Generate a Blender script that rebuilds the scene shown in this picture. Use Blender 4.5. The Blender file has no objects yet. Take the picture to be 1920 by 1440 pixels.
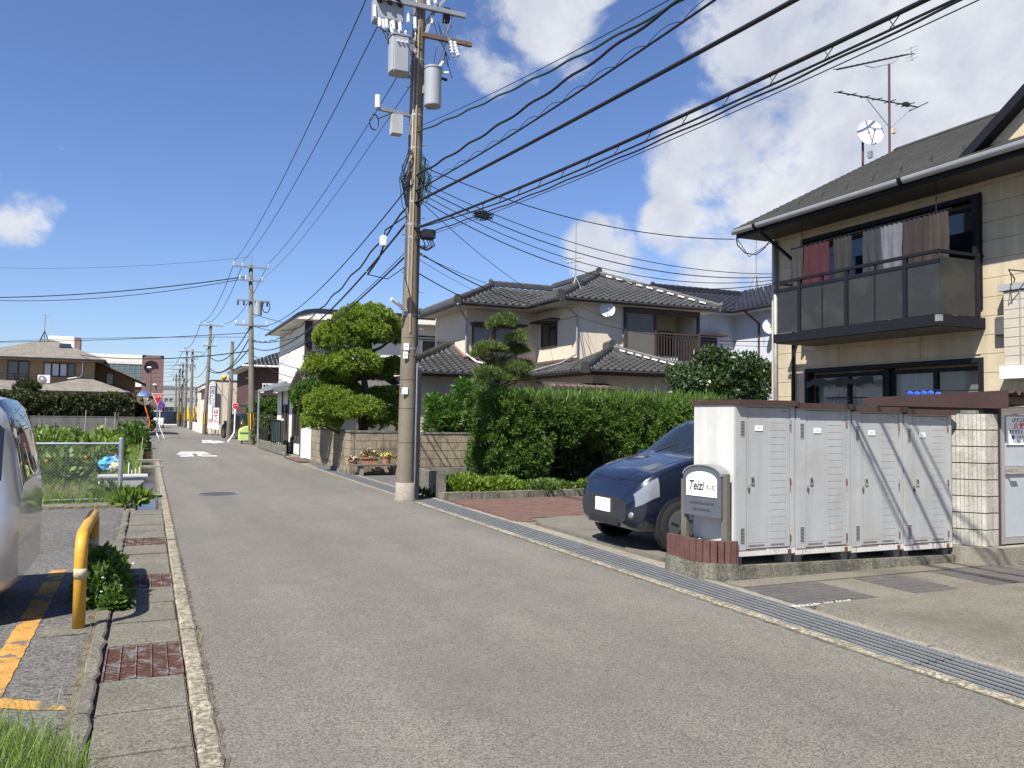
import bpy, bmesh, math, random
import numpy as np
from mathutils import Vector, Matrix
random.seed(7)
rng = np.random.default_rng(7)
scene = bpy.context.scene
COL = scene.collection
R = math.radians

# ------------------------------------------------------------------ camera
# world: X to the right across the road, Y along the road, Z up; eye 1.6 m above the road
HC, FPX = 1.6, 1540.0
PITCH, ROLL, YAW = R(2.35), R(0.75), R(23.8136)
_f = np.array([math.sin(YAW) * math.cos(PITCH), math.cos(YAW) * math.cos(PITCH), math.sin(PITCH)])
_r = np.array([math.cos(YAW), -math.sin(YAW), 0.0])
_u = np.cross(_r, _f)
CR = math.cos(ROLL) * _r + math.sin(ROLL) * _u
CU = -math.sin(ROLL) * _r + math.cos(ROLL) * _u
cam_d = bpy.data.cameras.new('camera')
cam_d.sensor_width = 36.0
cam_d.lens = FPX / 1920 * 36.0
cam_d.clip_end = 3000
cam_d.clip_start = 0.05
cam = bpy.data.objects.new('camera', cam_d)
COL.objects.link(cam)
cam.matrix_world = Matrix(((CR[0], CU[0], -_f[0], 0), (CR[1], CU[1], -_f[1], 0), (CR[2], CU[2], -_f[2], HC), (0, 0, 0, 1)))
scene.camera = cam
CAM = np.array([0, 0, HC])


def ray(px, py):
    return _f + CR * (px - 960) / FPX + CU * (720 - py) / FPX


def PZ(px, py, z=0.0):
    d = ray(px, py); return CAM + d * (z - HC) / d[2]


def PX(px, py, x):
    d = ray(px, py); return CAM + d * x / d[0]


def PY(px, py, y):
    d = ray(px, py); return CAM + d * y / d[1]


# ------------------------------------------------------------------ light
SUN_E = R(52)
SUN_H = np.array([-0.81, -0.586]); SUN_H /= np.linalg.norm(SUN_H)
sun_d = bpy.data.lights.new('sun', 'SUN')
sun_d.energy = 5.0
sun_d.angle = R(0.5)
sun_d.color = (1.0, 0.955, 0.88)
sun = bpy.data.objects.new('sun', sun_d)
COL.objects.link(sun)
to_sun = Vector((SUN_H[0] * math.cos(SUN_E), SUN_H[1] * math.cos(SUN_E), math.sin(SUN_E)))
sun.rotation_euler = to_sun.to_track_quat('Z', 'Y').to_euler()
scene.view_settings.view_transform = 'Standard'
scene.view_settings.look = 'None'
scene.view_settings.gamma = 1.0
scene.view_settings.use_curve_mapping = False
scene.view_settings.exposure = EXPOSURE = 0.9

world = bpy.data.worlds.new('World')
scene.world = world
world.use_nodes = True
wn, wl = world.node_tree.nodes, world.node_tree.links
wn.clear()


def wnode(t, **kw):
    n = wn.new(t)
    for k, v in kw.items():
        setattr(n, k, v)
    return n


w_out = wnode('ShaderNodeOutputWorld')
w_bg = wnode('ShaderNodeBackground')
w_bg.inputs['Strength'].default_value = 0.058
wl.new(w_bg.outputs[0], w_out.inputs[0])
w_sky = wnode('ShaderNodeTexSky', sky_type='NISHITA')
w_sky.sun_disc = False
w_sky.sun_elevation = SUN_E
w_sky.sun_rotation = math.atan2(SUN_H[0], SUN_H[1])
w_sky.air_density = 1.0
w_sky.dust_density = 0.35
w_sky.ozone_density = 2.0
w_sky.altitude = 0
w_hs = wnode('ShaderNodeVectorMath', operation='MULTIPLY')
w_hs.inputs[1].default_value = (0.95, 1.07, 1.40)
wl.new(w_sky.outputs[0], w_hs.inputs[0])
w_tc = wnode('ShaderNodeTexCoord')
DIR = w_tc.outputs['Generated']


def wmath(op, a, b=None, clamp=False):
    n = wnode('ShaderNodeMath', operation=op, use_clamp=clamp)
    for i, v in enumerate((a, b)):
        if v is None:
            continue
        if isinstance(v, (int, float)):
            n.inputs[i].default_value = v
        else:
            wl.new(v, n.inputs[i])
    return n.outputs[0]


# cumulus banks: soft discs on the sky dome, broken up by noise (direction, angular radius, weight)
_cl = [(1010, 0, 5.4, .88), (925, 95, 3.0, .75), (1040, 105, 3.0, .62), (1560, 60, 8.5, 1.05), (1760, 90, 9.0, 1.1),
       (1900, 330, 8.0, 1.05), (1690, 330, 7.5, 1.05), (1490, 230, 5.5, .9), (1300, 300, 4.2, .98), (1390, 330, 4.0, .85),
       (1440, 400, 4.5, .95), (1270, 430, 3.4, .9), (1130, 480, 3.4, .85), (1350, 480, 5, .9), (1230, 520, 3.5, .75), (50, 385, 2.7, .66), (0, 385, 2.6, .66),
       (120, 300, 2.6, .52), (555, 515, .9, .5), (2200, 150, 14, 1.0), (2500, 600, 12, .9), (1900, -500, 14, .95), (900, -600, 8, .8), (-500, 200, 9, .7)]
acc = None
for px, py, rad, wt in _cl:
    d = ray(px, py); d = d / np.linalg.norm(d)
    n = wnode('ShaderNodeVectorMath', operation='DOT_PRODUCT')
    wl.new(DIR, n.inputs[0]); n.inputs[1].default_value = tuple(d)
    mr = wnode('ShaderNodeMapRange', interpolation_type='SMOOTHSTEP')
    mr.inputs['From Min'].default_value = math.cos(R(rad * 1.25)); mr.inputs['From Max'].default_value = math.cos(R(rad * 0.25))
    mr.inputs['To Min'].default_value = 0; mr.inputs['To Max'].default_value = wt
    wl.new(n.outputs['Value'], mr.inputs['Value'])
    acc = mr.outputs[0] if acc is None else wmath('MAXIMUM', acc, mr.outputs[0])


def wnoise(scale, detail, rough, offs=(0, 0, 0), zs=1.0):
    mp = wnode('ShaderNodeMapping')
    mp.inputs['Location'].default_value = offs
    mp.inputs['Scale'].default_value = (1, 1, zs)
    wl.new(DIR, mp.inputs['Vector'])
    n = wnode('ShaderNodeTexNoise')
    n.inputs['Scale'].default_value = scale; n.inputs['Detail'].default_value = detail
    n.inputs['Roughness'].default_value = rough; n.inputs['Distortion'].default_value = 0.25
    wl.new(mp.outputs[0], n.inputs['Vector'])
    return n.outputs['Fac']


nz = wnoise(9.0, 12, 0.60, zs=1.3)
# scattered small clouds anywhere on the dome, plus the banks
dens = wmath('ADD', wmath('MULTIPLY', nz, 1.15), wmath('MULTIPLY', acc, 0.62))
mr = wnode('ShaderNodeMapRange', interpolation_type='SMOOTHSTEP')
mr.inputs['From Min'].default_value = 0.86; mr.inputs['From Max'].default_value = 1.11
wl.new(dens, mr.inputs['Value'])
cl_a = wmath('MULTIPLY', mr.outputs[0], 0.94)
nz2 = wnoise(7.0, 8, 0.6, offs=(0.03, 0.02, 0.045))
mr2 = wnode('ShaderNodeMapRange')
mr2.inputs['From Min'].default_value = 0.33; mr2.inputs['From Max'].default_value = 0.66
wl.new(nz2, mr2.inputs['Value'])
cmix = wnode('ShaderNodeMix', data_type='RGBA')
cmix.inputs['A'].default_value = (4.9, 5.4, 6.5, 1)
cmix.inputs['B'].default_value = (8.4, 8.5, 8.7, 1)
wl.new(mr2.outputs[0], cmix.inputs['Factor'])
wmix = wnode('ShaderNodeMix', data_type='RGBA')
wl.new(cl_a, wmix.inputs['Factor'])
wl.new(w_hs.outputs[0], wmix.inputs['A'])
wl.new(cmix.outputs['Result'], wmix.inputs['B'])
wl.new(wmix.outputs['Result'], w_bg.inputs['Color'])

# ------------------------------------------------------------------ helpers
ORG = {}


class MB:
    def __init__(self):
        self.v = []; self.f = []

    def add(self, vs, fs):
        o = len(self.v)
        self.v.extend([tuple(map(float, p)) for p in vs])
        self.f.extend([tuple(i + o for i in q) for q in fs])
        return self

    def box(self, a, b):
        x0, y0, z0 = [min(a[i], b[i]) for i in range(3)]; x1, y1, z1 = [max(a[i], b[i]) for i in range(3)]
        return self.add([(x0, y0, z0), (x1, y0, z0), (x1, y1, z0), (x0, y1, z0), (x0, y0, z1), (x1, y0, z1), (x1, y1, z1), (x0, y1, z1)],
                        [(0, 3, 2, 1), (4, 5, 6, 7), (0, 1, 5, 4), (1, 2, 6, 5), (2, 3, 7, 6), (3, 0, 4, 7)])

    def bar(self, p0, p1, w, h, up=(0, 0, 1)):
        p0 = np.array(p0, float); p1 = np.array(p1, float); d = p1 - p0; d /= np.linalg.norm(d)
        s = np.cross(d, up); s /= (np.linalg.norm(s) + 1e-9); u = np.cross(s, d)
        vs = []
        for p in (p0, p1):
            for a, b in ((-1, -1), (1, -1), (1, 1), (-1, 1)):
                vs.append(p + s * a * w / 2 + u * b * h / 2)
        return self.add(vs, [(0, 1, 2, 3), (7, 6, 5, 4), (0, 4, 5, 1), (1, 5, 6, 2), (2, 6, 7, 3), (3, 7, 4, 0)])

    def tube(self, pts, r, n=8, cap=True):
        pts = [np.array(p, float) for p in pts]
        rs = [r] * len(pts) if np.isscalar(r) else list(r)
        vs = []; fs = []
        up = np.array([0.0, 0, 1]); prev = None
        for i, p in enumerate(pts):
            a = pts[max(i - 1, 0)]; b = pts[min(i + 1, len(pts) - 1)]
            d = b - a; d = d / (np.linalg.norm(d) + 1e-12)
            if prev is None:
                ref = up if abs(d[2]) < 0.9 else np.array([1.0, 0, 0])
                s = np.cross(d, ref)
            else:
                s = prev - d * (prev @ d)
            s /= (np.linalg.norm(s) + 1e-12); prev = s
            t = np.cross(d, s)
            for k in range(n):
                an = 2 * math.pi * k / n
                vs.append(p + (s * math.cos(an) + t * math.sin(an)) * rs[i])
        for i in range(len(pts) - 1):
            for k in range(n):
                k2 = (k + 1) % n
                fs.append((i * n + k, i * n + k2, (i + 1) * n + k2, (i + 1) * n + k))
        if cap:
            fs.append(tuple(range(n - 1, -1, -1))); fs.append(tuple((len(pts) - 1) * n + k for k in range(n)))
        return self.add(vs, fs)

    def cyl(self, p0, p1, r0, r1=None, n=12, cap=True):
        return self.tube([p0, p1], [r0, r0 if r1 is None else r1], n, cap)

    def face(self, *ps):
        return self.add(ps, [tuple(range(len(ps)))])

    def prism(self, poly, off):
        # poly: list of 3D points (planar); off: extrusion vector
        n = len(poly); off = np.array(off, float)
        vs = [np.array(p, float) for p in poly] + [np.array(p, float) + off for p in poly]
        fs = [tuple(range(n)), tuple(range(2 * n - 1, n - 1, -1))]
        for k in range(n):
            fs.append((k, n + k, n + (k + 1) % n, (k + 1) % n))
        return self.add(vs, fs)

    def ell(self, c, rx, ry, rz, nu=12, nv=8):
        vs = []; fs = []
        for j in range(nv + 1):
            th = math.pi * j / nv
            for i in range(nu):
                ph = 2 * math.pi * i / nu
                vs.append((c[0] + rx * math.sin(th) * math.cos(ph), c[1] + ry * math.sin(th) * math.sin(ph), c[2] + rz * math.cos(th)))
        for j in range(nv):
            for i in range(nu):
                fs.append((j * nu + i, (j + 1) * nu + i, (j + 1) * nu + (i + 1) % nu, j * nu + (i + 1) % nu))
        return self.add(vs, fs)

    def build(self, name, mat=None, parent=None, local=False, smooth=False, bevel=0.0, fixn=True):
        me = bpy.data.meshes.new(name)
        v = np.array(self.v, float)
        o = np.zeros(3)
        if parent is not None:
            if not local:
                o = np.array(ORG.get(parent.name, (0, 0, 0)))
        elif not local:
            o = np.array([(v[:, 0].min() + v[:, 0].max()) / 2, (v[:, 1].min() + v[:, 1].max()) / 2, v[:, 2].min()])
        v = v - o
        me.from_pydata(v.tolist(), [], self.f)
        if fixn or bevel:
            bm = bmesh.new(); bm.from_mesh(me)
            if bevel:
                bmesh.ops.remove_doubles(bm, verts=bm.verts, dist=1e-5)
            if fixn:
                bmesh.ops.recalc_face_normals(bm, faces=bm.faces)
            if bevel:
                ed = [e for e in bm.edges if len(e.link_faces) == 2 and e.calc_face_angle(0) > 0.5]
                bmesh.ops.bevel(bm, geom=ed, offset=bevel, segments=2, affect='EDGES', clamp_overlap=True)
            bm.to_mesh(me); bm.free()
        if smooth:
            me.polygons.foreach_set('use_smooth', [True] * len(me.polygons))
        if mat is not None:
            me.materials.append(mat)
        ob = bpy.data.objects.new(name, me)
        COL.objects.link(ob)
        if parent is not None:
            ob.parent = parent
            ORG[ob.name] = ORG.get(parent.name, np.zeros(3))
        elif not local:
            ob.location = o
            ORG[ob.name] = o
        else:
            ORG[ob.name] = np.zeros(3)
        return ob


def tag(o, label, cat, group=None):
    o['label'] = label; o['category'] = cat
    if group:
        o['group'] = group
    return o


def struct(o):
    o['kind'] = 'structure'; return o


def stuff(o):
    o['kind'] = 'stuff'; return o


def thing(name, label, cat, loc, rotz=0.0, group=None):
    o = bpy.data.objects.new(name, None)
    COL.objects.link(o)
    o.location = loc; o.rotation_euler = (0, 0, rotz)
    o.empty_display_size = 0.1
    ORG[o.name] = np.array(loc, float)
    return tag(o, label, cat, group)


def kids(o):
    return [c for c in bpy.data.objects if c.parent == o]


def dup(root, loc, rotz=None, label=None, group=None, scale=None):
    def cp(o, par):
        c = o.copy(); COL.objects.link(c)
        if par is not None:
            c.parent = par
        for k in list(o.children):
            cp(k, c)
        return c
    c = cp(root, None)
    c.location = loc
    if rotz is not None:
        c.rotation_euler = (0, 0, rotz)
    if scale:
        c.scale = scale
    if label:
        c['label'] = label
    if group:
        c['group'] = group
    return c


def np_mesh(name, V, Fq, mat, parent=None, origin=None):
    """fast quad mesh from numpy arrays"""
    o = np.zeros(3) if origin is None else np.array(origin, float)
    if parent is not None:
        o = np.array(ORG.get(parent.name, (0, 0, 0)))
    V = (V - o).astype(np.float32)
    me = bpy.data.meshes.new(name)
    nf, k = Fq.shape
    me.vertices.add(len(V)); me.vertices.foreach_set('co', V.ravel())
    me.loops.add(nf * k); me.loops.foreach_set('vertex_index', Fq.astype(np.int32).ravel())
    me.polygons.add(nf)
    me.polygons.foreach_set('loop_start', np.arange(0, nf * k, k, dtype=np.int32))
    me.polygons.foreach_set('loop_total', np.full(nf, k, dtype=np.int32))
    me.update(calc_edges=True)
    me.materials.append(mat)
    ob = bpy.data.objects.new(name, me)
    COL.objects.link(ob)
    if parent is not None:
        ob.parent = parent; ORG[ob.name] = o
    else:
        ob.location = o; ORG[ob.name] = o
    return ob


def text_mesh(name, s, mat, parent, origin, xdir, zdir, size, align='CENTER', depth=0.002, xs=1.0, shear=0.0, bold=0.0):
    cu = bpy.data.curves.new(name, 'FONT')
    cu.body = s; cu.size = 1.0; cu.align_x = align; cu.align_y = 'CENTER'
    cu.extrude = 0.0; cu.shear = shear; cu.offset = bold
    tmp = bpy.data.objects.new(name + '_tmp', cu)
    COL.objects.link(tmp)
    dg = bpy.context.evaluated_depsgraph_get()
    me = bpy.data.meshes.new_from_object(tmp.evaluated_get(dg))
    bpy.data.objects.remove(tmp, do_unlink=True)
    n = len(me.vertices)
    co = np.zeros(n * 3, dtype=np.float32); me.vertices.foreach_get('co', co); co = co.reshape(-1, 3)
    xd = np.array(xdir, float); xd /= np.linalg.norm(xd); zd = np.array(zdir, float); zd /= np.linalg.norm(zd)
    w = np.array(origin, float) + co[:, :1] * xd * size * xs + co[:, 1:2] * zd * size
    w = w - np.array(ORG.get(parent.name, (0, 0, 0)))
    me.vertices.foreach_set('co', w.astype(np.float32).ravel())
    me.update()
    me.materials.clear(); me.materials.append(mat)
    ob = bpy.data.objects.new(name, me)
    COL.objects.link(ob)
    ob.parent = parent; ORG[ob.name] = ORG.get(parent.name, np.zeros(3))
    return ob


# ------------------------------------------------------------------ materials
MATS = {}


def mat(name, col, rough=0.75, var=0.10, scale=2.5, bump=0.0, bscale=60.0, metal=0.0, spec=0.35, speck=0.0, sscale=90.0,
        streak=0.0, tracks=0.0, stain=None, stain_amt=0.0, stain_scale=1.3, stain_lo=0.47, stain_hi=0.66, wave=None, coat=0.0, alpha=None, transl=None, island=0.0, emit=None):
    if name in MATS:
        return MATS[name]
    m = bpy.data.materials.new(name); m.use_nodes = True
    nt = m.node_tree; N, L = nt.nodes, nt.links
    N.clear()
    out = N.new('ShaderNodeOutputMaterial'); bs = N.new('ShaderNodeBsdfPrincipled')
    L.new(bs.outputs[0], out.inputs[0])
    bs.inputs['Roughness'].default_value = rough; bs.inputs['Metallic'].default_value = metal
    bs.inputs['Specular IOR Level'].default_value = spec
    if coat:
        bs.inputs['Coat Weight'].default_value = coat; bs.inputs['Coat Roughness'].default_value = 0.05
    geo = N.new('ShaderNodeNewGeometry')
    P = geo.outputs['Position']

    def noise(sc, det=5, ro=0.6, vec=None, dist=0.0):
        n = N.new('ShaderNodeTexNoise')
        n.inputs['Scale'].default_value = sc; n.inputs['Detail'].default_value = det
        n.inputs['Roughness'].default_value = ro; n.inputs['Distortion'].default_value = dist
        L.new(vec if vec is not None else P, n.inputs['Vector'])
        return n.outputs['Fac']

    def mrange(v, a, b, c, d, smooth=False):
        r = N.new('ShaderNodeMapRange')
        if smooth:
            r.interpolation_type = 'SMOOTHSTEP'
        for k, x in zip(('From Min', 'From Max', 'To Min', 'To Max'), (a, b, c, d)):
            r.inputs[k].default_value = x
        L.new(v, r.inputs['Value']); return r.outputs[0]

    def mul(a, b):
        n = N.new('ShaderNodeMath'); n.operation = 'MULTIPLY'
        L.new(a, n.inputs[0])
        if isinstance(b, (int, float)):
            n.inputs[1].default_value = b
        else:
            L.new(b, n.inputs[1])
        return n.outputs[0]
    fac = mrange(noise(scale), 0.32, 0.68, 1 - var, 1 + var)
    if var > 0:
        fac = mul(fac, mrange(noise(scale * 9), 0.3, 0.7, 1 - var * 0.5, 1 + var * 0.5))
    if speck:
        vo = N.new('ShaderNodeTexVoronoi'); vo.inputs['Scale'].default_value = sscale
        L.new(P, vo.inputs['Vector'])
        sp = N.new('ShaderNodeSeparateColor'); L.new(vo.outputs['Color'], sp.inputs[0])
        fac = mul(fac, mrange(sp.outputs[0], 0, 1, 1 - speck, 1 + speck))
    if streak:
        mp = N.new('ShaderNodeMapping'); mp.inputs['Scale'].default_value = (7, 7, 0.5); L.new(P, mp.inputs['Vector'])
        fac = mul(fac, mrange(noise(1.0, 4, 0.6, mp.outputs[0]), 0.4, 0.68, 1.0, 1 - streak, True))
    if tracks:
        mp = N.new('ShaderNodeMapping'); mp.inputs['Scale'].default_value = (1.3, 0.05, 1); L.new(P, mp.inputs['Vector'])
        fac = mul(fac, mrange(noise(1.0, 3, 0.55, mp.outputs[0]), 0.35, 0.65, 1 - tracks, 1 + tracks))
        mp2 = N.new('ShaderNodeMapping'); mp2.inputs['Scale'].default_value = (0.9, 0.35, 1); L.new(P, mp2.inputs['Vector'])
        fac = mul(fac, mrange(noise(1.0, 6, 0.7, mp2.outputs[0], 1.2), 0.30, 0.42, 1 - tracks * 1.2, 1.0, True))
    if island:
        fac = mul(fac, mrange(geo.outputs['Random Per Island'], 0, 1, 1 - island, 1 + island))
    vm = N.new('ShaderNodeVectorMath'); vm.operation = 'SCALE'
    vm.inputs[0].default_value = col[:3]; L.new(fac, vm.inputs['Scale'])
    colo = vm.outputs[0]
    if stain is not None:
        mx = N.new('ShaderNodeMix'); mx.data_type = 'RGBA'
        L.new(mul(mrange(noise(stain_scale, 7, 0.65, None, 0.6), stain_lo, stain_hi, 0, 1, True), stain_amt), mx.inputs['Factor'])
        L.new(colo, mx.inputs['A']); mx.inputs['B'].default_value = (*stain, 1)
        colo = mx.outputs['Result']
    L.new(colo, bs.inputs['Base Color'])
    bh = None
    if bump:
        bh = noise(bscale, 3)
    if wave:
        wv = N.new('ShaderNodeTexWave'); wv.wave_type = 'BANDS'; wv.bands_direction = wave[0]
        wv.inputs['Scale'].default_value = wave[1]; L.new(P, wv.inputs['Vector'])
        bh = wv.outputs['Fac']; bump = wave[2]
    if bh is not None:
        bp = N.new('ShaderNodeBump'); bp.inputs['Strength'].default_value = min(1.0, bump)
        bp.inputs['Distance'].default_value = 0.01
        L.new(bh, bp.inputs['Height']); L.new(bp.outputs[0], bs.inputs['Normal'])
    if alpha is not None:
        bs.inputs['Alpha'].default_value = alpha
    if emit is not None:
        bs.inputs['Emission Color'].default_value = (*emit[:3], 1); bs.inputs['Emission Strength'].default_value = emit[3]
    if transl is not None:
        tr = N.new('ShaderNodeBsdfTranslucent'); ms = N.new('ShaderNodeMixShader')
        vm2 = N.new('ShaderNodeVectorMath'); vm2.operation = 'MULTIPLY'; L.new(colo, vm2.inputs[0]); vm2.inputs[1].default_value = (1.5, 1.6, .5)
        L.new(vm2.outputs[0], tr.inputs[0])
        ms.inputs[0].default_value = transl
        L.new(bs.outputs[0], ms.inputs[1]); L.new(tr.outputs[0], ms.inputs[2]); L.new(ms.outputs[0], out.inputs[0])
    MATS[name] = m
    return m


def glass(name, col=(0.02, 0.025, 0.03), rough=0.03):
    return mat(name, col, rough, 0.0, spec=0.9)


m_asph = mat('asphalt', (0.138, 0.127, 0.104), 0.8, 0.10, 0.35, 0.35, 170, speck=0.50, sscale=125, tracks=0.10, stain=(0.092, 0.086, 0.074), stain_amt=0.35, stain_scale=0.7, spec=.5)
m_asph_park = mat('asphalt_parking', (0.105, 0.10, 0.092), 0.92, 0.14, 0.7, 0.6, 110, speck=0.55, sscale=65)
m_conc = mat('concrete', (0.22, 0.20, 0.16), 0.9, 0.14, 1.2, 0.5, 90, speck=0.22, sscale=80, stain=(0.15, 0.13, 0.10), stain_amt=0.45, stain_scale=1.5)
m_conc_slab = mat('drain_slab_concrete', (0.140, 0.130, 0.103), 0.95, 0.16, 1.6, 0.8, 110, speck=0.42, sscale=85, stain=(0.12, 0.11, 0.085), stain_amt=0.55, stain_scale=2.6)
m_conc_rough = mat('rough_kerb_concrete', (0.235, 0.21, 0.155), 0.95, 0.25, 4, 1.0, 60, speck=0.55, sscale=55, stain=(0.13, 0.115, 0.08), stain_amt=0.6, stain_scale=7)
m_conc_dark = mat('mossy_concrete', (0.17, 0.16, 0.125), 0.95, 0.25, 2, 0.9, 50, speck=0.35, sscale=60, streak=0.4, stain=(0.07, 0.075, 0.045), stain_amt=0.6, stain_scale=3)
m_apron = mat('driveway_concrete', (0.142, 0.131, 0.104), 0.9, 0.12, 0.9, 0.5, 80, speck=0.25, sscale=75, stain=(0.085, 0.073, 0.050), stain_amt=0.7, stain_scale=0.8)
m_paver = mat('charcoal_paver', (0.085, 0.080, 0.075), 0.9, 0.16, 3, 0.5, 90, speck=0.2, sscale=120)
m_brickpave = mat('red_paver', (0.125, 0.072, 0.057), 0.92, 0.22, 4, 0.5, 70, speck=0.2, sscale=90, stain=(0.11, 0.07, 0.055), stain_amt=0.5, stain_scale=1.7)
m_soil = mat('soil', (0.10, 0.075, 0.05), 1.0, 0.3, 2, 1.0, 20, speck=0.2)
m_moss = mat('kerb_dirt', (0.070, 0.064, 0.046), 1.0, 0.35, 9, 0.8, 40, speck=.3, sscale=120, stain=(0.125, 0.115, 0.09), stain_amt=1.0, stain_scale=7, stain_lo=.42, stain_hi=.56)
m_groundm = mat('plain_ground', (0.15, 0.135, 0.11), 1.0, 0.2, 0.2, 0.4, 10)
m_galv = mat('galvanised_steel', (0.40, 0.43, 0.46), 0.42, 0.12, 6, metal=0.75, spec=0.5)
m_galv_d = mat('dull_galvanised', (0.30, 0.31, 0.31), 0.55, 0.15, 6, metal=0.5, spec=0.4)
m_grate = mat('grating_steel', (0.12, 0.125, 0.125), 0.5, 0.2, 9, metal=0.4, spec=0.4)
m_rust = mat('rusty_steel', (0.115, 0.058, 0.042), 0.85, 0.25, 14, 0.4, 80, metal=0.2, stain=(0.26, 0.27, 0.27), stain_amt=0.85, stain_scale=9)
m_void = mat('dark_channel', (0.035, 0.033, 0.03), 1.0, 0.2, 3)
m_white = mat('white_paint', (0.74, 0.74, 0.72), 0.5, 0.05, 3)
m_roadpaint = mat('worn_road_paint', (0.70, 0.69, 0.66), 0.8, 0.10, 6, 0.3, 90)
# ------------------------------------------------------------------ ground, road, drains
xs = [-700, -0.16, 0.20, 4.665, 5.125, 700]; ys = [-300, -9, 26.5, 58, 900]
g = MB()
for i in range(len(xs) - 1):
    for j in range(len(ys) - 1):
        if (i == 1 and j in (1, 2)) or (i == 3 and j == 1):
            continue
        g.face((xs[i], ys[j], -0.03), (xs[i + 1], ys[j], -0.03), (xs[i + 1], ys[j + 1], -0.03), (xs[i], ys[j + 1], -0.03))
struct(g.build('ground', m_groundm))


def ragged(name, x0, x1, y0, y1, z, m, jl=0.0, jr=0.0, step=0.12, parent=None):
    n = max(2, int((y1 - y0) / step)); V = []; F = []
    for k in range(n + 1):
        y = y0 + (y1 - y0) * k / n
        a = x0 + (random.gauss(0, jl) if jl else 0); b = x1 + (random.gauss(0, jr) if jr else 0)
        V += [(a, y, z), (b, y, z)]
        if k:
            F.append((2 * k - 2, 2 * k - 1, 2 * k + 1, 2 * k))
    q = MB(); q.add(V, F)
    return q.build(name, m, parent)


road = struct(ragged('road', 0.30, 4.62, -20, 170, 0.0, m_asph, step=5))
cross = MB(); cross.face((-60, 108, 0.004), (70, 108, 0.004), (70, 119, 0.004), (-60, 119, 0.004))
struct(cross.build('road', m_asph))
q = MB(); q.face((-60, -20, -0.004), (-0.33, -20, -0.004), (-0.33, 15.45, -0.004), (-60, 15.45, -0.004))
park = struct(q.build('parking_ground', m_asph_park))
# worn yellow parking lines
m_yel = mat('worn_yellow_paint', (0.40, 0.205, 0.045), 0.9, 0.2, 8, 0.4, 90, speck=.3, sscale=120, stain=(0.105, 0.098, 0.085), stain_amt=1.0, stain_scale=4.2, stain_lo=0.52, stain_hi=0.60)
q = MB()
for (x0, x1, y0, y1) in ((-0.86, -0.71, 5.15, 9.5),):
    n = 60
    for k in range(n):
        a, b = y0 + (y1 - y0) * k / n, y0 + (y1 - y0) * (k + 1) / n
        ja, jb = .004 * math.sin(k * 1.7), .004 * math.sin((k + 1) * 1.7)
        q.face((x0 + ja, a, 0.001), (x1 + ja, a, 0.001), (x1 + jb, b, 0.001), (x0 + jb, b, 0.001))
a = PZ(128, 1330); b = PZ(-60, 1312)
d = (b - a)[:2]; nrm = np.array([-d[1], d[0]]) / np.linalg.norm(d)
for k in range(24):
    p = a[:2] + d * k / 24; p2 = a[:2] + d * (k + 1) / 24
    w1 = 0.012 + 0.05 * min(1, k / 9) + random.random() * .02; w2 = 0.012 + 0.05 * min(1, (k + 1) / 9)
    q.face((*(p - nrm * w1), 0.001), (*(p2 - nrm * w2), 0.001), (*(p2 + nrm * w2), 0.001), (*(p + nrm * w1), 0.001))
struct(q.build('parking_line', m_yel))

# ---- left covered drain: U channel, slabs, gratings, kerbs; further on it runs open
dr = MB()
dr.box((-0.24, -9, -0.62), (0.28, 58, -0.55))
dr.box((-0.24, -9, -0.55), (-0.16, 14.9, -0.10)); dr.box((0.20, -9, -0.55), (0.28, 14.9, -0.10))
dr.box((-0.26, 14.9, -0.55), (-0.16, 58, -0.01)); dr.box((0.20, 14.9, -0.55), (0.29, 58, 0.006))
drain = struct(dr.build('drain', m_conc_dark))
wat = MB(); wat.face((-0.16, 14.0, -0.24), (0.20, 14.0, -0.24), (0.20, 58, -0.24), (-0.16, 58, -0.24))
m_water = mat('water', (0.03, 0.035, 0.04), 0.04, 0.0, spec=0.6, bump=0.35, bscale=9)
struct(wat.build('water', m_water))


def grating_mesh(w, l, nb, rods, bar=0.006, h=0.028, rodw=.008):
    q = MB()
    for k in range(nb):
        y = (k + .5) / nb * l
        q.box((-w / 2, y - bar / 2, -h), (w / 2, y + bar / 2, -.005))
    q2 = MB()
    for k in range(rods):
        x = -w / 2 + w * k / (rods - 1)
        t = rodw if 0 < k < rods - 1 else rodw * 1.25
        x = min(max(x, -w / 2 + t / 2), w / 2 - t / 2)
        q2.box((x - t / 2, 0, -h if k in (0, rods - 1) else -0.010), (x + t / 2, l, 0.003))
    return q, q2


gl = None
gy = [(5.50, 6.28), (8.28, 8.94), (10.93, 11.58)]
for (a, b) in gy:
    gq = grating_mesh(0.46, b - a - .01, 22, 6, bar=.010)
    gl = gq[0].build('grating', m_rust, drain, local=True); gq[1].build('rod', m_rust, gl, local=True)
    gl.location = (0.015 - ORG[drain.name][0], a + .005 - ORG[drain.name][1], 0.004 - ORG[drain.name][2])
sy = -3.0
cuts = []
edges = [(-3.0, 5.5), (6.28, 8.28), (8.94, 10.93), (11.58, 14.85)]
slab_n = 0
for (a, b) in edges:
    n = max(1, round((b - a) / 0.60)); st = (b - a) / n
    for k in range(n):
        q = MB(); y0 = a + k * st + .006; y1 = a + (k + 1) * st - .006
        q.box((-0.218 + random.uniform(-.006, .006), y0, -0.09), (0.246 + random.uniform(-.004, .004), y1, 0.0 + random.uniform(-.004, .007)))
        s = q.build('cover_slab', m_conc_slab, drain, bevel=0.008)
        slab_n += 1


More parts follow.
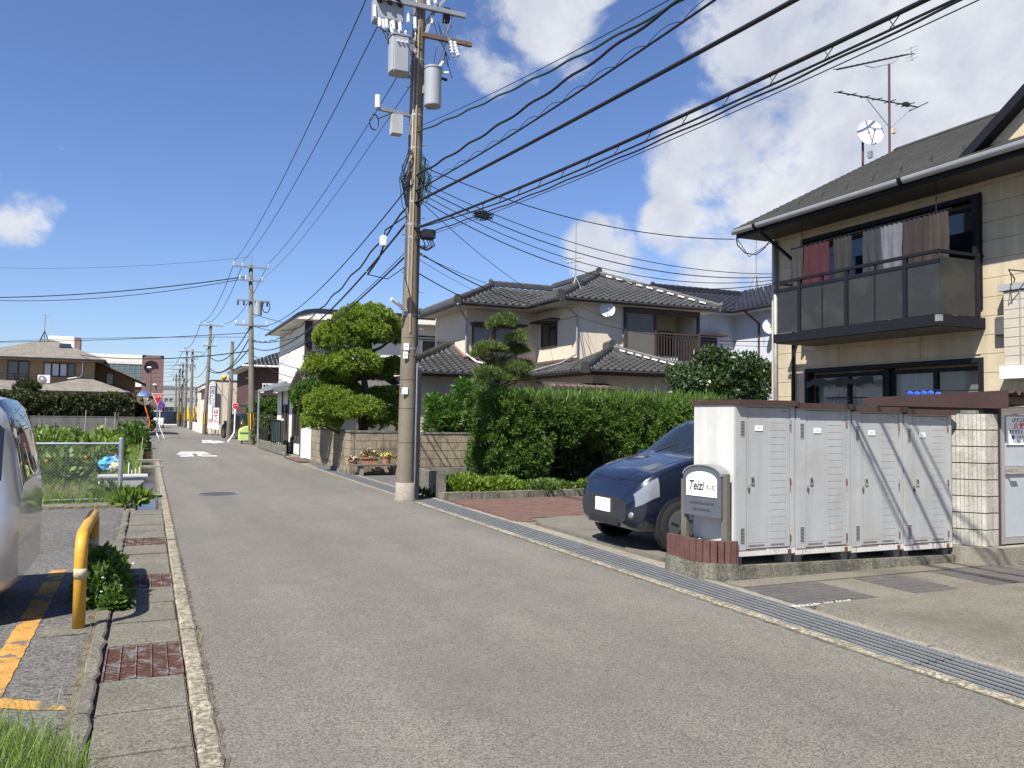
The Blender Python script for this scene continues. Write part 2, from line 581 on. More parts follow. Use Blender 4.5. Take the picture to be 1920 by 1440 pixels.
def rough_kerb(name, x0, x1, y0, y1, top, m, seg=1.2, jit=0.004):
    root = None
    y = y0
    while y < y1 - .05:
        L_ = min(seg * random.uniform(.9, 1.1), y1 - y); q = MB()
        n = max(2, int(L_ / 0.10)); V = []; F = []
        for k in range(n + 1):
            yy = y + .006 + (L_ - .012) * k / n
            a = x0 + random.gauss(0, jit * .6); b = x1 + random.gauss(0, jit)
            zt = top + random.gauss(0, .003)
            V += [(a, yy, -.08), (a, yy, zt - .006), (a + .012, yy, zt), (b - .014, yy, zt), (b, yy, zt - .010), (b, yy, -.08)]
            if k:
                o = 6 * (k - 1)
                for t in range(5):
                    F.append((o + t, o + t + 1, o + 6 + t + 1, o + 6 + t))
        F.append((0, 1, 2, 3, 4, 5)); o = 6 * n; F.append((o + 5, o + 4, o + 3, o + 2, o + 1, o))
        q.add(V, F)
        if root is None:
            root = struct(q.build(name, m))
        else:
            q.build('kerb_stone', m, root)
        y += L_
    return root


rough_kerb('kerb', 0.256, 0.362, -3, 30, 0.018, m_conc_rough)
rough_kerb('kerb', -0.318, -0.236, 4.2, 14.85, 0.016, m_conc_slab, seg=.7, jit=.010)
rough_kerb('kerb', 4.575, 4.665, -4, 14.75, 0.010, m_conc_rough, seg=1.6, jit=.008)
struct(ragged('road_dirt', .350, .382, -3, 30, .003, m_moss, 0, .010, .05)); struct(ragged('road_dirt', 4.54, 4.60, -4, 14.7, .003, m_moss, .012, 0, .05)); struct(ragged('road_dirt', -.37, -.31, 4.5, 14.8, .003, m_moss, .012, 0, .05))
rough_kerb('kerb', 4.60, 4.665, 15.7, 27, 0.012, m_conc, seg=2, jit=.004)

# ---- right drain under steel grating
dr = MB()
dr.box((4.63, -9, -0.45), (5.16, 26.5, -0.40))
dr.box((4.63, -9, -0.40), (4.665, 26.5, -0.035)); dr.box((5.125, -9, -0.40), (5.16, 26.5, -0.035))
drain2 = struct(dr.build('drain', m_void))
gm = grating_mesh(0.445, 0.985, 28, 7, bar=.0045, rodw=.011); gmr = gm[1]; gm = gm[0].build('grating', m_grate, drain2, local=True); gmr = gmr.build('rod', m_galv_d, gm, local=True)
o2 = ORG[drain2.name]
for k in range(30):
    yy = -4 + k * 0.995
    c = gm if k == 0 else gm.copy()
    if k:
        COL.objects.link(c); cr_ = gmr.copy(); COL.objects.link(cr_); cr_.parent = c
    c.location = (4.895 - o2[0], yy - o2[1], 0.004 + random.uniform(-.001, .003) - o2[2])
rough_kerb('kerb', 5.125, 5.20, -4, 22.0, 0.012, m_conc, seg=2.0, jit=.005)

# ---- drive of the apartment house
q = MB()
q.add([(5.2, -8, -.02), (5.30, -8, -.015), (5.33, -8, .03), (40, -8, .05), (5.2, 5.47, -.02), (5.30, 5.47, -.015), (5.33, 5.47, .03), (40, 5.47, .05)],
      [(0, 1, 5, 4), (1, 2, 6, 5), (2, 3, 7, 6), (4, 5, 6, 7)])
drive = struct(q.build('driveway', m_apron))
q = MB(); q.box((5.19, 5.48, -.05), (40, 6.33, 0.004))
band = struct(q.build('driveway', m_apron))
for (a, b) in ((5.21, 6.13), (6.62, 7.22), (7.70, 8.64), (9.1, 9.7)):
    n = round((b - a) / .155); st = (b - a) / n
    for r_ in range(8):
        off = st / 2 if r_ % 2 else 0
        for k in range(n + (1 if r_ % 2 else 0)):
            x0 = a + k * st - off; x1 = x0 + st
            x0 = max(x0, a); x1 = min(x1, b)
            if x1 - x0 < .03:
                continue
            y0 = 5.49 + r_ * .103
            MB().box((x0 + .003, y0 + .003, -.02), (x1 - .003, y0 + .100, 0.010 + random.uniform(-.0015, .0015))).build('paver', m_paver, band)
q = MB(); q.box((5.205, 6.335, -.05), (40, 6.60, 0.016))
struct(q.build('driveway_kerb', m_apron))
MBw = MB()
a = PZ(1462, 1133); b = PZ(1590, 1130)
for k in range(14):
    x = a[0] + (b[0] - a[0]) * k / 13
    MBw.face((x, 5.50 - .005, .0125), (x + .028, 5.50, .0125), (x + .05 + random.random() * .06, 5.56 + random.random() * .03, .0125), (x - .005, 5.55, .0125))
struct(MBw.build('paint_splash', mat('dried_paint', (0.42, 0.41, 0.38), .8, .15, 8)))

# ---- plinth under the lockers
q = MB(); q.prism([(5.40, 6.602, -.05), (8.50, 6.602, -.05), (8.50, 6.602, .095), (5.40, 6.602, .155)], (0, 1.0, 0))
plinth = struct(q.build('locker_plinth', m_conc_dark, bevel=.012))

# ---- car pad, red brick drive, asphalt yard, planting bed
pad = MB()
pts = [(5.34, 7.85), (5.34, 10.9), (5.40, 11.3), (5.6, 11.55), (5.95, 11.68), (9.5, 11.9), (9.5, 7.85)]
pad.prism([(x, y, -.03) for x, y in pts], (0, 0, .075))
struct(pad.build('parking_pad', m_apron, bevel=.012))
q = MB(); q.face((5.19, 6.605, -.006), (5.36, 6.605, -.006), (5.36, 12, -.006), (5.19, 12, -.006)); struct(q.build('gutter', m_conc))
q = MB(); q.face((5.19, 11.2, -.012), (14, 11.2, -.012), (14, 15.02, -.012), (5.19, 15.02, -.012))
bdrive = struct(q.build('brick_drive', m_conc_dark))
cnt = 0; rest = MB()
protos = []
for r_ in range(40):
    y0 = 11.25 + r_ * .104
    if y0 + .1 > 15.0:
        break
    for k in range(24):
        x0 = 5.21 + k * .208 + (.104 if r_ % 2 else 0)
        if x0 > 9.6:
            break
        # stay clear of the concrete pad
        if y0 < 11.62 and x0 + .2 > 5.34 and not (x0 + .2 < 5.6 and y0 > 11.5):
            continue
        if y0 < 11.95 and x0 + .2 > 5.66:
            continue
        zt = random.uniform(-.002, .002)
        bq = MB().box((x0 + .002, y0 + .002, -.03), (x0 + .205, y0 + .101, 0.004 + zt))
        if cnt < 300 and x0 < 7.2:
            bq.build('brick', m_brickpave, bdrive); cnt += 1
        else:
            rest.add(bq.v, bq.f)
stuff(rest.build('brick_rest', m_brickpave, bdrive))
q = MB(); q.face((5.2, 15.03, -.008), (22, 15.03, -.008), (22, 27, -.008), (5.2, 27, -.008)); struct(q.build('yard', m_asph_park))
# bed kerb: rounded end at the road, stones in a row
bed = MB(); bed.prism([(5.30, 15.25, -.02), (5.30, 18.3, -.02), (14, 18.3, -.02), (14, 15.25, -.02)], (0, 0, .10))
bed = struct(bed.build('planting_bed', m_soil))
x = 5.22
while x < 13.5:
    w = random.uniform(.56, .64)
    MB().box((x + .004, 15.06, -.02), (x + w - .004, 15.24, .135 + random.uniform(-.006, .006))).build('kerb_stone', m_conc_dark, bed, bevel=.012)
    x += w
lw = MB(); lw.box((5.22, 15.26, 0), (5.36, 18.2, .50))
lw.box((5.37, 18.06, 0), (8.6, 18.2, .42))
tag(lw.build('low_wall', m_conc_dark, bevel=.01), 'low dark concrete retaining wall around the planting bed', 'wall')

# ---- garden soil and fence strip on the left
q = MB()
n = 24; V = []; F = []
for i in range(n + 1):
    for j in range(n + 1):
        xx = -45 + (44.72) * i / n; yy = 16.1 + 41.5 * j / n
        V.append((xx, yy, 0.0 + 0.05 * math.sin(xx * 2) * math.sin(yy * 1.3)))
        if i and j:
            a_ = (i - 1) * (n + 1) + j - 1; F.append((a_, a_ + n + 1, a_ + n + 2, a_ + 1))
q.add(V, F); struct(q.build('garden_soil', m_soil))
q = MB(); q.box((-40, 15.46, -.05), (-0.30, 16.08, 0.035)); struct(q.build('fence_footing', m_conc_dark, bevel=.01))
# manholes
m_iron = mat('cast_iron', (0.07, 0.07, 0.07), 0.7, 0.2, 20, 0.4, 120, metal=0.3)
c = PZ(408, 926)
mh = MB(); mh.cyl((c[0], c[1], -.02), (c[0], c[1], .006), .36, n=40)
mhr = struct(mh.build('manhole_cover', m_iron))
rim = MB()
for k in range(40):
    a0, a1 = 2 * math.pi * k / 40, 2 * math.pi * (k + 1) / 40
    rim.face(*[(c[0] + r_ * math.cos(t), c[1] + r_ * math.sin(t), .0075) for r_, t in ((.36, a0), (.40, a0), (.40, a1), (.36, a1))])
rim.build('frame', m_galv_d, mhr)
# painted characters on the road, seen stretched along the carriageway
def road_mark(pts, x0, y0, sx, sy, name):
    q = MB()
    for (a, b, c2, d2) in pts:
        q.face((x0 + a * sx, y0 + b * sy, .005), (x0 + c2 * sx, y0 + b * sy, .005), (x0 + c2 * sx, y0 + d2 * sy, .005), (x0 + a * sx, y0 + d2 * sy, .005))
    o = q.build(name, m_roadpaint); struct(o); return o


A = [(0.05, 0, .33, .16), (.62, 0, 1.05, .13), (.30, .02, .42, .35), (.55, .10, .66, .36), (.0, .40, .95, .50), (.05, .58, .92, .67), (.08, .75, .90, .84), (.15, .90, .40, 1.0), (.55, .92, .86, 1.0), (.44, .4, .56, 1.0)]
road_mark(A, 1.05, 32.9, 1.30, 4.0, 'road_marking')
road_mark([(.0, .1, .3, .3), (.35, .0, .6, .5), (.62, .35, .95, .5), (.1, .55, .9, .72), (.15, .85, .6, 1.0), (.5, .2, .95, .3)], 2.75, 47.5, 1.25, 5.5, 'road_marking')
# ------------------------------------------------------------------ storage lockers
def scribble(par, o, xd, zd, w, h, m_):
    # a line of print too small to read: short strokes in character cells
    q = MB(); xd = np.array(xd, float); zd = np.array(zd, float); o = np.array(o, float)
    n = max(3, int(w / h)); c = w / n
    for k in range(n):
        x0 = k * c
        for j in range(3):
            z0 = -h / 2 + h * (j + .15) / 3; a, b = x0 + c * random.uniform(.05, .3), x0 + c * random.uniform(.65, .92)
            q.face(o + xd * a + zd * z0, o + xd * b + zd * z0, o + xd * b + zd * (z0 + h * .14), o + xd * a + zd * (z0 + h * .14))
        a = x0 + c * random.uniform(.2, .7)
        q.face(o + xd * a - zd * h * .45, o + xd * (a + c * .14) - zd * h * .45, o + xd * (a + c * .14) + zd * h * .45, o + xd * a + zd * h * .45)
    return q.build('lettering', m_, par, fixn=False)



m_lk_side = mat('locker_white', (0.56, 0.555, 0.52), 0.5, 0.05, 2, streak=0.12, stain=(0.52, 0.47, 0.36), stain_amt=0.3, stain_scale=2.5)
m_lk_door = mat('locker_grey', (0.365, 0.37, 0.365), 0.5, 0.05, 2, streak=0.09, stain=(0.30, 0.265, 0.215), stain_amt=0.30, stain_scale=2.2)
m_brown = mat('brown_sheet', (0.060, 0.034, 0.028), 0.5, 0.12, 3)
m_rustspot = mat('rust', (0.16, 0.06, 0.035), 0.9, 0.3, 30)
m_dark = mat('near_black', (0.02, 0.02, 0.022), 0.6, 0.1, 5)
m_chrome = mat('bright_metal', (0.75, 0.75, 0.75), 0.2, 0.03, 5, metal=1.0)
m_label = mat('label_white', (0.80, 0.80, 0.78), 0.5, 0.02, 5)
m_ink = mat('ink_black', (0.03, 0.03, 0.035), 0.6, 0)
m_inkg = mat('ink_grey', (0.22, 0.22, 0.23), 0.6, 0)
LW, LD, LH = 0.776, 0.69, 1.535


def locker(loc, num, label):
    t = thing('storage_locker', label, 'locker', loc, 0, 'storage lockers in a row on the plinth')
    w, d, h = LW - .012, LD, LH
    b = MB()
    b.box((0, .03, .06), (.018, d, h)); b.box((w - .018, .03, .06), (w, d, h)); b.box((.018, d - .015, .06), (w - .018, d, h))
    b.box((.018, .05, .06), (w - .018, d - .015, .075)); b.box((.018, .03, h - .02), (w - .018, d - .015, h))
    b.build('body', m_lk_side, t, True)
    f = MB()   # front frame
    f.box((0, 0, .06), (.135, .030, h)); f.box((w - .062, 0, .06), (w, .030, h)); f.box((.135, 0, h - .035), (w - .062, .030, h))
    f.build('front_frame', m_lk_door, t, True, bevel=.004)
    base = MB(); base.box((0, -.002, 0), (w, .06, .062)); base.box((0, .06, 0), (.06, d, .06)); base.box((w - .06, .06, 0), (w, d, .06))
    base.build('base_rail', m_lk_side, t, True, bevel=.004)
    dr_ = MB(); dr_.box((.139, .004, .072), (w - .066, .026, h - .040))
    door = dr_.build('door', m_lk_door, t, True, bevel=.004)
    # raised plain panel and pressed ribs
    MB().box((.165, .0025, .13), (.40, .006, h - .10)).build('plain_panel', m_lk_door, door, True, bevel=.0015)
    x0, x1, n = .432, .640, 17
    za, zb = .16, h - .12
    rp = None
    for k in range(n):
        z0 = za + (zb - za) * k / n
        if rp is None:
            rp = MB().box((x0, .0020, 0), (x1, .006, (zb - za) / n - .0045)).build('pressed_rib', m_lk_door, door, True, bevel=.0012); rp.location.z = z0
        else:
            c = rp.copy(); COL.objects.link(c); c.location.z = z0
    for z0, rusty in ((.12, 0), (h - .34, 0)):
        vp = MB().box((.052, -.002, z0), (.112, .004, z0 + .17)).build('vent', m_lk_door, t, True)
        for k in range(11):
            MB().box((.058, -.0035, z0 + .012 + k * .0142), (.106, -.001, z0 + .019 + k * .0142)).build('vent_slot', m_dark, vp, True)
    hd = MB().box((.182, -.012, h * .468), (.226, .006, h * .468 + .082)).build('handle', m_chrome, door, True, bevel=.006)
    MB().box((.194, -.0135, h * .468 + .018), (.213, -.011, h * .468 + .066)).build('handle_recess', m_dark, hd, True)
    MB().box((.147, -.016, h * .445), (.162, .004, h * .445 + .032)).build('lock', m_galv_d, door, True, bevel=.003)
    MB().box((.150, -.013, h * .425), (.159, .004, h * .445)).build('lock_staple', m_rustspot, door, True)
    for z0 in (.14, .72, 1.33):
        MB().cyl((w - .066, -.004, z0), (w - .066, -.004, z0 + .055), .0075, n=8).build('hinge', m_rustspot if random.random() < .75 else m_galv_d, t, True)
    np_ = MB().box((.238, -.004, h - .275), (.336, -.001, h - .222)).build('number_plate', m_label, door, True)
    ORG[np_.name] = np.zeros(3)
    text_mesh('number', num, m_inkg, np_, (.287, -.0052, h - .249), (1, 0, 0), (0, 0, 1), .036)
    tx = MB().box((w - .17, -.0015, h - .078), (w - .115, .0005, h - .066)).build('maker_plate', m_inkg, t, True)
    r_ = MB(); r_.box((-.012, -.055, h + .02), (w + .010, d + .03, h + .032)); r_.box((-.012, -.055, h - .018), (w + .010, -.043, h + .02))
    r_.box((-.012, -.043, h - .018), (-.002, d + .03, h + .02))
    r_.prism([(-.012, -.055, h + .032), (w + .010, -.055, h + .032), (w + .010, d + .03, h + .050), (-.012, d + .03, h + .050)], (0, 0, .006))
    r_.build('roof', m_brown, t, True)
    rs = MB()
    rs.box((0, -.003, .055), (w * .5, -.0012, .063)); rs.box((w - .10, -.0035, .0), (w - .055, -.0015, .05)); rs.box((w * .55, -.003, .062), (w - .03, -.0012, .066))
    rs.box((.16, -.0025, .105), (.36, -.0005, .111)); rs.box((.44, -.0025, .105), (.62, -.0005, .111))
    for k in range(9):
        xx = random.uniform(.02, w - .03); zz = random.choice((.055, .066, .14, .72, 1.32)); xx = xx if zz < .1 else w - .066 + random.uniform(-.006, .006)
        rs.box((xx, -.0028, zz - random.uniform(.02, .09)), (xx + random.uniform(.003, .008), -.0012, zz))
    stuff(rs.build('rust_line', m_rustspot, t, True))
    for xx in (.02, w - .10):
        MB().box((xx, .05, -.105), (xx + .10, .20, 0)).build('foot_block', m_conc, t, True, bevel=.006)
        MB().box((xx, .45, -.105), (xx + .10, .60, 0)).build('foot_block', m_conc, t, True)
    return t


lab = ['number 101, first beside the curved brick planter', 'second from the curved brick planter', 'second from the ribbed block wall', 'number 202, first beside the ribbed block wall']
for k, nm in enumerate(('101', '102', '201', '202')):
    locker((5.385 + k * LW, 6.63, .240 - k * .020), nm, 'grey steel storage locker ' + lab[k])

# ------------------------------------------------------------------ planter with soldier tiles and the house sign
m_redtile = mat('red_clay_tile', (0.105, 0.052, 0.042), 0.8, 0.2, 9, 0.4, 60, streak=0.2)
out = []
for k in range(12):
    a = math.pi / 2 * k / 11
    out.append((5.38 - .34 * math.sin(math.pi / 2 - a), 6.92 - .34 * (1 - math.cos(math.pi / 2 - a)) - .0 - .0))
# outline: along the road side, then a quarter turn to the front
cur = [(5.09, 7.36), (5.09, 7.05)]
for k in range(1, 9):
    a = math.pi / 2 * k / 8
    cur.append((5.38 - .29 * math.cos(a), 7.05 - .42 * math.sin(a)))
cur.append((5.40, 6.63))
pl = thing('brick_planter', 'low curved planter of upright red brick tiles under the house sign', 'planter', (5.2, 7.1, 0))
base = MB(); poly = [(x, y, -.02) for x, y in [(5.06, 7.38)] + [(5.385 - (5.385 - x) * 1.06, 7.05 - (7.05 - y) * 1.06) if y < 7.05 else (x - .02, y) for x, y in cur[1:]] + [(5.40, 7.38)]]
base.prism(poly, (0, 0, .20)); base.build('base', m_conc_dark, pl)
acc_l = 0; segs = []
for (x0, y0), (x1, y1) in zip(cur[:-1], cur[1:]):
    L_ = math.hypot(x1 - x0, y1 - y0); n = max(1, round(L_ / .085))
    for k in range(n):
        segs.append(((x0 + (x1 - x0) * k / n, y0 + (y1 - y0) * k / n), (x0 + (x1 - x0) * (k + 1) / n, y0 + (y1 - y0) * (k + 1) / n)))
for (p, q_) in segs:
    d = np.array([q_[0] - p[0], q_[1] - p[1]]); L_ = np.linalg.norm(d); d /= L_
    c = (np.array(p) + np.array(q_)) / 2
    MB().bar((*(c - d * (L_ / 2 - .003)), .29), (*(c + d * (L_ / 2 - .003)), .29), .045, .22 + random.uniform(-.006, .004)).build('brick', m_redtile, pl)
fill = MB(); fill.prism([(x + .03, y + .02 if y < 7 else y, .18) for x, y in cur] + [(5.38, 7.36, .18)], (0, 0, .17)); fill.build('soil', m_soil, pl)
peb = MB()
for k in range(70):
    t = random.random(); p = (5.15 + random.random() * .17, 6.9 + random.random() * .4)
    r_ = random.uniform(.008, .018); peb.ell((p[0], p[1], .352), r_, r_, r_ * .7, 6, 4)
stuff(peb.build('pebbles', m_white, pl))

m_signgrey = mat('sign_grey', (0.085, 0.095, 0.11), 0.45, 0.06, 4)
m_post = mat('sign_post', (0.155, 0.145, 0.12), 0.5, 0.08, 6, metal=0.3)
sg = thing('house_sign', 'grey arched apartment name sign lettered Teizi on two square posts', 'sign', (5.2, 7.0, .34))
A_ = np.array([5.185, 7.21]); B_ = np.array([5.275, 6.70])     # far and near edge of the board, seen from the road
ax = (B_ - A_); wid = np.linalg.norm(ax); ax /= wid
nr = np.array([-ax[1], ax[0]]);
if nr[0] > 0: nr = -nr                                          # faces the road
ax3 = np.array([*ax, 0]); n3 = np.array([*nr, 0]); up3 = np.array([0, 0, 1.0])


def sp(u, z, off=0.0):
    return np.array([*A_, 0]) + ax3 * u + up3 * z + n3 * off


zb, zs, zt = .62, 1.03, 1.135
arc = [(0, zb), (0, zs)] + [(wid * (1 - math.cos(math.pi * k / 14)) / 2, zs + (zt - zs) * math.sin(math.pi * k / 14)) for k in range(1, 14)] + [(wid, zs), (wid, zb)]
bd = MB(); bd.prism([sp(u, z, 0.02) for u, z in arc], -n3 * .13)
board = bd.build('board', m_signgrey, sg)
fr = MB()
for (u0, z0), (u1, z1) in zip(arc[1:-2], arc[2:-1]):
    fr.bar(sp(u0, z0 + .006, -.045), sp(u1, z1 + .006, -.045), .145, .012, up=up3)
fr.build('hood', m_galv_d, sg)
ib = .05
arc2 = [(ib, .82), (ib, .985)] + [(ib + (wid - 2 * ib) * (1 - math.cos(math.pi * k / 12)) / 2, .985 + .09 * math.sin(math.pi * k / 12)) for k in range(1, 12)] + [(wid - ib, .985), (wid - ib, .82)]
pb = MB(); pb.prism([sp(u, z, .0225) for u, z in arc2], n3 * .004)
panel = pb.build('name_panel', m_label, sg)
text_mesh('lettering', 'Teizi', m_ink, panel, sp(.185, .925, .0285), ax3, up3, .135, shear=.25, xs=.80, bold=.022)
text_mesh('lettering', 'はいむ', m_ink, panel, sp(.382, .915, .0285), ax3, up3, .062, xs=.72, bold=.03)
scribble(panel, sp(.20, 1.01, .028), ax3, up3, .09, .016, m_inkg)
scribble(board, sp(.10, .75, .0225), ax3, up3, wid - .19, .026, m_ink)
scribble(board, sp(.13, .685, .0225), ax3, up3, wid - .27, .028, m_ink)
for u, e in ((-.02, 0), (wid + .015, .02)):
    pm = MB(); pm.bar(sp(u, .345, -.03), sp(u, .98 if u < 0 else 1.06, -.03), .075, .045, up=n3); pm.build('post', m_post, sg)

# ------------------------------------------------------------------ ribbed block wall and gas store door
m_ribblock = mat('ribbed_block', (0.40, 0.385, 0.33), 0.95, 0.14, 3, 0.6, 60, speck=0.15, streak=0.25, stain=(0.17, 0.155, 0.12), stain_amt=0.5, stain_scale=2.2)
rw = thing('block_wall', 'pale ribbed concrete block wall with dark mortar joints beside the lockers', 'wall', (8.6, 6.5, 0))
p0, p1, p2 = np.array([8.52, 6.72]), np.array([8.76, 6.42]), np.array([8.97, 6.42])
kb = MB(); kb.prism([(8.50, 6.55, -.02), (8.75, 6.29, -.02), (11.5, 6.29, -.02), (11.5, 7.4, -.02), (8.50, 7.4, -.02)], (0, 0, .22)); kb.build('base', m_conc, rw)
core = MB(); core.prism([(8.54, 6.75, .2), (8.775, 6.45, .2), (8.96, 6.45, .2), (8.96, 7.3, .2), (8.54, 7.3, .2)], (0, 0, 1.52)); core.build('core', m_dark, rw)
for r_ in range(8):
    z0 = .205 + r_ * .19
    for (a, b) in ((p0, p1), (p1, p2)):
        d = (b - a); L_ = np.linalg.norm(d); d = d / L_; nn = np.array([d[1], -d[0]])
        nrib = max(3, round(L_ / .045)); bq = MB()
        for k in range(nrib):
            q0 = a + d * (L_ * k / nrib + (.0015 if k else 0)); q1 = a + d * (L_ * (k + 1) / nrib - (.0015 if k < nrib - 1 else 0))
            dep = .012 * random.random() if k % 2 else 0
            e = nn * (-dep)
            bq.prism([(*(q0 + e), z0), (*(q1 + e), z0), (*(q1 - nn * .1), z0), (*(q0 - nn * .1), z0)], (0, 0, .178))
        bq.build('block', m_ribblock, rw)
gd = thing('gas_store_door', 'silver framed door of the gas store with a warning notice', 'door', (9.4, 6.45, .2))
m_alu = mat('aluminium', (0.42, 0.43, 0.43), 0.4, 0.05, 4, metal=0.6)
m_doorpan = mat('door_panel', (0.36, 0.385, 0.42), 0.45, 0.05, 3)
f = MB(); f.box((9.01, 6.40, .22), (9.06, 6.47, 1.80)); f.box((9.06, 6.40, 1.72), (9.86, 6.47, 1.80)); f.box((9.86, 6.40, .22), (9.94, 6.47, 1.80)); f.box((9.06, 6.41, .22), (9.86, 6.46, .29)); f.box((9.06, 6.405, 1.02), (9.86, 6.465, 1.11))
f.build('frame', m_alu, gd)
MB().box((8.975, 6.415, .2), (9.005, 6.6, 1.83)).build('jamb', m_brown, gd)
MB().box((9.065, 6.425, .295), (9.855, 6.45, 1.015)).build('panel', m_doorpan, gd)
MB().box((9.065, 6.425, 1.115), (9.855, 6.45, 1.715)).build('panel', m_doorpan, gd)
hq = MB(); hq.cyl((9.10, 6.40, 1.065), (9.10, 6.35, 1.065), .012); hq.cyl((9.09, 6.352, 1.065), (9.20, 6.352, 1.065), .014); hq.box((9.075, 6.395, 1.03), (9.125, 6.404, 1.10))
hq.build('handle', m_chrome, gd)
nt = MB().box((9.11, 6.412, 1.36), (9.75, 6.420, 1.69)).build('notice', m_label, gd)
m_red = mat('ink_red', (0.55, 0.02, 0.03), 0.6, 0)
m_blueink = mat('ink_blue', (0.03, 0.08, 0.4), 0.6, 0)
text_mesh('lettering', 'LPガス容器置場', m_ink, nt, (9.43, 6.410, 1.645), (1, 0, 0), (0, 0, 1), .062, bold=.012)
text_mesh('lettering', '火気厳禁', m_red, nt, (9.43, 6.410, 1.575), (1, 0, 0), (0, 0, 1), .085, bold=.02, xs=1.2)
scribble(nt, (9.15, 6.410, 1.515), (1, 0, 0), (0, 0, 1), .25, .045, m_ink)
scribble(nt, (9.30, 6.410, 1.455), (1, 0, 0), (0, 0, 1), .36, .034, m_inkg)
scribble(nt, (9.22, 6.410, 1.40), (1, 0, 0), (0, 0, 1), .44, .028, m_inkg)
lg = MB(); lg.cyl((9.22, 6.411, 1.45), (9.22, 6.4085, 1.45), .024, n=16); lg.build('emblem', m_blueink, nt)
roofc = thing('gas_store_roof', 'dark brown corrugated sheet roof over the gas store', 'roof', (9.5, 7.0, 1.78))
fa = MB(); fa.prism([(8.86, 6.22, 1.775), (8.86, 8.25, 1.83), (8.86, 8.25, 1.93), (8.86, 6.22, 1.985)], (.02, 0, 0)); fa.build('fascia', m_brown, roofc)
V = []; F = []
nx = 120
for k in range(nx + 1):
    xx = 8.885 + 3.0 * k / nx; zz = 1.955 + .028 * math.sin(2 * math.pi * (xx - 8.885) / .115)
    V += [(xx, 6.16, zz), (xx, 8.30, zz - .06), (xx, 6.16, zz - .006), (xx, 8.30, zz - .066)]
    if k:
        o = 4 * (k - 1); F += [(o, o + 4, o + 5, o + 1), (o + 2, o + 3, o + 7, o + 6), (o, o + 2, o + 6, o + 4)]
cr = MB(); cr.add(V, F); cr.build('corrugated_sheet', m_brown, roofc)
bm_ = MB(); bm_.box((8.90, 6.30, 1.83), (11.8, 6.36, 1.915)); bm_.box((8.90, 8.0, 1.79), (11.8, 8.06, 1.86)); bm_.build('beam', m_brown, roofc)
for xx in (8.95, 11.5):
    MB().box((xx, 7.95, .0), (xx + .06, 8.01, 1.80)).build('post', m_brown, roofc)

# ------------------------------------------------------------------ apartment house
m_siding = mat('cream_siding', (0.52, 0.44, 0.305), 0.85, 0.07, 2, wave=('Y', 30.0, 0.35), streak=0.14)
m_siding2 = mat('cream_siding_fixed', (0.52, 0.44, 0.305), 0.85, 0.06, 2, streak=0.07)
m_frameblk = mat('black_frame', (0.012, 0.013, 0.017), 0.55, 0.06, 5, spec=.2)
m_bpanel = mat('smoked_panel', (0.030, 0.032, 0.031), 0.45, 0.08, 3, stain=(0.08, 0.078, 0.065), stain_amt=0.25, stain_scale=1.8)
m_slate = mat('dark_roof_slate', (0.042, 0.040, 0.037), 0.8, 0.2, 3, 0.3, 60, stain=(0.065, 0.06, 0.048), stain_amt=0.5, stain_scale=1.6)
m_gutter = mat('grey_gutter', (0.33, 0.335, 0.34), 0.4, 0.06, 4)
m_soffit = mat('soffit', (0.085, 0.08, 0.068), 0.8, 0.05, 3)
m_curtain = mat('curtain', (0.62, 0.64, 0.66), 0.9, 0.10, 5)
m_glass = glass('window_glass')
AX0 = 12.25
ap = thing('apartment_house', 'two storey cream sided apartment house with dark balcony and slate roof', 'building', (15, 9, 0))
HOLES = [(9.05, 12.85, .35, 2.62), (9.05, 12.95, 3.45, 5.30)]
Y0, Y1, ZT = 1.0, 13.85, 5.62
bk = MB()   # backing walls (recess included)
yl = sorted({Y0, Y1, *[h[0] for h in HOLES], *[h[1] for h in HOLES]}); zl = sorted({0, ZT, *[h[2] for h in HOLES], *[h[3] for h in HOLES]})
for i in range(len(yl) - 1):
    for j in range(len(zl) - 1):
        cy, cz = (yl[i] + yl[i + 1]) / 2, (zl[j] + zl[j + 1]) / 2
        if any(h[0] < cy < h[1] and h[2] < cz < h[3] for h in HOLES):
            continue
        bk.box((AX0 + .02, yl[i], zl[j]), (AX0 + .35, yl[i + 1], zl[j + 1]))
bk.box((AX0 + .35, Y0, 0), (AX0 + .40, Y1 - .02, ZT))
bk.box((AX0 + .4, Y1 - .2, 0), (20.2, Y1 - .02, ZT)); bk.box((AX0 + .4, Y0, 0), (20.2, Y0 + .2, ZT)); bk.box((20.0, Y0 + .2, 0), (20.2, Y1 - .2, ZT))
bk.prism([(AX0 + .4, Y1 - .25, ZT), (20.2, Y1 - .25, ZT), (16.3, Y1 - .25, 7.95)], (0, .22, 0))
bk.build('wall', m_siding2, ap)
CH = 0.303
for r_ in range(int(ZT / CH) + 1):
    z0 = r_ * CH; z1 = min(ZT - .01, z0 + CH) - .008
    if z1 - z0 < .03:
        continue
    spans = [(Y0, Y1)]
    for h in HOLES:
        if h[2] < z0 + CH * .6 and h[3] > z0 + CH * .4:
            ns = []
            for a, b in spans:
                if h[0] > a: ns.append((a, min(b, h[0])))
                if h[1] < b: ns.append((max(a, h[1]), b))
            spans = ns
    for a, b in spans:
        if b - a > 3:
            cuts_ = [a + (b - a) * k / round((b - a) / 1.82) for k in range(round((b - a) / 1.82) + 1)]
        else:
            cuts_ = [a, b]
        for c0, c1 in zip(cuts_[:-1], cuts_[1:]):
            if c1 - c0 > .02:
                MB().box((AX0, c0 + .004, z0), (AX0 + .018, c1 - .004, z1)).build('siding_panel', m_siding, ap)


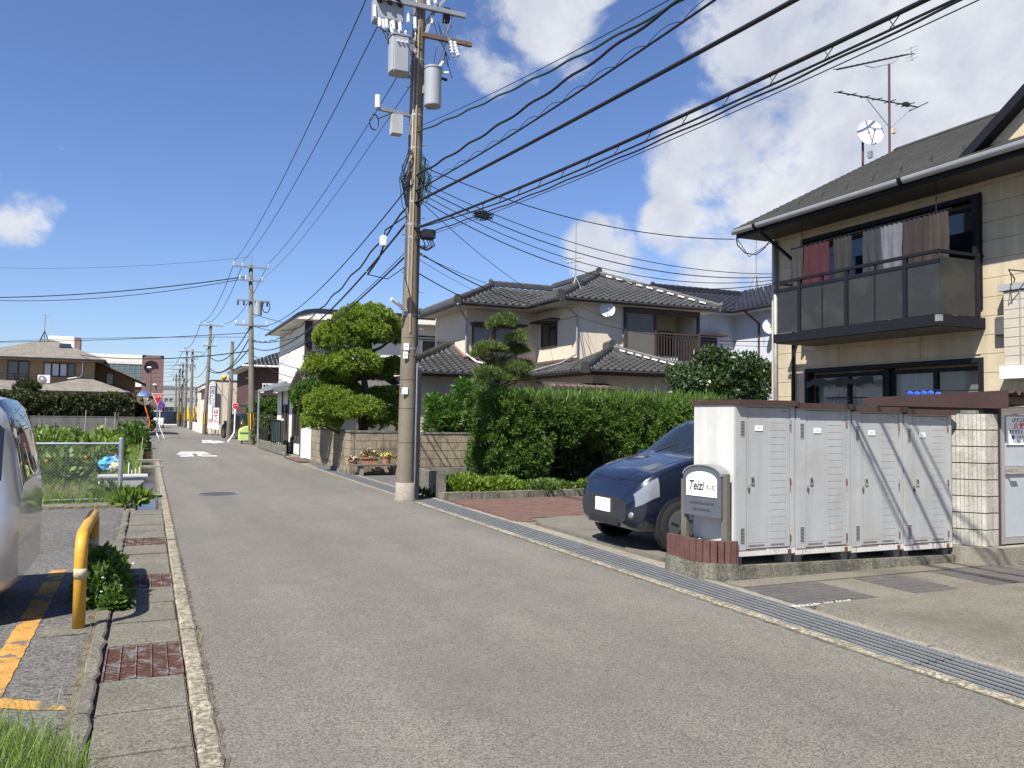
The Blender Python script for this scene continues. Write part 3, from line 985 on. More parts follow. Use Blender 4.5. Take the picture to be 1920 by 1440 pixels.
def sash(par, x, y0, y1, z0, z1, fm, n=2, curtain=None, gm_=None, fw=.05):
    fr_ = MB(); fr_.box((x, y0, z0), (x + .06, y0 + fw, z1)); fr_.box((x, y1 - fw, z0), (x + .06, y1, z1)); fr_.box((x, y0 + fw, z0), (x + .06, y1 - fw, z0 + fw)); fr_.box((x, y0 + fw, z1 - fw), (x + .06, y1 - fw, z1))
    for k in range(1, n):
        yy = y0 + (y1 - y0) * k / n; fr_.box((x, yy - fw * .6, z0 + fw), (x + .055, yy + fw * .6, z1 - fw))
    wdw = fr_.build('window', fm, par)
    for k in range(n):
        a = y0 + (y1 - y0) * k / n; b = y0 + (y1 - y0) * (k + 1) / n
        MB().box((x + .025, a + fw, z0 + fw), (x + .032, b - fw, z1 - fw)).build('pane', gm_ or m_glass, wdw)
        if curtain and curtain[k]:
            V = []; F = []
            m_ = 24
            for i in range(m_ + 1):
                yy = a + fw + (b - a - 2 * fw) * i / m_; xx = x + .12 + .018 * math.sin(i * 1.9) + .008 * math.sin(i * 4.1)
                V += [(xx, yy, z0 + .03), (xx, yy, z1 - .03)]
                if i:
                    F.append((2 * i - 2, 2 * i, 2 * i + 1, 2 * i - 1))
            cq = MB(); cq.add(V, F); cq.build('curtain', m_curtain, wdw)
    return wdw


m_glassc = mat('clear_glass', (0.25, 0.27, 0.28), 0.03, 0, spec=0.8, alpha=0.35)
sash(ap, AX0 + .16, 9.10, 10.92, .40, 2.55, m_frameblk, 2, (0, 1), m_glassc, .07)
sash(ap, AX0 + .16, 11.06, 12.80, .40, 2.55, m_frameblk, 2, (1, 1), m_glassc, .07)
sash(ap, AX0 + .16, 9.10, 10.95, 3.46, 5.22, m_frameblk, 2, None, m_glass, .07)
sash(ap, AX0 + .16, 11.05, 12.90, 3.46, 5.22, m_frameblk, 2, None, m_glass, .07)
MB().box((AX0 + .10, 10.93, .36), (AX0 + .24, 11.05, 2.60)).build('mullion', m_frameblk, ap)
tr = MB()
for (a, b, c_, d_) in HOLES:
    tr.box((AX0 - .03, a - .06, c_), (AX0 + .16, a + .02, d_ + .05)); tr.box((AX0 - .03, b - .02, c_), (AX0 + .16, b + .06, d_ + .05)); tr.box((AX0 - .03, a + .02, d_ - .03), (AX0 + .16, b - .02, d_ + .05))
tr.build('opening_trim', m_frameblk, ap)
# balcony
BX, BY0, BY1 = 11.22, 8.97, 12.66
bl = MB(); bl.box((BX - .03, BY0 - .02, 3.13), (AX0 - .002, BY1, 3.30)); bal = bl.build('balcony', m_frameblk, ap)
MB().box((BX + .02, BY0 + .02, 3.115), (AX0 - .01, BY1 - .02, 3.128)).build('underside', m_soffit, bal)
MB().box((BX - .035, BY0 - .025, 3.19), (BX + .05, BY0 + .05, 3.295)).build('corner_cap', m_galv_d, bal)
rl = MB(); rl.box((BX - .02, BY0, 4.28), (BX + .05, BY1, 4.33)); rl.box((BX + .05, BY0, 4.28), (AX0, BY0 + .06, 4.33)); rl.box((BX - .01, BY0, 4.12), (BX + .03, BY1, 4.18)); rl.box((BX + .03, BY1 - .05, 4.28), (AX0, BY1, 4.33))
rl.build('handrail', m_frameblk, bal)
ypost = [BY0, 9.57, 10.80, 11.95, BY1 - .06]
pn = [(9.03, 9.55), (9.66, 10.20), (10.23, 10.78), (10.89, 11.39), (11.42, 11.93), (12.04, 12.58)]
for a in ypost[1:-1]:
    MB().box((BX - .012, a, 3.30), (BX + .04, a + .075, 4.28)).build('post', m_frameblk, bal)
for a in (10.205, 11.395):
    MB().box((BX - .008, a, 3.30), (BX + .03, a + .02, 4.28)).build('post', m_frameblk, bal)
for a, b in pn:
    MB().box((BX, a, 3.31), (BX + .008, b, 4.12)).build('screen_panel', m_bpanel, bal)
MB().box((BX, BY0, 3.31), (BX + .012, BY0 + .06, 4.28)).build('screen_panel', m_bpanel, bal)
MB().box((BX + .02, BY0 + .01, 3.31), (AX0 - .2, BY0 + .018, 4.22)).build('screen_panel', m_bpanel, bal)
MB().box((AX0 - .19, BY0 - .01, 3.30), (AX0 - .10, BY0 + .06, 5.3)).build('post', m_frameblk, bal)
# laundry on the balcony
def cloth(y0, y1, z0, z1, x, col, nm, lab_):
    V = []; F = []; n, m_ = 14, 8
    for i in range(n + 1):
        for j in range(m_ + 1):
            yy = y0 + (y1 - y0) * i / n; zz = z1 - (z1 - z0) * j / m_
            V.append((x + .03 * math.sin(i * 1.1 + y0 * 5) * (j / m_) + .01 * math.sin(i * 2.3), yy + .02 * math.sin(j * .9 + y0 * 3) * j / m_, zz + .02 * math.sin(i * .8 + y0) * (j / m_)))
            if i and j:
                a_ = (i - 1) * (m_ + 1) + j - 1; F.append((a_, a_ + m_ + 1, a_ + m_ + 2, a_ + 1))
    q = MB(); q.add(V, F)
    return tag(q.build(nm, mat('cloth_' + lab_[:18], col, 0.95, 0.12, 6), smooth=True), lab_, 'laundry')


cloth(11.6, 12.25, 4.10, 5.02, 11.58, (0.05, 0.013, 0.017), 'towel', 'dull red towel hanging on the balcony')
cloth(12.26, 12.58, 3.95, 5.02, 11.58, (0.035, 0.035, 0.04), 'shirt', 'charcoal shirt hanging behind the red towel')
cloth(11.05, 11.5, 4.0, 5.02, 11.58, (0.028, 0.026, 0.026), 'trousers', 'dark trousers hanging beside the red towel')
cloth(9.95, 10.45, 4.0, 5.02, 11.58, (0.12, 0.12, 0.14), 'bath_towel', 'pale grey bath towel hanging on the balcony')
cloth(10.35, 10.8, 4.1, 5.02, 11.58, (0.03, 0.032, 0.04), 'jacket', 'dark blue jacket hanging beside the pale towel')
cloth(9.45, 9.95, 4.05, 5.02, 11.58, (0.03, 0.024, 0.022), 'blanket', 'brown blanket hanging between two towels')
cloth(9.08, 9.45, 4.0, 5.02, 11.58, (0.045, 0.034, 0.03), 'shirt', 'tan shirt hanging by the balcony end post')
pr = MB(); pr.tube([(11.58, 9.02, 5.02), (11.58, 12.6, 5.02)], .012); 
for yy in (9.3, 12.3):
    pr.tube([(11.58, yy, 5.02), (11.58, yy, 5.54)], .010)
tag(pr.build('drying_pole', m_frameblk), 'steel drying pole hung under the balcony eave', 'pole')
# roof: gable, ridge along the road
EX, EZ, RX, RZ = 11.42, 5.72, 16.3, 8.18
YR0, YR1 = 0.0, 14.12
slope = (RZ - EZ) / (RX - EX); nrm2 = np.array([-slope, 0, 1]); nrm2 /= np.linalg.norm(nrm2)
rf = MB(); rf.prism([(EX, YR1, EZ - .06), (RX, YR1, RZ - .06), (RX, YR1, RZ - .22), (EX + .1, YR1, EZ - .16)], (0, YR0 - YR1, 0))
rf.prism([(2 * RX - EX, YR1, EZ - .06), (RX, YR1, RZ - .06), (RX, YR1, RZ - .22), (2 * RX - EX - .1, YR1, EZ - .16)], (0, YR0 - YR1, 0))
roof = rf.build('roof', m_slate, ap)
nc = 27
for side in (0, 1):
    cs = MB()
    for k in range(nc):
        t0, t1 = k / nc, (k + 1) / nc + .006
        xa, za = EX + (RX - EX) * t0 - .02, EZ + (RZ - EZ) * t0 - .01; xb, zb_ = EX + (RX - EX) * t1, EZ + (RZ - EZ) * t1
        if side: xa, xb = 2 * RX - xa, 2 * RX - xb
        cs.prism([(xa, YR0, za + .018), (xb, YR0, zb_), (xb, YR0, zb_ - .05), (xa, YR0, za - .045)], (0, YR1 + .015 - YR0, 0))
    stuff(cs.build('slate_courses', m_slate, roof))
MB().prism([(RX - .16, YR0, RZ - .05), (RX, YR0, RZ + .05), (RX + .16, YR0, RZ - .05)], (0, YR1 - YR0 + .02, 0)).build('ridge_cap', m_slate, roof)
sg_ = MB()
for (px, py) in ((1494, 374), (1512, 370), (1558, 353), (1579, 349), (1567, 343), (1587, 337), (1629, 330), (1654, 324), (1632, 319), (1656, 312), (1709, 304), (1738, 296), (1706, 295), (1734, 286), (1798, 274), (1789, 266), (1832, 264), (1820, 257)):
    pass
for rr, off in ((3, 0), (5, .5)):
    for k in range(26):
        yy = 13.4 - (k + off) * .62
        t = rr / nc; xx = EX + (RX - EX) * t; zz = EZ + (RZ - EZ) * t
        if yy > .3 and not (5.0 < yy < 8.3 and rr > 3):
            sg_.prism([(xx - .02, yy - .022, zz + .015), (xx - .02, yy + .022, zz + .015), (xx + .02, yy, zz + .085)], (.010, 0, 0))
stuff(sg_.build('snow_guards', m_dark, roof))
sf = MB(); sf.box((EX + .08, YR0, EZ - .20), (AX0, YR1 - .05, EZ - .17)); sf.build('soffit', m_soffit, roof)
fb = MB(); fb.box((EX + .03, YR0, EZ - .21), (EX + .08, YR1 - .02, EZ - .05)); fb.build('fascia', m_frameblk, roof)
gu = MB(); V = []; F = []
for yy in (YR0, YR1 - .01):
    for k in range(9):
        a = math.pi + math.pi * k / 8
        V.append((EX - .045 + .065 * math.cos(a), yy, EZ - .045 + .10 * math.sin(a)))
for k in range(8):
    F.append((k, k + 1, 10 + k, 9 + k))
gu.add(V, F); gut = gu.build('gutter', m_gutter, roof, smooth=True)
for yy in (13.35, 9.75, 6.2):
    cb = MB(); V = []; F = []
    for y2 in (yy, yy + .09):
        for k in range(9):
            a = math.pi + math.pi * k / 8; V.append((EX - .045 + .069 * math.cos(a), y2, EZ - .045 + .104 * math.sin(a)))
    for k in range(8):
        F.append((k, k + 1, 10 + k, 9 + k))
    cb.add(V, F); cb.build('gutter_joint', m_frameblk, gut)
dp = MB(); dp.tube([(EX - .03, 13.30, EZ - .12), (EX + .02, 13.30, EZ - .24), (AX0 - .07, 13.18, 4.95), (AX0 - .07, 13.18, 4.75), (AX0 - .07, 13.18, 3.1), (AX0 - .07, 13.18, 0.05)], .038, 10)
dp.build('downpipe', m_frameblk, ap, smooth=True)
dp = MB(); dp.tube([(AX0 - .06, 13.72, 5.45), (AX0 - .06, 13.72, 0.05)], .045, 10); dp.build('downpipe', m_galv_d, ap, smooth=True)
MB().box((AX0 - .03, 13.79, 0), (AX0 + .05, 13.87, 5.5)).build('corner_trim', m_siding2, ap)
# gable dormer at the near end
a = PX(1843, 264, 11.62); b = PX(1920, 173, 11.62)
sl = (b[2] - a[2]) / (a[1] - b[1]); ya = a[1]; yc = ya - 3.2; za = 5.70
zc = za + sl * 3.2
ya = ya + (a[2] - za) / sl
dg_ = MB(); dg_.prism([(11.66, ya - .12, za), (11.66, yc - 3.2, za), (11.66, yc, zc - .1)], (4.4, 0, 0)); dorm = dg_.build('gable', m_siding2, ap)
gz = za + .02
while gz < zc - .2:
    half = (zc - .12 - gz) / sl; h2 = (zc - .12 - gz - CH) / sl
    if h2 < .05: break
    MB().prism([(11.645, yc + half - .1, gz), (11.645, yc - half + .1, gz), (11.645, yc - h2 + .1, gz + CH - .008), (11.645, yc + h2 - .1, gz + CH - .008)], (.012, 0, 0)).build('siding_panel', m_siding2, dorm)
    gz += CH
rk = MB()
rk.prism([(11.45, ya + .14, za - .06), (11.45, yc, zc + .06), (11.45, yc, zc - .10), (11.45, ya - .02, za - .12)], (.25, 0, 0))
rk.prism([(11.45, 2 * yc - ya - .14, za - .06), (11.45, yc, zc + .06), (11.45, yc, zc - .10), (11.45, 2 * yc - ya + .02, za - .12)], (.25, 0, 0))
rk.prism([(11.70, ya + .12, za - .05), (11.70, yc, zc + .05), (11.70, yc, zc - .06), (11.70, ya, za - .09)], (4.2, 0, 0))
rk.prism([(11.70, 2 * yc - ya - .12, za - .05), (11.70, yc, zc + .05), (11.70, yc, zc - .06), (11.70, 2 * yc - ya, za - .09)], (4.2, 0, 0))
rk.build('rake_board', m_frameblk, dorm)
# boxed bay window with sill on the near stretch of wall
wb = MB(); y_l = PX(1872, 640, 12.0)[1]
wb.box((12.02, y_l - 1.9, 2.30), (AX0 - .002, y_l, 2.50)); baywin = wb.build('window', m_white, ap)
MB().box((12.03, y_l - 1.85, 3.66), (AX0 - .002, y_l + .03, 3.76)).build('hood', m_gutter, baywin)
m_slit = mat('pale_shutter', (0.46, 0.42, 0.34), 0.6, 0.05, 3)
for k in range(8):
    MB().box((12.06, y_l - 1.82, 2.51 + k * .143), (12.09, y_l - .05, 2.51 + k * .143 + .135)).build('slat', m_slit, baywin)
MB().tube([(12.045, y_l - .32, 2.5), (12.045, y_l - .32, 3.66)], .010, 6).build('rod', m_galv_d, baywin)
MB().box((12.095, y_l - 1.82, 2.5), (12.12, y_l - .05, 3.66)).build('shutter_back', m_dark, baywin)
br = MB(); br.tube([(AX0, y_l - .1, 3.86), (11.75, y_l - .35, 3.92), (AX0, y_l - .7, 3.84)], .012, 6); br.tube([(11.9, y_l - .28, 3.9), (11.9, y_l - .3, 3.7)], .008, 6); br.build('laundry_bracket', m_dark, ap)
MB().box((12.12, 8.38, 2.98), (AX0 - .002, 8.72, 3.28)).build('vent_hood', mat('vent_grey', (0.09, 0.095, 0.10), 0.5), ap, bevel=.02)
MB().cyl((AX0 - .002, 8.05, 5.1), (AX0 - .12, 8.05, 5.1), .16, n=20).build('vent_cap', m_dark, ap)
wb2 = MB(); V = []; F = []
for i in range(40):
    yy = 11.1 + 1.7 * i / 39
    V += [(AX0 - .10 + .02 * math.sin(i * .7), yy, 2.44 + .03 * math.sin(i * .45)), (AX0 - .10 + .03 * math.sin(i * .9), yy, 2.30 + .03 * math.sin(i * .6))]
    if i: F.append((2 * i - 2, 2 * i, 2 * i + 1, 2 * i - 1))
wb2.add(V, F); wb2.build('rolled_blind', mat('blind_cloth', (0.05, 0.055, 0.055), 0.9), ap)
hg = MB(); hg.tube([(11.9, 11.42, 2.06), (11.9, 12.0, 2.06)], .012, 6)
for k in range(7):
    c_ = (11.9, 11.44 + k * .085, 2.02); hg.tube([(c_[0], c_[1] + .03 * math.cos(t), c_[2] + .03 * math.sin(t)) for t in np.linspace(0, 2 * math.pi, 9)], .007, 5, cap=False)
hg.tube([(11.9, 11.42, 2.06), (12.4, 11.42, 2.06)], .012, 6)
hg.build('hanging_rail', m_dark, ap)
pg = MB(); pg.tube([(11.4, 9.1, 2.12), (11.4, 9.75, 2.12)], .012, 6); pg.tube([(11.4, 9.1, 2.12), (12.4, 9.1, 2.15)], .012, 6)
pgo = pg.build('hanging_rail', m_dark, ap)
m_bluep = mat('blue_plastic', (0.03, 0.10, 0.55), 0.4, 0.1, 20)
for k in range(5):
    MB().ell((11.4, 9.15 + k * .13, 2.07 + random.uniform(-.02, .02)), .03, .06, .045, 8, 6).build('blue_peg', m_bluep, pgo)

# roof aerials: both masts stand at the gable end
m_mast = mat('mast_brown', (0.10, 0.045, 0.04), 0.5, 0.1, 8)
an = thing('rooftop_aerial', 'two tier television aerial on a brown mast over the slate roof', 'antenna', (15.9, 14.0, 8.0))
bp = PY(1668, 292, 14.0); tp = PY(1668, 120, 14.0); X_ = bp[0]
MB().tube([(X_, 14.0, bp[2] - .45), (X_, 14.0, tp[2])], .028, 8).build('mast', m_mast, an)
def P14(px, py): return PY(px, py, 14.0)
q = MB(); q.tube([P14(1569, 131), P14(1714, 100)], .014, 6); q.build('boom', m_dark, an)
for k in range(13):
    t = k / 14; c = P14(1569, 131) * (1 - t) + P14(1714, 100) * t
    MB().tube([c + (0, -.10, -.01), c + (0, .10, .05)], .011, 5).build('director', m_dark, an)
q = MB(); c = P14(1709, 101)
for z_ in (-.14, -.05, .05, .14):
    q.tube([c + (0, -.18, z_), c + (0, .18, z_)], .006, 5)
q.tube([c + (.02, 0, -.17), c + (-.02, 0, .17)], .010, 5); q.build('reflector', m_galv_d, an)
q = MB(); q.tube([P14(1622, 123), P14(1637, 127), P14(1668, 120), P14(1680, 114), P14(1684, 107)], .010, 6); q.build('support_arm', m_galv_d, an)
q = MB(); a, b = P14(1572, 173), P14(1722, 201); q.tube([a, b], .016, 6); q.build('boom', m_dark, an)
for k, L_ in enumerate((.35, .36, .37, .38, .42, .42, .46, .62)):
    t = (0, .16, .32, .47, .63, .78, .86, 1.0)[k]; c = a * (1 - t) + b * t
    MB().tube([c + (-L_ * .45, -L_ * .8, -.10), c + (L_ * .45, L_ * .8, .12)], .012, 5).build('element', m_dark, an)
MB().box(a * .16 + b * .84 - (.09, .04, .03), a * .16 + b * .84 + (.09, .04, .05)).build('feed_box', m_dark, an)
q = MB(); q.tube([P14(1626, 186), P14(1667, 238)], .010, 5); q.tube([P14(1712, 201), P14(1671, 239)], .010, 5); q.build('brace', m_galv_d, an)
c = P14(1671, 246); MB().box(c - (.04, .1, .07), c + (.06, -.02, .05)).build('booster', m_slit, an)
ds = thing('satellite_dish', 'large white satellite dish on a brown post at the roof edge', 'satellite dish', (15.2, 14.1, 7.4))


def dish(par, c, r_, look, m_, depth=.12, local=False):
    look = np.array((-.36, -.9, .14), float); look /= np.linalg.norm(look)
    s = np.cross(look, (0, 0, 1)); s /= np.linalg.norm(s); u = np.cross(s, look)
    V = [np.array(c) - look * depth * r_]; F = []; nr_, na = 5, 28
    for i in range(1, nr_ + 1):
        rr = i / nr_
        for k in range(na):
            t = 2 * math.pi * k / na
            V.append(np.array(c) + (s * math.cos(t) + u * math.sin(t)) * r_ * rr - look * depth * r_ * (1 - rr * rr))
    for k in range(na):
        F.append((0, 1 + k, 1 + (k + 1) % na))
    for i in range(nr_ - 1):
        for k in range(na):
            o = 1 + i * na; F.append((o + k, o + na + k, o + na + (k + 1) % na, o + (k + 1) % na))
    q = MB(); q.add(V, F); b_ = np.array(V) - look * .012
    q.add(b_, [tuple(reversed(f_)) for f_ in F])
    o = q.build('reflector', m_, par, smooth=True, fixn=False)
    arm = MB(); e = np.array(c) + look * r_ * .75 - u * r_ * .15
    arm.tube([np.array(c) - u * r_ * .95, e], .012, 6); arm.build('feed_arm', m_galv_d, par)
    hd = MB(); hd.tube([e - look * .05, e + look * .04], [.03, .022], 8); hd.build('receiver', m_galv_d, par)
    return o


m_dish = mat('dish_white', (0.55, 0.56, 0.57), 0.35, 0.03, 5)
c = PY(1632, 248, 14.2)
dish(ds, c, .32, (-.55, -.75, .45), m_dish)
bp = PY(1628, 305, 14.2)
MB().tube([(bp[0], 14.36, bp[2] - .35), (bp[0], 14.36, c[2]), (c[0], 14.25, c[2])], .028, 8).build('post', m_mast, ds)
MB().box((bp[0] + .02, 14.15, bp[2] + .12), (bp[0] + .10, 14.25, bp[2] + .28)).build('switch_box', m_galv_d, ds)
MB().tube([(bp[0], 14.36, bp[2] - .30), (bp[0], 13.7, bp[2] - .30)], .02, 6).build('wall_bracket', m_mast, ds)
MB().tube([(X_, 14.0, 7.72), (X_, 13.6, 7.72)], .02, 6).build('wall_bracket', m_mast, an)
# ------------------------------------------------------------------ tiled roofs
TW, TC = 0.272, 0.235
_us = np.array([0, .2, .45, .65, .82, 1.0]); _hs = np.array([.012, -.012, -.012, .006, .040, .014])


def roof_plane(par, P, Q, inward, s, hl, hr, run, m_, quota=0, deck=True, name='roof'):
    P = np.array(P, float); Q = np.array(Q, float); U = Q - P; Lg = np.linalg.norm(U); U /= Lg
    inw = np.array(inward, float); c = math.sqrt(1 + s * s)
    Vv = (inw + np.array([0, 0, s])) / c
    Nn = np.cross(U, Vv)
    if Nn[2] < 0: Nn = -Nn
    vmax = run * c
    lo = lambda v: hl * v / c
    hi = lambda v: Lg - hr * v / c
    sub = None
    if deck:
        d_ = MB(); zo = Nn * -.03
        d_.prism([P + zo, Q + zo, Q - U * hr * run + Vv * vmax + zo, P + U * hl * run + Vv * vmax + zo], -Nn * .09)
        sub = d_.build(name, m_, par)
    V = []; F = []; oc = 0
    proto = None; cnt = 0
    nrow = int(math.ceil(vmax / TC))
    umin = min(0, lo(vmax)); umaxx = max(Lg, hi(vmax))
    ncol0 = int(math.floor(umin / TW)); ncol1 = int(math.ceil(umaxx / TW))
    M3 = np.column_stack([U, Vv, Nn])
    for j in range(nrow):
        v0 = j * TC - .012; v1 = min((j + 1) * TC + .02, vmax)
        for i in range(ncol0, ncol1):
            u0 = i * TW
            vm = (v0 + v1) / 2
            if u0 + TW < lo(vm) + .02 or u0 > hi(vm) - .02:
                continue
            uu = u0 + _us * TW
            inside = uu[0] >= max(lo(v0), lo(v1)) - .03 and uu[-1] <= min(hi(v0), hi(v1)) + .03 and (j + 1) * TC < vmax
            if inside and cnt < quota:
                if proto is None:
                    pv = [(a * TW, 0, h_ + .034) for a, h_ in zip(_us, _hs)] + [(a * TW, TC + .032, h_ + .004) for a, h_ in zip(_us, _hs)] + [(a * TW, 0, h_ - .004) for a, h_ in zip(_us, _hs)]
                    pf = [(k, k + 1, 7 + k, 6 + k) for k in range(5)] + [(12 + k, 13 + k, k + 1, k) for k in range(5)]
                    q = MB(); q.add(pv, pf); proto = q.build('roof_tile', m_, par, local=True); ob = proto
                else:
                    ob = proto.copy(); COL.objects.link(ob)
                o = P + U * u0 + Vv * v0 - ORG[par.name]
                mw = Matrix(((M3[0, 0], M3[0, 1], M3[0, 2], o[0]), (M3[1, 0], M3[1, 1], M3[1, 2], o[1]), (M3[2, 0], M3[2, 1], M3[2, 2], o[2]), (0, 0, 0, 1)))
                ob.matrix_local = mw
                cnt += 1
                continue
            ua = np.clip(uu, lo(v0), hi(v0)); ub = np.clip(uu, lo(v1), hi(v1))
            b = len(V)
            for a, h_ in zip(ua, _hs): V.append(P + U * a + Vv * v0 + Nn * (h_ + .034))
            for a, h_ in zip(ub, _hs): V.append(P + U * a + Vv * v1 + Nn * (h_ + .004))
            for a, h_ in zip(ua, _hs): V.append(P + U * a + Vv * v0 + Nn * (h_ - .004))
            F += [(b + k, b + k + 1, b + 7 + k, b + 6 + k) for k in range(5)] + [(b + 12 + k, b + 13 + k, b + k + 1, b + k) for k in range(5)]
    if F:
        stuff(np_mesh('roof_tiles', np.array(V), np.array(F), m_, par))
    return sub


_rt = {}


def ridge_tiles(par, p0, p1, m_, r_=.085, band=True, end0=False, end1=False):
    p0 = np.array(p0, float); p1 = np.array(p1, float); d = p1 - p0; L_ = np.linalg.norm(d); d /= L_
    if band:
        bq = MB(); bq.bar(p0 + (0, 0, .05), p1 + (0, 0, .05), .20, .12); bq.build('ridge_bed', m_, par)
    n = max(1, round(L_ / .30)); st = L_ / n
    z = Vector(d); y = Vector((0, 0, 1)); x = y.cross(z).normalized(); y = z.cross(x)
    key = (m_.name, round(st, 3))
    for k in range(n):
        if key not in _rt:
            q = MB(); V = []; F = []
            for t, rr in ((-.02, r_ * 1.08), (.05, r_ * 1.08), (.06, r_), (st, r_ * .94)):
                for a in range(9):
                    an_ = math.pi * a / 8; V.append((rr * math.cos(an_), rr * math.sin(an_) * 1.1, t))
            for a in range(3):
                for b in range(8): F.append((a * 9 + b, a * 9 + b + 1, a * 9 + 10 + b, a * 9 + 9 + b))
            F.append(tuple(range(9)))
            q.add(V, F); ob = q.build('ridge_tile', m_, par, local=True); _rt[key] = ob.data
        else:
            ob = bpy.data.objects.new('ridge_tile', _rt[key]); COL.objects.link(ob); ob.parent = par; ORG[ob.name] = ORG[par.name]
        o = p0 + d * st * k + (0, 0, .10) - ORG[par.name]
        ob.matrix_local = Matrix(((x[0], y[0], z[0], o[0]), (x[1], y[1], z[1], o[1]), (x[2], y[2], z[2], o[2]), (0, 0, 0, 1)))
    for e, p, sg2 in ((end0, p0, -1), (end1, p1, 1)):
        if e:
            q = MB(); q.cyl(p + d * sg2 * .0 + (0, 0, .13), p + d * sg2 * .09 + (0, 0, .13), .13, n=16); q.bar(p + (0, 0, -.02), p + d * sg2 * .07 + (0, 0, -.02), .30, .20); q.build('ridge_end_tile', m_, par)


def gutter_line(par, p0, p1, m_):
    return MB().tube([np.array(p0) - (0, 0, .05), np.array(p1) - (0, 0, .05)], .055, 8).build('gutter', m_, par)


m_kawara = mat('grey_kawara', (0.048, 0.048, 0.046), 0.5, 0.18, 2.5, spec=0.45, island=0.18, stain=(0.08, 0.077, 0.07), stain_amt=0.35, stain_scale=3)
m_kawara_n = mat('black_kawara', (0.018, 0.019, 0.025), 0.4, 0.15, 2.5, spec=0.5, island=0.2)
m_stucco = mat('beige_stucco', (0.62, 0.53, 0.42), 0.95, 0.05, 1.2, 0.3, 60, streak=0.05)
m_stucco_w = mat('white_stucco', (0.74, 0.71, 0.62), 0.95, 0.05, 1.2, streak=0.06)
m_bluewall = mat('blue_grey_siding', (0.50, 0.53, 0.58), 0.85, 0.04, 1.2, streak=0.06)
m_brwood = mat('dark_brown_wood', (0.055, 0.038, 0.03), 0.7, 0.15, 5)
m_soffw = mat('eave_board', (0.50, 0.46, 0.38), 0.9, 0.04, 2)
m_dkgut = mat('dark_gutter', (0.03, 0.028, 0.028), 0.4, 0.1, 4)
m_plaster = mat('ridge_plaster', (0.72, 0.70, 0.66), 0.9, 0.05, 5)


def window_y(par, x0, x1, y, z0, z1, fm, n=2, gm_=None, fw=.05, rec=None, curtain=False):
    # window on a wall that faces -Y
    f_ = MB(); f_.box((x0, y - .05, z0), (x0 + fw, y + .02, z1)); f_.box((x1 - fw, y - .05, z0), (x1, y + .02, z1)); f_.box((x0 + fw, y - .05, z0), (x1 - fw, y + .02, z0 + fw)); f_.box((x0 + fw, y - .05, z1 - fw), (x1 - fw, y + .02, z1))
    for k in range(1, n):
        xx = x0 + (x1 - x0) * k / n; f_.box((xx - fw * .5, y - .045, z0 + fw), (xx + fw * .5, y + .02, z1 - fw))
    w_ = f_.build('window', fm, par)
    for k in range(n):
        a = x0 + (x1 - x0) * k / n; b = x0 + (x1 - x0) * (k + 1) / n
        MB().box((a + fw, y - .02, z0 + fw), (b - fw, y - .012, z1 - fw)).build('pane', (m_curtain if curtain and k < n - 1 else gm_) or m_glass, w_)
    return w_


def window_x(par, y0, y1, x, z0, z1, fm, n=2, gm_=None, fw=.05):
    # window on a wall that faces -X
    f_ = MB(); f_.box((x - .05, y0, z0), (x + .02, y0 + fw, z1)); f_.box((x - .05, y1 - fw, z0), (x + .02, y1, z1)); f_.box((x - .05, y0 + fw, z0), (x + .02, y1 - fw, z0 + fw)); f_.box((x - .05, y0 + fw, z1 - fw), (x + .02, y1 - fw, z1))
    for k in range(1, n):
        yy = y0 + (y1 - y0) * k / n; f_.box((x - .045, yy - fw * .5, z0 + fw), (x + .02, yy + fw * .5, z1 - fw))
    w_ = f_.build('window', fm, par)
    for k in range(n):
        a = y0 + (y1 - y0) * k / n; b = y0 + (y1 - y0) * (k + 1) / n
        MB().box((x - .02, a + fw, z0 + fw), (x - .012, b - fw, z1 - fw)).build('pane', gm_ or m_glass, w_)
    return w_


# ------------------------------------------------------------------ beige house with grey tiles
bh = thing('tiled_house', 'two storey beige stucco house with stepped grey tile roofs behind the hedge', 'house', (13, 28, 0))
S2 = 0.45; E2 = 5.75
wl_ = MB(); wl_.box((10.72, 28.5, 2.9), (13.6, 32.2, 5.70)); wl_.box((13.6, 25.2, 2.9), (15.45, 33, 5.70)); wl_.box((15.45, 26.5, 2.9), (18.8, 33, 5.70)); wl_.box((18.62, 25.2, 2.9), (18.8, 26.5, 5.70))
wl_.build('upper_wall', m_stucco, bh)
wl_ = MB(); wl_.box((8.2, 27.6, 0), (13.1, 33, 3.05)); wl_.box((13.1, 23.2, 0), (18.8, 33, 3.05)); wl_.build('lower_wall', m_stucco, bh)
# second floor roofs
roof_plane(bh, (10.05, 27.65, E2), (12.75, 27.65, E2), (0, 1, 0), S2, 1, -1, 2.2, m_kawara, 70)
roof_plane(bh, (10.05, 32.05, E2), (10.05, 27.65, E2), (1, 0, 0), S2, 1, 1, 2.2, m_kawara, 0)
roof_plane(bh, (12.75, 29.85, E2), (12.75, 24.8, E2), (1, 0, 0), S2, 0, 1, 3.32, m_kawara, 0)
roof_plane(bh, (12.75, 24.8, E2), (19.4, 24.8, E2), (0, 1, 0), S2, 1, 1, 3.32, m_kawara, 130)
bkr = MB(); bkr.prism([(10.05, 32.05, E2), (12.25, 29.85, E2 + .99), (16, 29.85, E2 + .99), (16, 32.05, E2)], (0, 0, -.1)); bkr.prism([(19.4, 24.8, E2), (16.08, 28.12, E2 + 1.49), (16.08, 33.5, E2 + 1.49), (19.4, 33.5, E2)], (0, 0, -.1)); bkr.prism([(12.75, 29.85, E2), (16.07, 29.85, E2 + 1.49), (16.07, 33.5, E2 + 1.49), (12.75, 33.5, E2)], (0, 0, -.1)); bkr.build('roof', m_kawara, bh)
ap2 = np.array([16.075, 28.125, E2 + 1.494]); ap1 = np.array([12.25, 29.85, E2 + .99])
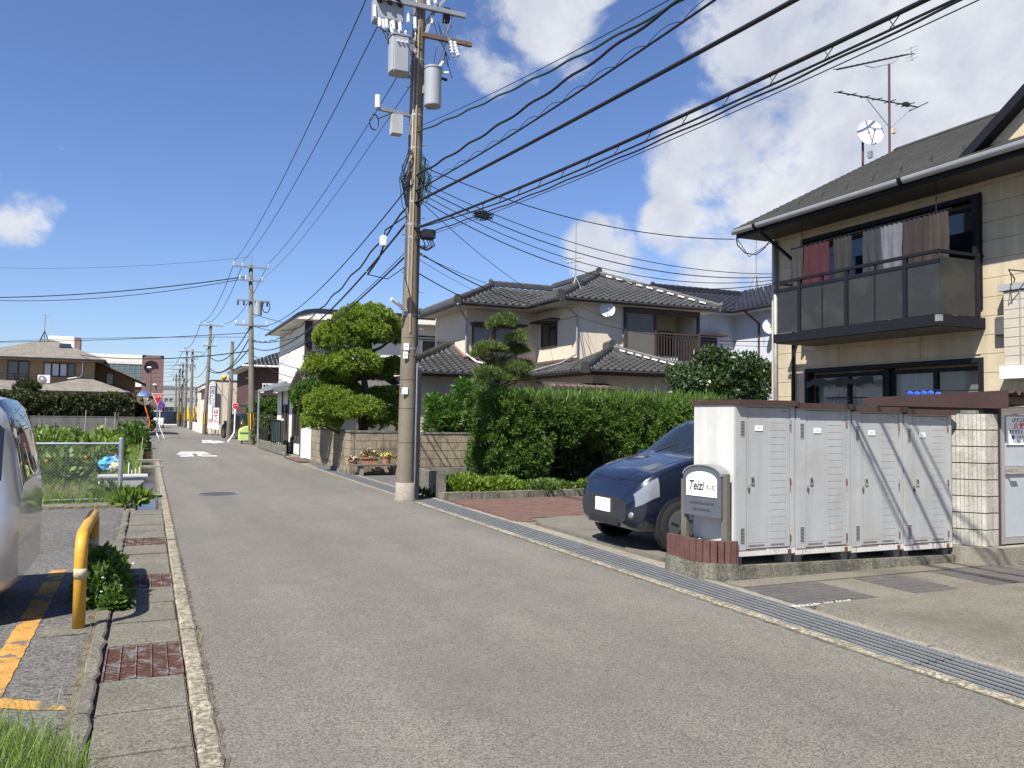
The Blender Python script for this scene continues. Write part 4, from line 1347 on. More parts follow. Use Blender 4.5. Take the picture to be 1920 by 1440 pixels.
ridge_tiles(bh, (10.05, 27.65, E2 + .02), ap1, m_kawara, end0=True); ridge_tiles(bh, (10.05, 32.05, E2 + .02), ap1, m_kawara, end0=True)
ridge_tiles(bh, ap1 + (0, 0, .06), (14.9, 29.85, E2 + 1.05), m_kawara, .095, end0=True)
ridge_tiles(bh, (12.75, 24.8, E2 + .02), ap2, m_kawara, end0=True); ridge_tiles(bh, (19.4, 24.8, E2 + .02), ap2, m_kawara, end0=True)
ridge_tiles(bh, ap2 + (0, 0, .06), ap2 + (0, 4, .06), m_kawara, .095, end0=True)
for (a, b) in (((10.05, 27.65, E2), (12.75, 27.65, E2)), ((10.05, 27.65, E2), (10.05, 32.05, E2)), ((12.75, 24.8, E2), (12.75, 27.65, E2)), ((12.75, 24.8, E2), (19.4, 24.8, E2))):
    gutter_line(bh, np.array(a) + ((-.04, 0, 0) if a[0] == b[0] else (0, -.04, 0)), np.array(b) + ((-.04, 0, 0) if a[0] == b[0] else (0, -.04, 0)), m_dkgut)
so = MB()
so.box((10.12, 27.72, 5.62), (13.6, 28.5, 5.66)); so.box((10.12, 28.5, 5.62), (10.72, 32, 5.66)); so.box((12.82, 24.87, 5.62), (13.6, 27.72, 5.661)); so.box((13.6, 24.87, 5.62), (19.3, 25.2, 5.66)); so.box((15.45, 25.2, 5.62), (18.8, 26.5, 5.66)); so.box((18.8, 25.2, 5.62), (19.3, 33, 5.66))
so.build('soffit', m_soffw, bh)
pls = MB()
for k in range(10):
    t = .12 + .085 * k; p = np.array([19.4, 24.8, E2]) * (1 - t) + ap2 * t
    pls.bar(p + (-.06, -.14, .045), p + (-.06 - .17, -.14 + .17, .045 + .075), .05, .05)
pls.build('ridge_plaster', m_plaster, bh)
# first floor roofs
E1, S1 = 3.15, 0.40
roof_plane(bh, (7.6, 27.0, E1), (10.72, 27.0, E1), (0, 1, 0), S1, 1, 0, 2.9, m_kawara, 60)
roof_plane(bh, (10.72, 27.0, E1), (12.5, 27.0, E1), (0, 1, 0), S1, 0, -1, 1.5, m_kawara, 0)
roof_plane(bh, (12.5, 28.1, E1), (12.5, 25.2, E1), (1, 0, 0), S1, 0, 0, 1.1, m_kawara, 0)
roof_plane(bh, (12.5, 25.2, E1), (12.5, 22.6, E1), (1, 0, 0), S1, 0, 1, 2.2, m_kawara, 20)
roof_plane(bh, (12.5, 22.6, E1), (16.9, 22.6, E1), (0, 1, 0), S1, 1, 1, 2.2, m_kawara, 60)
dk = MB(); dk.prism([(7.6, 27, E1), (10.5, 29.9, E1 + 1.16), (10.5, 33, E1 + 1.16), (7.6, 33, E1)], (0, 0, -.1)); dk.prism([(16.9, 22.6, E1), (14.7, 24.8, E1 + .88), (14.7, 25.2, E1 + .88), (16.9, 25.2, E1)], (0, 0, -.1)); dk.prism([(16.9, 23.6, E1), (19.2, 23.6, E1), (19.2, 25.2, E1 + .64), (16.9, 25.2, E1 + .64)], (0, 0, -.1)); dk.build('roof', m_kawara, bh)
ridge_tiles(bh, (7.6, 27.0, E1 + .02), (10.5, 29.9, E1 + 1.18), m_kawara, end0=True)
ridge_tiles(bh, (10.05, 29.9, E1 + 1.20), (10.72, 29.9, E1 + 1.20), m_kawara, .1)
ap3 = np.array([14.7, 24.8, E1 + .88])
ridge_tiles(bh, (12.5, 22.6, E1 + .02), ap3, m_kawara, end0=True); ridge_tiles(bh, (16.9, 22.6, E1 + .02), ap3, m_kawara, end0=True)
ridge_tiles(bh, ap3 + (0, -.05, .08), ap3 + (0, .45, .08), m_kawara, .1, end0=True)
pls = MB()
for k in range(7):
    t = .3 + .09 * k; p = np.array([16.9, 22.6, E1]) * (1 - t) + ap3 * t
    pls.bar(p + (-.06, -.14, .045), p + (-.06 - .14, -.14 + .14, .045 + .056), .05, .05)
pls.build('ridge_plaster', m_plaster, bh)
for (a, b) in (((7.6, 27.0, E1), (12.5, 27.0, E1)), ((12.5, 22.6, E1), (12.5, 27.0, E1)), ((12.5, 22.6, E1), (16.9, 22.6, E1))):
    gutter_line(bh, np.array(a) + ((-.04, 0, 0) if a[0] == b[0] else (0, -.04, 0)), np.array(b) + ((-.04, 0, 0) if a[0] == b[0] else (0, -.04, 0)), m_dkgut)
so = MB(); so.box((7.7, 27.07, 3.02), (13.1, 27.6, 3.06)); so.box((12.57, 22.67, 3.02), (13.1, 27.07, 3.061)); so.box((13.1, 22.67, 3.02), (16.8, 23.2, 3.06)); so.build('soffit', m_brwood, bh)
m_flash = mat('copper_brown_flashing', (0.14, 0.09, 0.075), 0.5, 0.1, 5)
fl = MB(); fl.bar((10.66, 27.0 + 1.45, E1 + .62), (10.66, 29.9, E1 + 1.20), .12, .12); fl.bar((10.72, 28.44, E1 + .66), (13.5, 28.44, E1 + .66), .12, .10); fl.bar((13.54, 28.4, E1 + .52), (13.54, 25.2, E1 + .52), .12, .10); fl.build('flashing', m_flash, bh)
# windows, pipes, aerial, dish
window_y(bh, 10.92, 12.75, 28.5, 3.85, 5.02, m_brwood, 2, mat('net_curtain_glass', (0.20, 0.215, 0.225), 0.12, 0.05, 6, spec=0.6))
MB().box((10.85, 28.05, 5.05), (13.0, 28.5, 5.12)).build('window_canopy', m_brwood, bh)
window_x(bh, 26.75, 28.05, 13.6, 4.25, 5.15, m_brwood, 2)
MB().box((13.2, 26.55, 5.18), (13.6, 28.3, 5.25)).build('window_canopy', m_brwood, bh)
rl = MB(); rl.box((10.95, 28.2, 4.18), (12.7, 28.24, 4.22))
for k in range(12): rl.box((10.98 + k * .15, 28.2, 3.85), (11.0 + k * .15, 28.22, 4.18))
rl.build('window_rail', m_brwood, bh)
dp = MB(); dp.tube([(10.02, 27.6, 5.66), (10.1, 27.7, 5.55), (10.66, 28.42, 5.22), (10.66, 28.42, 3.9)], .035, 8); dp.build('downpipe', m_galv_d, bh)
dp = MB(); dp.tube([(12.72, 24.8, 5.66), (12.8, 24.9, 5.55), (13.54, 25.14, 5.2), (13.54, 25.14, 3.8)], .035, 8); dp.build('downpipe', m_galv_d, bh)
dp = MB(); dp.tube([(10.66, 28.42, 3.95), (10.9, 27.9, 3.62), (12.2, 27.1, 3.30)], .032, 8); dp.build('downpipe', m_white, bh)
dp = MB(); dp.tube([(13.54, 25.14, 3.85), (13.2, 25.6, 3.55), (12.55, 26.7, 3.28)], .032, 8); dp.build('downpipe', m_galv_d, bh)
sdn = thing('satellite_dish', 'small white satellite dish on the beige upstairs wall', 'satellite dish', (14.85, 25.1, 5.3))
c = PY(1139, 580, 24.85); dish(sdn, c, .27, (-.55, -.75, .45), m_dish); MB().tube([c + (0, .05, -.1), (c[0], 25.2, c[2] - .2)], .02, 6).build('bracket', m_galv_d, sdn)
# upstairs balcony recess
sc = MB(); sc.box((15.47, 25.14, 3.55), (16.72, 25.17, 5.6)); sc.build('screen', mat('smoked_screen', (0.12, 0.11, 0.10), 0.3, 0.06, 3), bh)
for xx in (15.45, 16.72, 18.62):
    MB().box((xx, 25.1, 3.4), (xx + .09, 25.2, 5.62)).build('balcony_post', m_brwood, bh)
MB().box((15.54, 25.08, 5.42), (18.62, 25.19, 5.61)).build('balcony_beam', m_brwood, bh)
rl = MB().box((16.8, 25.12, 4.72), (18.62, 25.18, 4.78)).build('balcony_rail', m_brwood, bh)
MB().box((16.8, 25.12, 3.62), (18.62, 25.18, 3.68)).build('balcony_rail', m_brwood, bh)
for k in range(14):
    MB().box((16.90 + k * .125, 25.135, 3.68), (16.925 + k * .125, 25.165, 4.72)).build('baluster', m_brwood, bh)
window_y(bh, 15.9, 17.3, 26.5, 3.3, 5.0, m_brwood, 2)
window_y(bh, 17.6, 18.5, 26.5, 3.9, 5.0, m_brwood, 1)
ac = MB(); ac.box((17.3, 25.5, 3.15), (18.05, 25.8, 3.95)); ac.build('air_conditioner', m_white, bh)
MB().box((15.45, 25.2, 3.1), (18.7, 26.5, 3.2)).build('balcony_floor', m_brwood, bh)
# porch side of the lower floor
window_y(bh, 9.3, 11.6, 27.6, .9, 2.35, m_brwood, 2)
MB().box((9.1, 27.15, 2.38), (11.9, 27.6, 2.45)).build('window_canopy', m_brwood, bh)
window_x(bh, 24.2, 26.4, 13.1, .3, 2.3, m_brwood, 2)
window_y(bh, 13.7, 15.6, 23.2, .6, 2.2, m_brwood, 2)
pc = MB(); pc.box((11.0, 21.9, 2.42), (13.6, 22.0, 2.50)); pc.prism([(11.0, 21.9, 2.5), (13.6, 21.9, 2.5), (13.6, 23.2, 2.72), (11.0, 23.2, 2.72)], (0, 0, .03)); pc.build('porch_roof', m_brwood, bh)
for k in range(9):
    MB().cyl((11.15 + k * .22, 21.88, 2.545), (11.15 + k * .22, 22.25, 2.60), .055, n=8).build('porch_tile', m_flash, bh)
ta = thing('house_aerial', 'thin television aerial on the grey tile roof ridge', 'antenna', (15.2, 27.2, 7))
c = PY(1079, 545, 26.0); tp = PY(1080, 412, 26.0)
m_ = MB().tube([(c[0], 26.0, 5.9), (c[0], 26.0, tp[2])], .018, 6).build('mast', m_galv_d, ta)
ORG[ta.name] = np.array([15.2, 27.2, 7.0])
for zz, L_ in ((485, .55), (492, .35)):
    p = PY(1079, zz, 26.0); MB().tube([p + (-L_, 0, -.06), p + (L_ * .6, 0, .06)], .010, 5).build('boom', m_galv_d, ta)
    for k in range(5):
        e = p + (-L_ + k * L_ * .36, 0, -.06 + k * .025); MB().tube([e + (0, -.15, 0), e + (0, .15, 0)], .006, 5).build('element', m_galv_d, ta)
lg = MB()
for a in range(4): lg.tube([(c[0], 26.0, 6.7), (c[0] + .25 * math.cos(a * 1.57 + .6), 26.0 + .25 * math.sin(a * 1.57 + .6), 6.22)], .010, 5)
lg.build('stand', m_galv_d, ta)

# ------------------------------------------------------------------ neighbour with black tiles
nb = thing('tiled_house', 'blue grey walled house with black tile roof between two other houses', 'house', (23, 27, 0))
wl_ = MB(); wl_.box((20.0, 27.6, 0), (22.3, 33, 6.0)); wl_.box((22.3, 20.5, 0), (29, 33, 6.0)); wl_.build('wall', m_bluewall, nb)
E3 = 6.1
roof_plane(nb, (19.5, 27.0, E3), (21.7, 27.0, E3), (0, 1, 0), .45, 0, -1, 2.4, m_kawara_n, 60)
roof_plane(nb, (21.7, 27.0, E3), (21.7, 19.9, E3), (1, 0, 0), .45, -1, 1, 3.3, m_kawara_n, 80)
dk = MB(); dk.prism([(19.5, 29.4, E3 + 1.08), (26, 29.4, E3 + 1.08), (26, 33, E3), (19.5, 33, E3)], (0, 0, -.1)); dk.build('roof', m_kawara_n, nb)
ridge_tiles(nb, (19.5, 29.4, E3 + 1.10), (24.1, 29.4, E3 + 1.10), m_kawara_n, .095, end0=True); ridge_tiles(nb, (21.7, 19.9, E3), (25.0, 23.2, E3 + 1.48), m_kawara_n, end0=True)
gutter_line(nb, (19.5, 26.96, E3), (21.7, 26.96, E3), m_dkgut); gutter_line(nb, (21.66, 27, E3), (21.66, 19.9, E3), m_dkgut)
so = MB(); so.box((19.6, 27.07, 5.97), (22.3, 27.6, 6.01)); so.box((21.77, 20, 5.97), (22.3, 27.07, 6.011)); so.build('soffit', m_bluewall, nb)
window_y(nb, 20.4, 21.4, 27.6, 3.6, 5.0, m_brwood, 2)
MB().box((20.2, 27.2, 5.05), (21.7, 27.6, 5.12)).build('window_canopy', m_brwood, nb)
dp = MB(); dp.tube([(21.68, 26.2, 6.0), (22.24, 26.0, 5.5), (22.24, 26.0, 1)], .04, 8); dp.build('downpipe', m_brwood, nb)
sdn2 = thing('satellite_dish', 'white satellite dish on the blue grey wall', 'satellite dish', (22.1, 24.5, 5.2))
c = PX(1444, 612, 22.0); dish(sdn2, c, .30, (-.55, -.75, .45), m_dish); MB().tube([c, (22.3, c[1] + .1, c[2] - .1)], .02, 6).build('bracket', m_galv_d, sdn2)
na = thing('house_aerial', 'tall thin whip aerial on the black tile roof', 'antenna', (23.0, 25.0, 6.8))
tp = PY(1418, 440, 25.0); MB().tube([(tp[0], 25.0, 6.6), (tp[0], 25.0, tp[2])], .018, 6).build('mast', m_galv_d, na)
lg = MB()
for a in range(4): lg.tube([(tp[0], 25, 7.3), (tp[0] + .3 * math.cos(a * 1.57 + .6), 25 + .3 * math.sin(a * 1.57 + .6), 6.6)], .012, 5)
lg.build('stand', m_galv_d, na)

# ------------------------------------------------------------------ white house along the road
wh = thing('white_house', 'white two storey house with dark curved eave and road side shutter', 'house', (7, 33, 0))
MB().box((6.0, 35.4, 0), (17, 43, 5.72)).build('upper_wall', m_stucco_w, wh)
MB().box((5.96, 35.34, 3.0), (6.28, 35.399, 5.6)).build('corner_pier', m_brwood, wh)
MB().box((6.28, 35.36, 5.18), (17, 35.399, 5.24)).build('trim_band', m_brwood, wh)
m_navy = mat('navy_metal', (0.022, 0.025, 0.036), 0.35, 0.1, 3, spec=0.5)
prof = [(5.32, 5.62), (5.36, 5.70), (5.55, 5.86), (5.85, 6.0), (6.3, 6.08), (17.4, 6.16), (17.4, 5.98), (6.3, 5.92), (5.6, 5.74), (5.36, 5.60)]
rf_ = MB(); rf_.prism([(x, 34.75, z) for x, z in prof], (0, 8.8, 0)); rf_.build('roof', m_navy, wh)
MB().prism([(5.45, 34.78, 5.70), (6.0, 34.78, 5.90), (17.3, 34.78, 5.92), (17.3, 34.78, 5.78), (5.45, 34.78, 5.60)], (0, .62, 0)).build('soffit', m_stucco_w, wh)
MB().box((5.45, 35.4, 5.60), (6.0, 43, 5.66)).build('soffit', m_stucco_w, wh)
window_y(wh, 11.2, 12.6, 35.4, 4.35, 5.0, m_brwood, 1)
MB().box((10.9, 35.37, 5.06), (13, 35.399, 5.10)).build('trim_band', m_brwood, wh)
# road side annex
MB().box((5.55, 32.1, 0), (6.0, 40, 2.75)).build('annex_wall', m_stucco_w, wh)
MB().prism([(4.95, 31.9, 2.78), (6.0, 31.9, 3.1), (6.0, 31.9, 3.0), (4.95, 31.9, 2.55)], (0, 8.4, 0)).build('annex_roof', mat('zinc_grey', (0.12, 0.125, 0.13), 0.5, 0.1, 2), wh)
for yy in (33.2, 35.2, 36.4, 38.2):
    MB().box((5.50, yy, 0), (5.549, yy + .12, 2.7)).build('timber', m_brwood, wh)
window_x(wh, 33.5, 35.0, 5.55, .5, 2.0, m_brwood, 2)
window_x(wh, 36.6, 38.0, 5.55, .1, 2.05, m_brwood, 2)
cp = MB(); cp.prism([(4.85, 37, 2.72), (5.55, 37, 3.05), (5.55, 37, 3.0), (4.85, 37, 2.67)], (0, 5.0, 0)); cp.build('carport_roof', mat('clouded_sheet', (0.20, 0.215, 0.21), 0.4, 0.1, 3), wh)
for k in range(6):
    MB().bar((4.85, 37.2 + k * .9, 2.76), (5.55, 37.2 + k * .9, 3.09), .05, .05).build('rafter', m_galv, wh)
MB().tube([(4.9, 41.8, 0), (4.9, 41.8, 2.68)], .04, 8).build('carport_post', m_galv, wh)
# garage
MB().box((5.32, 28.35, 0), (8.0, 31.9, 2.6)).build('garage_wall', m_stucco_w, wh)
sh = MB().box((5.295, 28.75, .02), (5.318, 31.0, 2.15)).build('shutter', m_white, wh)
for k in range(26):
    MB().box((5.28, 28.78, .03 + k * .081), (5.294, 30.97, .03 + k * .081 + .074)).build('slat', m_white, sh)
MB().box((5.22, 31.05, 0), (5.318, 31.25, 2.3)).build('post', m_stucco_w, wh)
MB().box((5.25, 28.35, 2.16), (5.318, 31.25, 2.32)).build('shutter_box', m_white, wh)
gr = MB(); gr.prism([(4.85, 28.0, 2.62), (4.85, 30.1, 3.25), (4.85, 32.2, 2.62), (4.85, 32.2, 2.54), (4.85, 30.1, 3.16), (4.85, 28.0, 2.54)], (3.4, 0, 0)); gr.build('garage_roof', mat('slate_brown', (0.10, 0.09, 0.085), 0.7, 0.1, 4), wh)
MB().prism([(5.33, 28.36, 2.6), (5.33, 31.88, 2.6), (5.33, 30.1, 3.1)], (2.6, 0, 0)).build('gable', m_stucco_w, wh)
for k in range(7):
    MB().bar((4.9, 28.1 + k * .28, 2.56 + k * .084), (5.32, 28.1 + k * .28, 2.56 + k * .084), .06, .07).build('rafter', m_brwood, wh)
for k in range(18):
    MB().box((5.6 + k * .135, 28.32, 1.9), (5.6 + k * .135 + .122, 28.349, 2.6)).build('board', m_stucco_w, wh)
MB().box((5.4, 28.05, 1.62), (8, 28.34, 1.72)).build('canopy', mat('slate_brown', (0.1, 0.09, 0.085)), wh)

# ------------------------------------------------------------------ dark brown house, cream building
bn = thing('brown_house', 'dark brown sided house with black hip roof beyond the second pole', 'house', (10, 62, 0))
m_brsid = mat('dark_red_brown_siding', (0.085, 0.043, 0.038), 0.8, 0.08, 2)
MB().box((6.3, 58, 0), (17, 68, 4.85)).build('wall', m_brsid, bn)
roof_plane(bn, (5.6, 57.3, 4.9), (17.5, 57.3, 4.9), (0, 1, 0), .42, 1, 0, 4.0, m_kawara_n, 0)
dk = MB(); dk.prism([(5.6, 57.3, 4.9), (9.6, 61.3, 6.58), (9.6, 65, 6.58), (5.6, 68.7, 4.9)], (0, 0, -.1)); dk.build('roof', m_kawara_n, bn)
MB().tube([(5.58, 57.25, 4.84), (17.5, 57.25, 4.84)], .07, 8).build('gutter', m_white, bn)
MB().box((5.65, 57.35, 4.72), (6.3, 68, 4.82)).build('soffit', m_white, bn)
MB().tube([(6.2, 57.94, 4.8), (6.2, 57.94, .1)], .05, 8).build('downpipe', m_white, bn)
bk_ = MB().box((6.9, 56.9, 3.05), (8.3, 57.9, 3.12)).build('balcony', m_white, bn)
for k in range(8): MB().box((6.9 + k * .19, 56.9, 3.12), (6.95 + k * .19, 56.95, 3.6)).build('baluster', m_white, bk_)
MB().box((6.88, 56.88, 3.6), (8.32, 56.97, 3.68)).build('rail', m_white, bk_)
window_y(bn, 11, 12.5, 58, 3.2, 4.3, m_white, 2)
cb = thing('cream_building', 'plain cream walled building with flat roof and blue bordered banner', 'building', (6, 72, 0))
m_cream = mat('cream_render', (0.60, 0.53, 0.43), 0.95, 0.05, .6, streak=.06)
MB().box((4.55, 70, 0), (13, 90, 4.25)).build('wall', m_cream, cb)
MB().box((4.5, 69.95, 4.25), (13.05, 90, 4.33)).build('coping', m_brwood, cb)
MB().box((4.50, 69.9, 0), (4.85, 69.99, 4.2)).build('pilaster', m_stucco_w, cb)
MB().prism([(4.1, 76, 3.6), (4.55, 76, 3.9), (4.55, 76, 3.6)], (0, 8, 0)).build('awning', m_brwood, cb)
bs = thing('banner_sign', 'tall white banner with dark blue border and katakana on the cream building', 'banner', (4.6, 69.7, 1))
p0_, p1_ = PY(393, 724, 69.7), PY(403, 780, 69.7)
x0, x1, z1_, z0_ = 4.42, 4.86, p0_[2], p1_[2]
MB().box((x0, 69.68, z0_), (x1, 69.74, z1_)).build('border', mat('banner_blue', (0.07, 0.10, 0.22), .7), bs)
bf = MB().box((x0 + .07, 69.665, z0_ + .08), (x1 - .07, 69.679, z1_ - .08)).build('face', m_label, bs)
tx = '中部アワフーズ営業所'
for k, ch in enumerate(tx):
    text_mesh('character', ch, mat('ink_navy', (0.04, 0.06, 0.18), .6, 0), bf, ((x0 + x1) / 2, 69.66, z1_ - .22 - k * (z1_ - z0_ - .35) / 9.3), (1, 0, 0), (0, 0, 1), .27, bold=.01)
for zz in (z0_ + .3, z1_ - .3): MB().tube([((x0 + x1) / 2, 69.74, zz), ((x0 + x1) / 2, 69.99, zz)], .03, 6).build('bracket', m_galv_d, bs)
fs_ = thing('standing_sign', 'white standing sign with red characters in front of the cream building', 'sign', (4.6, 63.5, 0))
xa = PY(399, 800, 63.5)[0]; xb = PY(410, 800, 63.5)[0]
pf_ = MB().box((xa, 63.5, .45), (xb, 63.56, 2.05)).build('face', m_label, fs_)
for k, ch in enumerate('はてへ'): text_mesh('character', ch, m_red, pf_, ((xa + xb) / 2, 63.49, 1.75 - k * .36), (1, 0, 0), (0, 0, 1), .34, bold=.02)
for xx in (xa + .03, xb - .03): MB().tube([(xx, 63.53, 0), (xx, 63.53, .45)], .03, 6).build('leg', m_dark, fs_)
fs2 = thing('standing_sign', 'white standing sign with faint print beside the roadside pole', 'sign', (4.2, 66, 0))
xa = PY(389, 800, 66)[0]; xb = PY(397, 800, 66)[0]
f2 = MB().box((xa, 66, .5), (xb, 66.06, 2.3)).build('face', m_label, fs2); scribble(f2, (xa + .05, 65.99, 1.1), (1, 0, 0), (0, 0, 1), .25, .3, m_red)
for xx in (xa + .03, xb - .03): MB().tube([(xx, 66.03, 0), (xx, 66.03, .5)], .03, 6).build('leg', m_dark, fs2)
lowm = mat('white_low_wall', (0.72, 0.72, 0.70), .8, .05, 1)
tag(MB().box((3.95, 72, 0), (4.1, 98, .75)).build('low_wall', lowm), 'low white wall along the road before the crossing', 'wall')
tag(MB().box((1.9, 119.5, 0), (4.6, 119.8, 1.1)).build('low_wall', lowm), 'low white wall across the end of the road', 'wall')
ym = MB(); ym.tube([(5.05, 66, 0), (5.05, 66, 4.45)], .035, 6)
gl_ = thing('globe_lamp', 'yellow globe on a thin post beside the cream building', 'lamp', (5.1, 66, 0))
ym.build('post', m_galv_d, gl_)
c = PY(420, 708, 66); MB().ell(c, .21, .21, .21, 14, 10).build('globe', mat('yellow_globe', (0.75, 0.45, 0.03), .4), gl_, smooth=True); MB().tube([(5.05, 66, c[2] - .2), (c[0], 66, c[2] - .2)], .03, 6).build('arm', m_galv_d, gl_)

# ------------------------------------------------------------------ left house, its wall and hedge
lh = thing('tan_house', 'tan sided two storey house with grey hip roof behind the long block wall', 'house', (-6, 66, 0))
m_tan = mat('tan_siding', (0.36, 0.25, 0.14), 0.85, 0.06, 1.5, wave=('Z', 14.0, 0.4))
m_wood = mat('weathered_wood_siding', (0.20, 0.105, 0.05), 0.85, 0.12, 2.5, wave=('Z', 16.0, 0.5))
m_ashroof = mat('ash_roof_shingle', (0.17, 0.155, 0.128), 0.95, 0.10, 1.2, 0.4, 12, speck=.2, sscale=10, stain=(0.115, 0.10, 0.08), stain_amt=.4)
MB().box((-11, 65, 0), (-3.6, 72, 5.25)).build('wall', m_tan, lh)
MB().box((-3.6, 66.2, 0), (-1.05, 72, 4.0)).build('wing_wall', m_wood, lh)
MB().prism([(-3.6, 66.2, 4.0), (-1.05, 66.2, 4.0), (-3.6, 66.2, 5.2)], (0, 5.8, 0)).build('wing_gable', m_wood, lh)


def slab_roof(par, pts, th, m_, nm='roof'):
    q = MB(); q.prism(pts, (0, 0, -th)); return q.build(nm, m_, par)


slab_roof(lh, [(-11.6, 64.3, 5.3), (-2.9, 64.3, 5.3), (-6.5, 68.5, 6.85), (-7.0, 68.5, 6.85)], .12, m_ashroof)
slab_roof(lh, [(-2.9, 64.3, 5.3), (-2.9, 72.7, 5.3), (-6.5, 68.5, 6.85)], .12, m_ashroof)
slab_roof(lh, [(-3.75, 65.5, 5.42), (-.25, 65.5, 3.85), (-.25, 72.5, 3.85), (-3.75, 72.5, 5.42)], .13, m_ashroof)
MB().box((-11.7, 64.25, 5.15), (-2.85, 64.31, 5.3)).build('gutter', m_dkgut, lh)
MB().box((-11.5, 64.35, 5.14), (-3.0, 65.0, 5.17)).build('soffit', m_soffw, lh)
MB().box((-8.2, 63.2, 0), (-1.75, 65.0, 2.95)).build('ground_floor_wall', m_tan, lh)
slab_roof(lh, [(-7.9, 62.5, 3.02), (-1.2, 62.5, 3.02), (-3.9, 65.0, 4.0), (-4.3, 65.0, 4.0)], .12, m_ashroof, 'lower_roof')
slab_roof(lh, [(-1.2, 62.5, 3.02), (-1.2, 66.2, 3.02), (-3.9, 66.2, 4.0), (-3.9, 65, 4.0)], .12, m_ashroof, 'lower_roof')
slab_roof(lh, [(-18, 62.4, 3.02), (-7.9, 62.4, 3.02), (-7.9, 65.0, 3.75), (-18, 65.0, 3.75)], .12, m_ashroof, 'lower_roof')
MB().box((-18, 62.38, 2.88), (-1.2, 62.44, 3.0)).build('gutter', m_dkgut, lh)
MB().box((-18, 63.4, 0), (-8.2, 65, 2.9)).build('ground_floor_wall', m_brsid, lh)
window_y(lh, -6.75, -4.8, 65, 4.05, 5.0, m_brwood, 4, m_glass, .06, curtain=True)
window_y(lh, -8.9, -7.6, 65, 3.75, 5.05, m_brwood, 2, m_glass, .06)
rl = MB(); rl.box((-9.2, 64.6, 3.98), (-7.05, 64.64, 4.02)); rl.box((-9.2, 64.6, 4.15), (-7.05, 64.64, 4.19)); [rl.box((x_, 64.6, 3.72), (x_ + .04, 64.64, 4.2)) for x_ in (-9.2, -8.5, -7.8, -7.1)]; rl.build('balcony_rail', m_dark, lh)
window_y(lh, -2.9, -2.4, 66.2, 3.6, 4.45, m_brwood, 1, m_glass, .05)
window_y(lh, -5.8, -3.4, 63.2, 1.6, 2.6, m_brwood, 2, m_glass, .06); window_y(lh, -3.0, -2.3, 63.2, 1.9, 2.7, m_brwood, 1, m_glass, .05)
MB().tube([(-4.35, 64.95, 5.1), (-4.35, 64.95, 4.3), (-4.5, 64.9, 4.05), (-5.2, 64.5, 3.9)], .05, 6).build('downpipe', m_white, lh)
MB().prism([(-6.0, 66.6, 6.20), (-5.2, 66.6, 6.20), (-5.3, 67.3, 6.46), (-6.0, 67.3, 6.46)], (0, 0, .08)).build('skylight', m_glass, lh)
acu = thing('air_conditioner', 'white outdoor air conditioner unit on the tan house lower roof', 'air conditioner', (-6.6, 63.9, 3.45))
MB().box((-6.95, 63.75, 3.52), (-6.2, 64.1, 4.08)).build('casing', m_white, acu, bevel=.02); MB().cyl((-6.68, 63.74, 3.82), (-6.68, 63.70, 3.82), .22, n=24).build('fan_grille', m_galv_d, acu); MB().cyl((-6.68, 63.70, 3.82), (-6.68, 63.69, 3.82), .08, n=12).build('fan_hub', m_white, acu)
for xx in (-6.9, -6.3): MB().box((xx, 63.8, 3.30), (xx + .06, 64.05, 3.52)).build('foot', m_dark, acu)
la = thing('house_aerial', 'television aerial with tripod stand on the grey hip roof', 'antenna', (-6.4, 68.4, 7.2))
c = PY(83, 640, 68.4); tp = PY(83, 588, 68.4); MB().tube([(c[0], 68.4, 6.75), (c[0], 68.4, tp[2])], .03, 6).build('mast', m_galv_d, la)
lg = MB()
for a in range(4): lg.tube([(c[0], 68.4, 7.5), (c[0] + .4 * math.cos(a * 1.57 + .8), 68.4 + .4 * math.sin(a * 1.57 + .8), 6.7)], .025, 5)
lg.build('stand', m_dark, la)
for zz, w_ in ((tp[2] - .1, .35), (tp[2] - .8, .55)):
    MB().tube([(c[0] - w_ * .7, 68.4, zz), (c[0] + w_, 68.4, zz)], .02, 5).build('boom', m_galv_d, la)
m_greyblock = mat('grey_ribbed_block', (0.155, 0.15, 0.14), 0.95, 0.12, 1.2, wave=('X', 4.5, 0.7), streak=0.25)
bw = thing('block_wall', 'long grey ribbed block wall between the vegetable garden and tan house', 'wall', (-12, 58, 0))
x = -30.0
while x < -0.05:
    w = min(2.0, -0.05 - x)
    for r_ in range(3): MB().box((x + .008, 58, .0 + r_ * .43), (x + w - .008, 58.15, r_ * .43 + .42)).build('panel', m_greyblock, bw)
    x += w
MB().box((-30, 57.98, 1.29), (-.05, 58.17, 1.34)).build('coping', m_greyblock, bw)

# ------------------------------------------------------------------ distant buildings
pb_ = thing('purple_building', 'tall mauve building with a round opening and a glazed front', 'building', (-2, 127, 0))
m_mauve = mat('mauve_panel', (0.19, 0.115, 0.105), .8, .06, .5)
q = MB(); cx, cz, rr = .15, 8.0, .95; x0, x1, z0, z1 = -1.05, 1.75, 0, 9.7; na = 32
ring = [(cx + rr * math.cos(2 * math.pi * k / na), cz + rr * math.sin(2 * math.pi * k / na)) for k in range(na)]
def edge(k):
    a = 2 * math.pi * k / na; dx, dz = math.cos(a), math.sin(a)
    t = min([((x1 if dx > 0 else x0) - cx) / dx if abs(dx) > 1e-6 else 1e9, ((z1 if dz > 0 else 5.5) - cz) / dz if abs(dz) > 1e-6 else 1e9]); return (cx + dx * t, cz + dz * t)
for k in range(na):
    k2 = (k + 1) % na; a, b = edge(k), edge(k2)
    q.face((*[ring[k][0]], 126, ring[k][1]), (a[0], 126, a[1]), (b[0], 126, b[1]), (ring[k2][0], 126, ring[k2][1]))
for (ex, ez) in ((x1, z1), (x0, z1)):
    pass
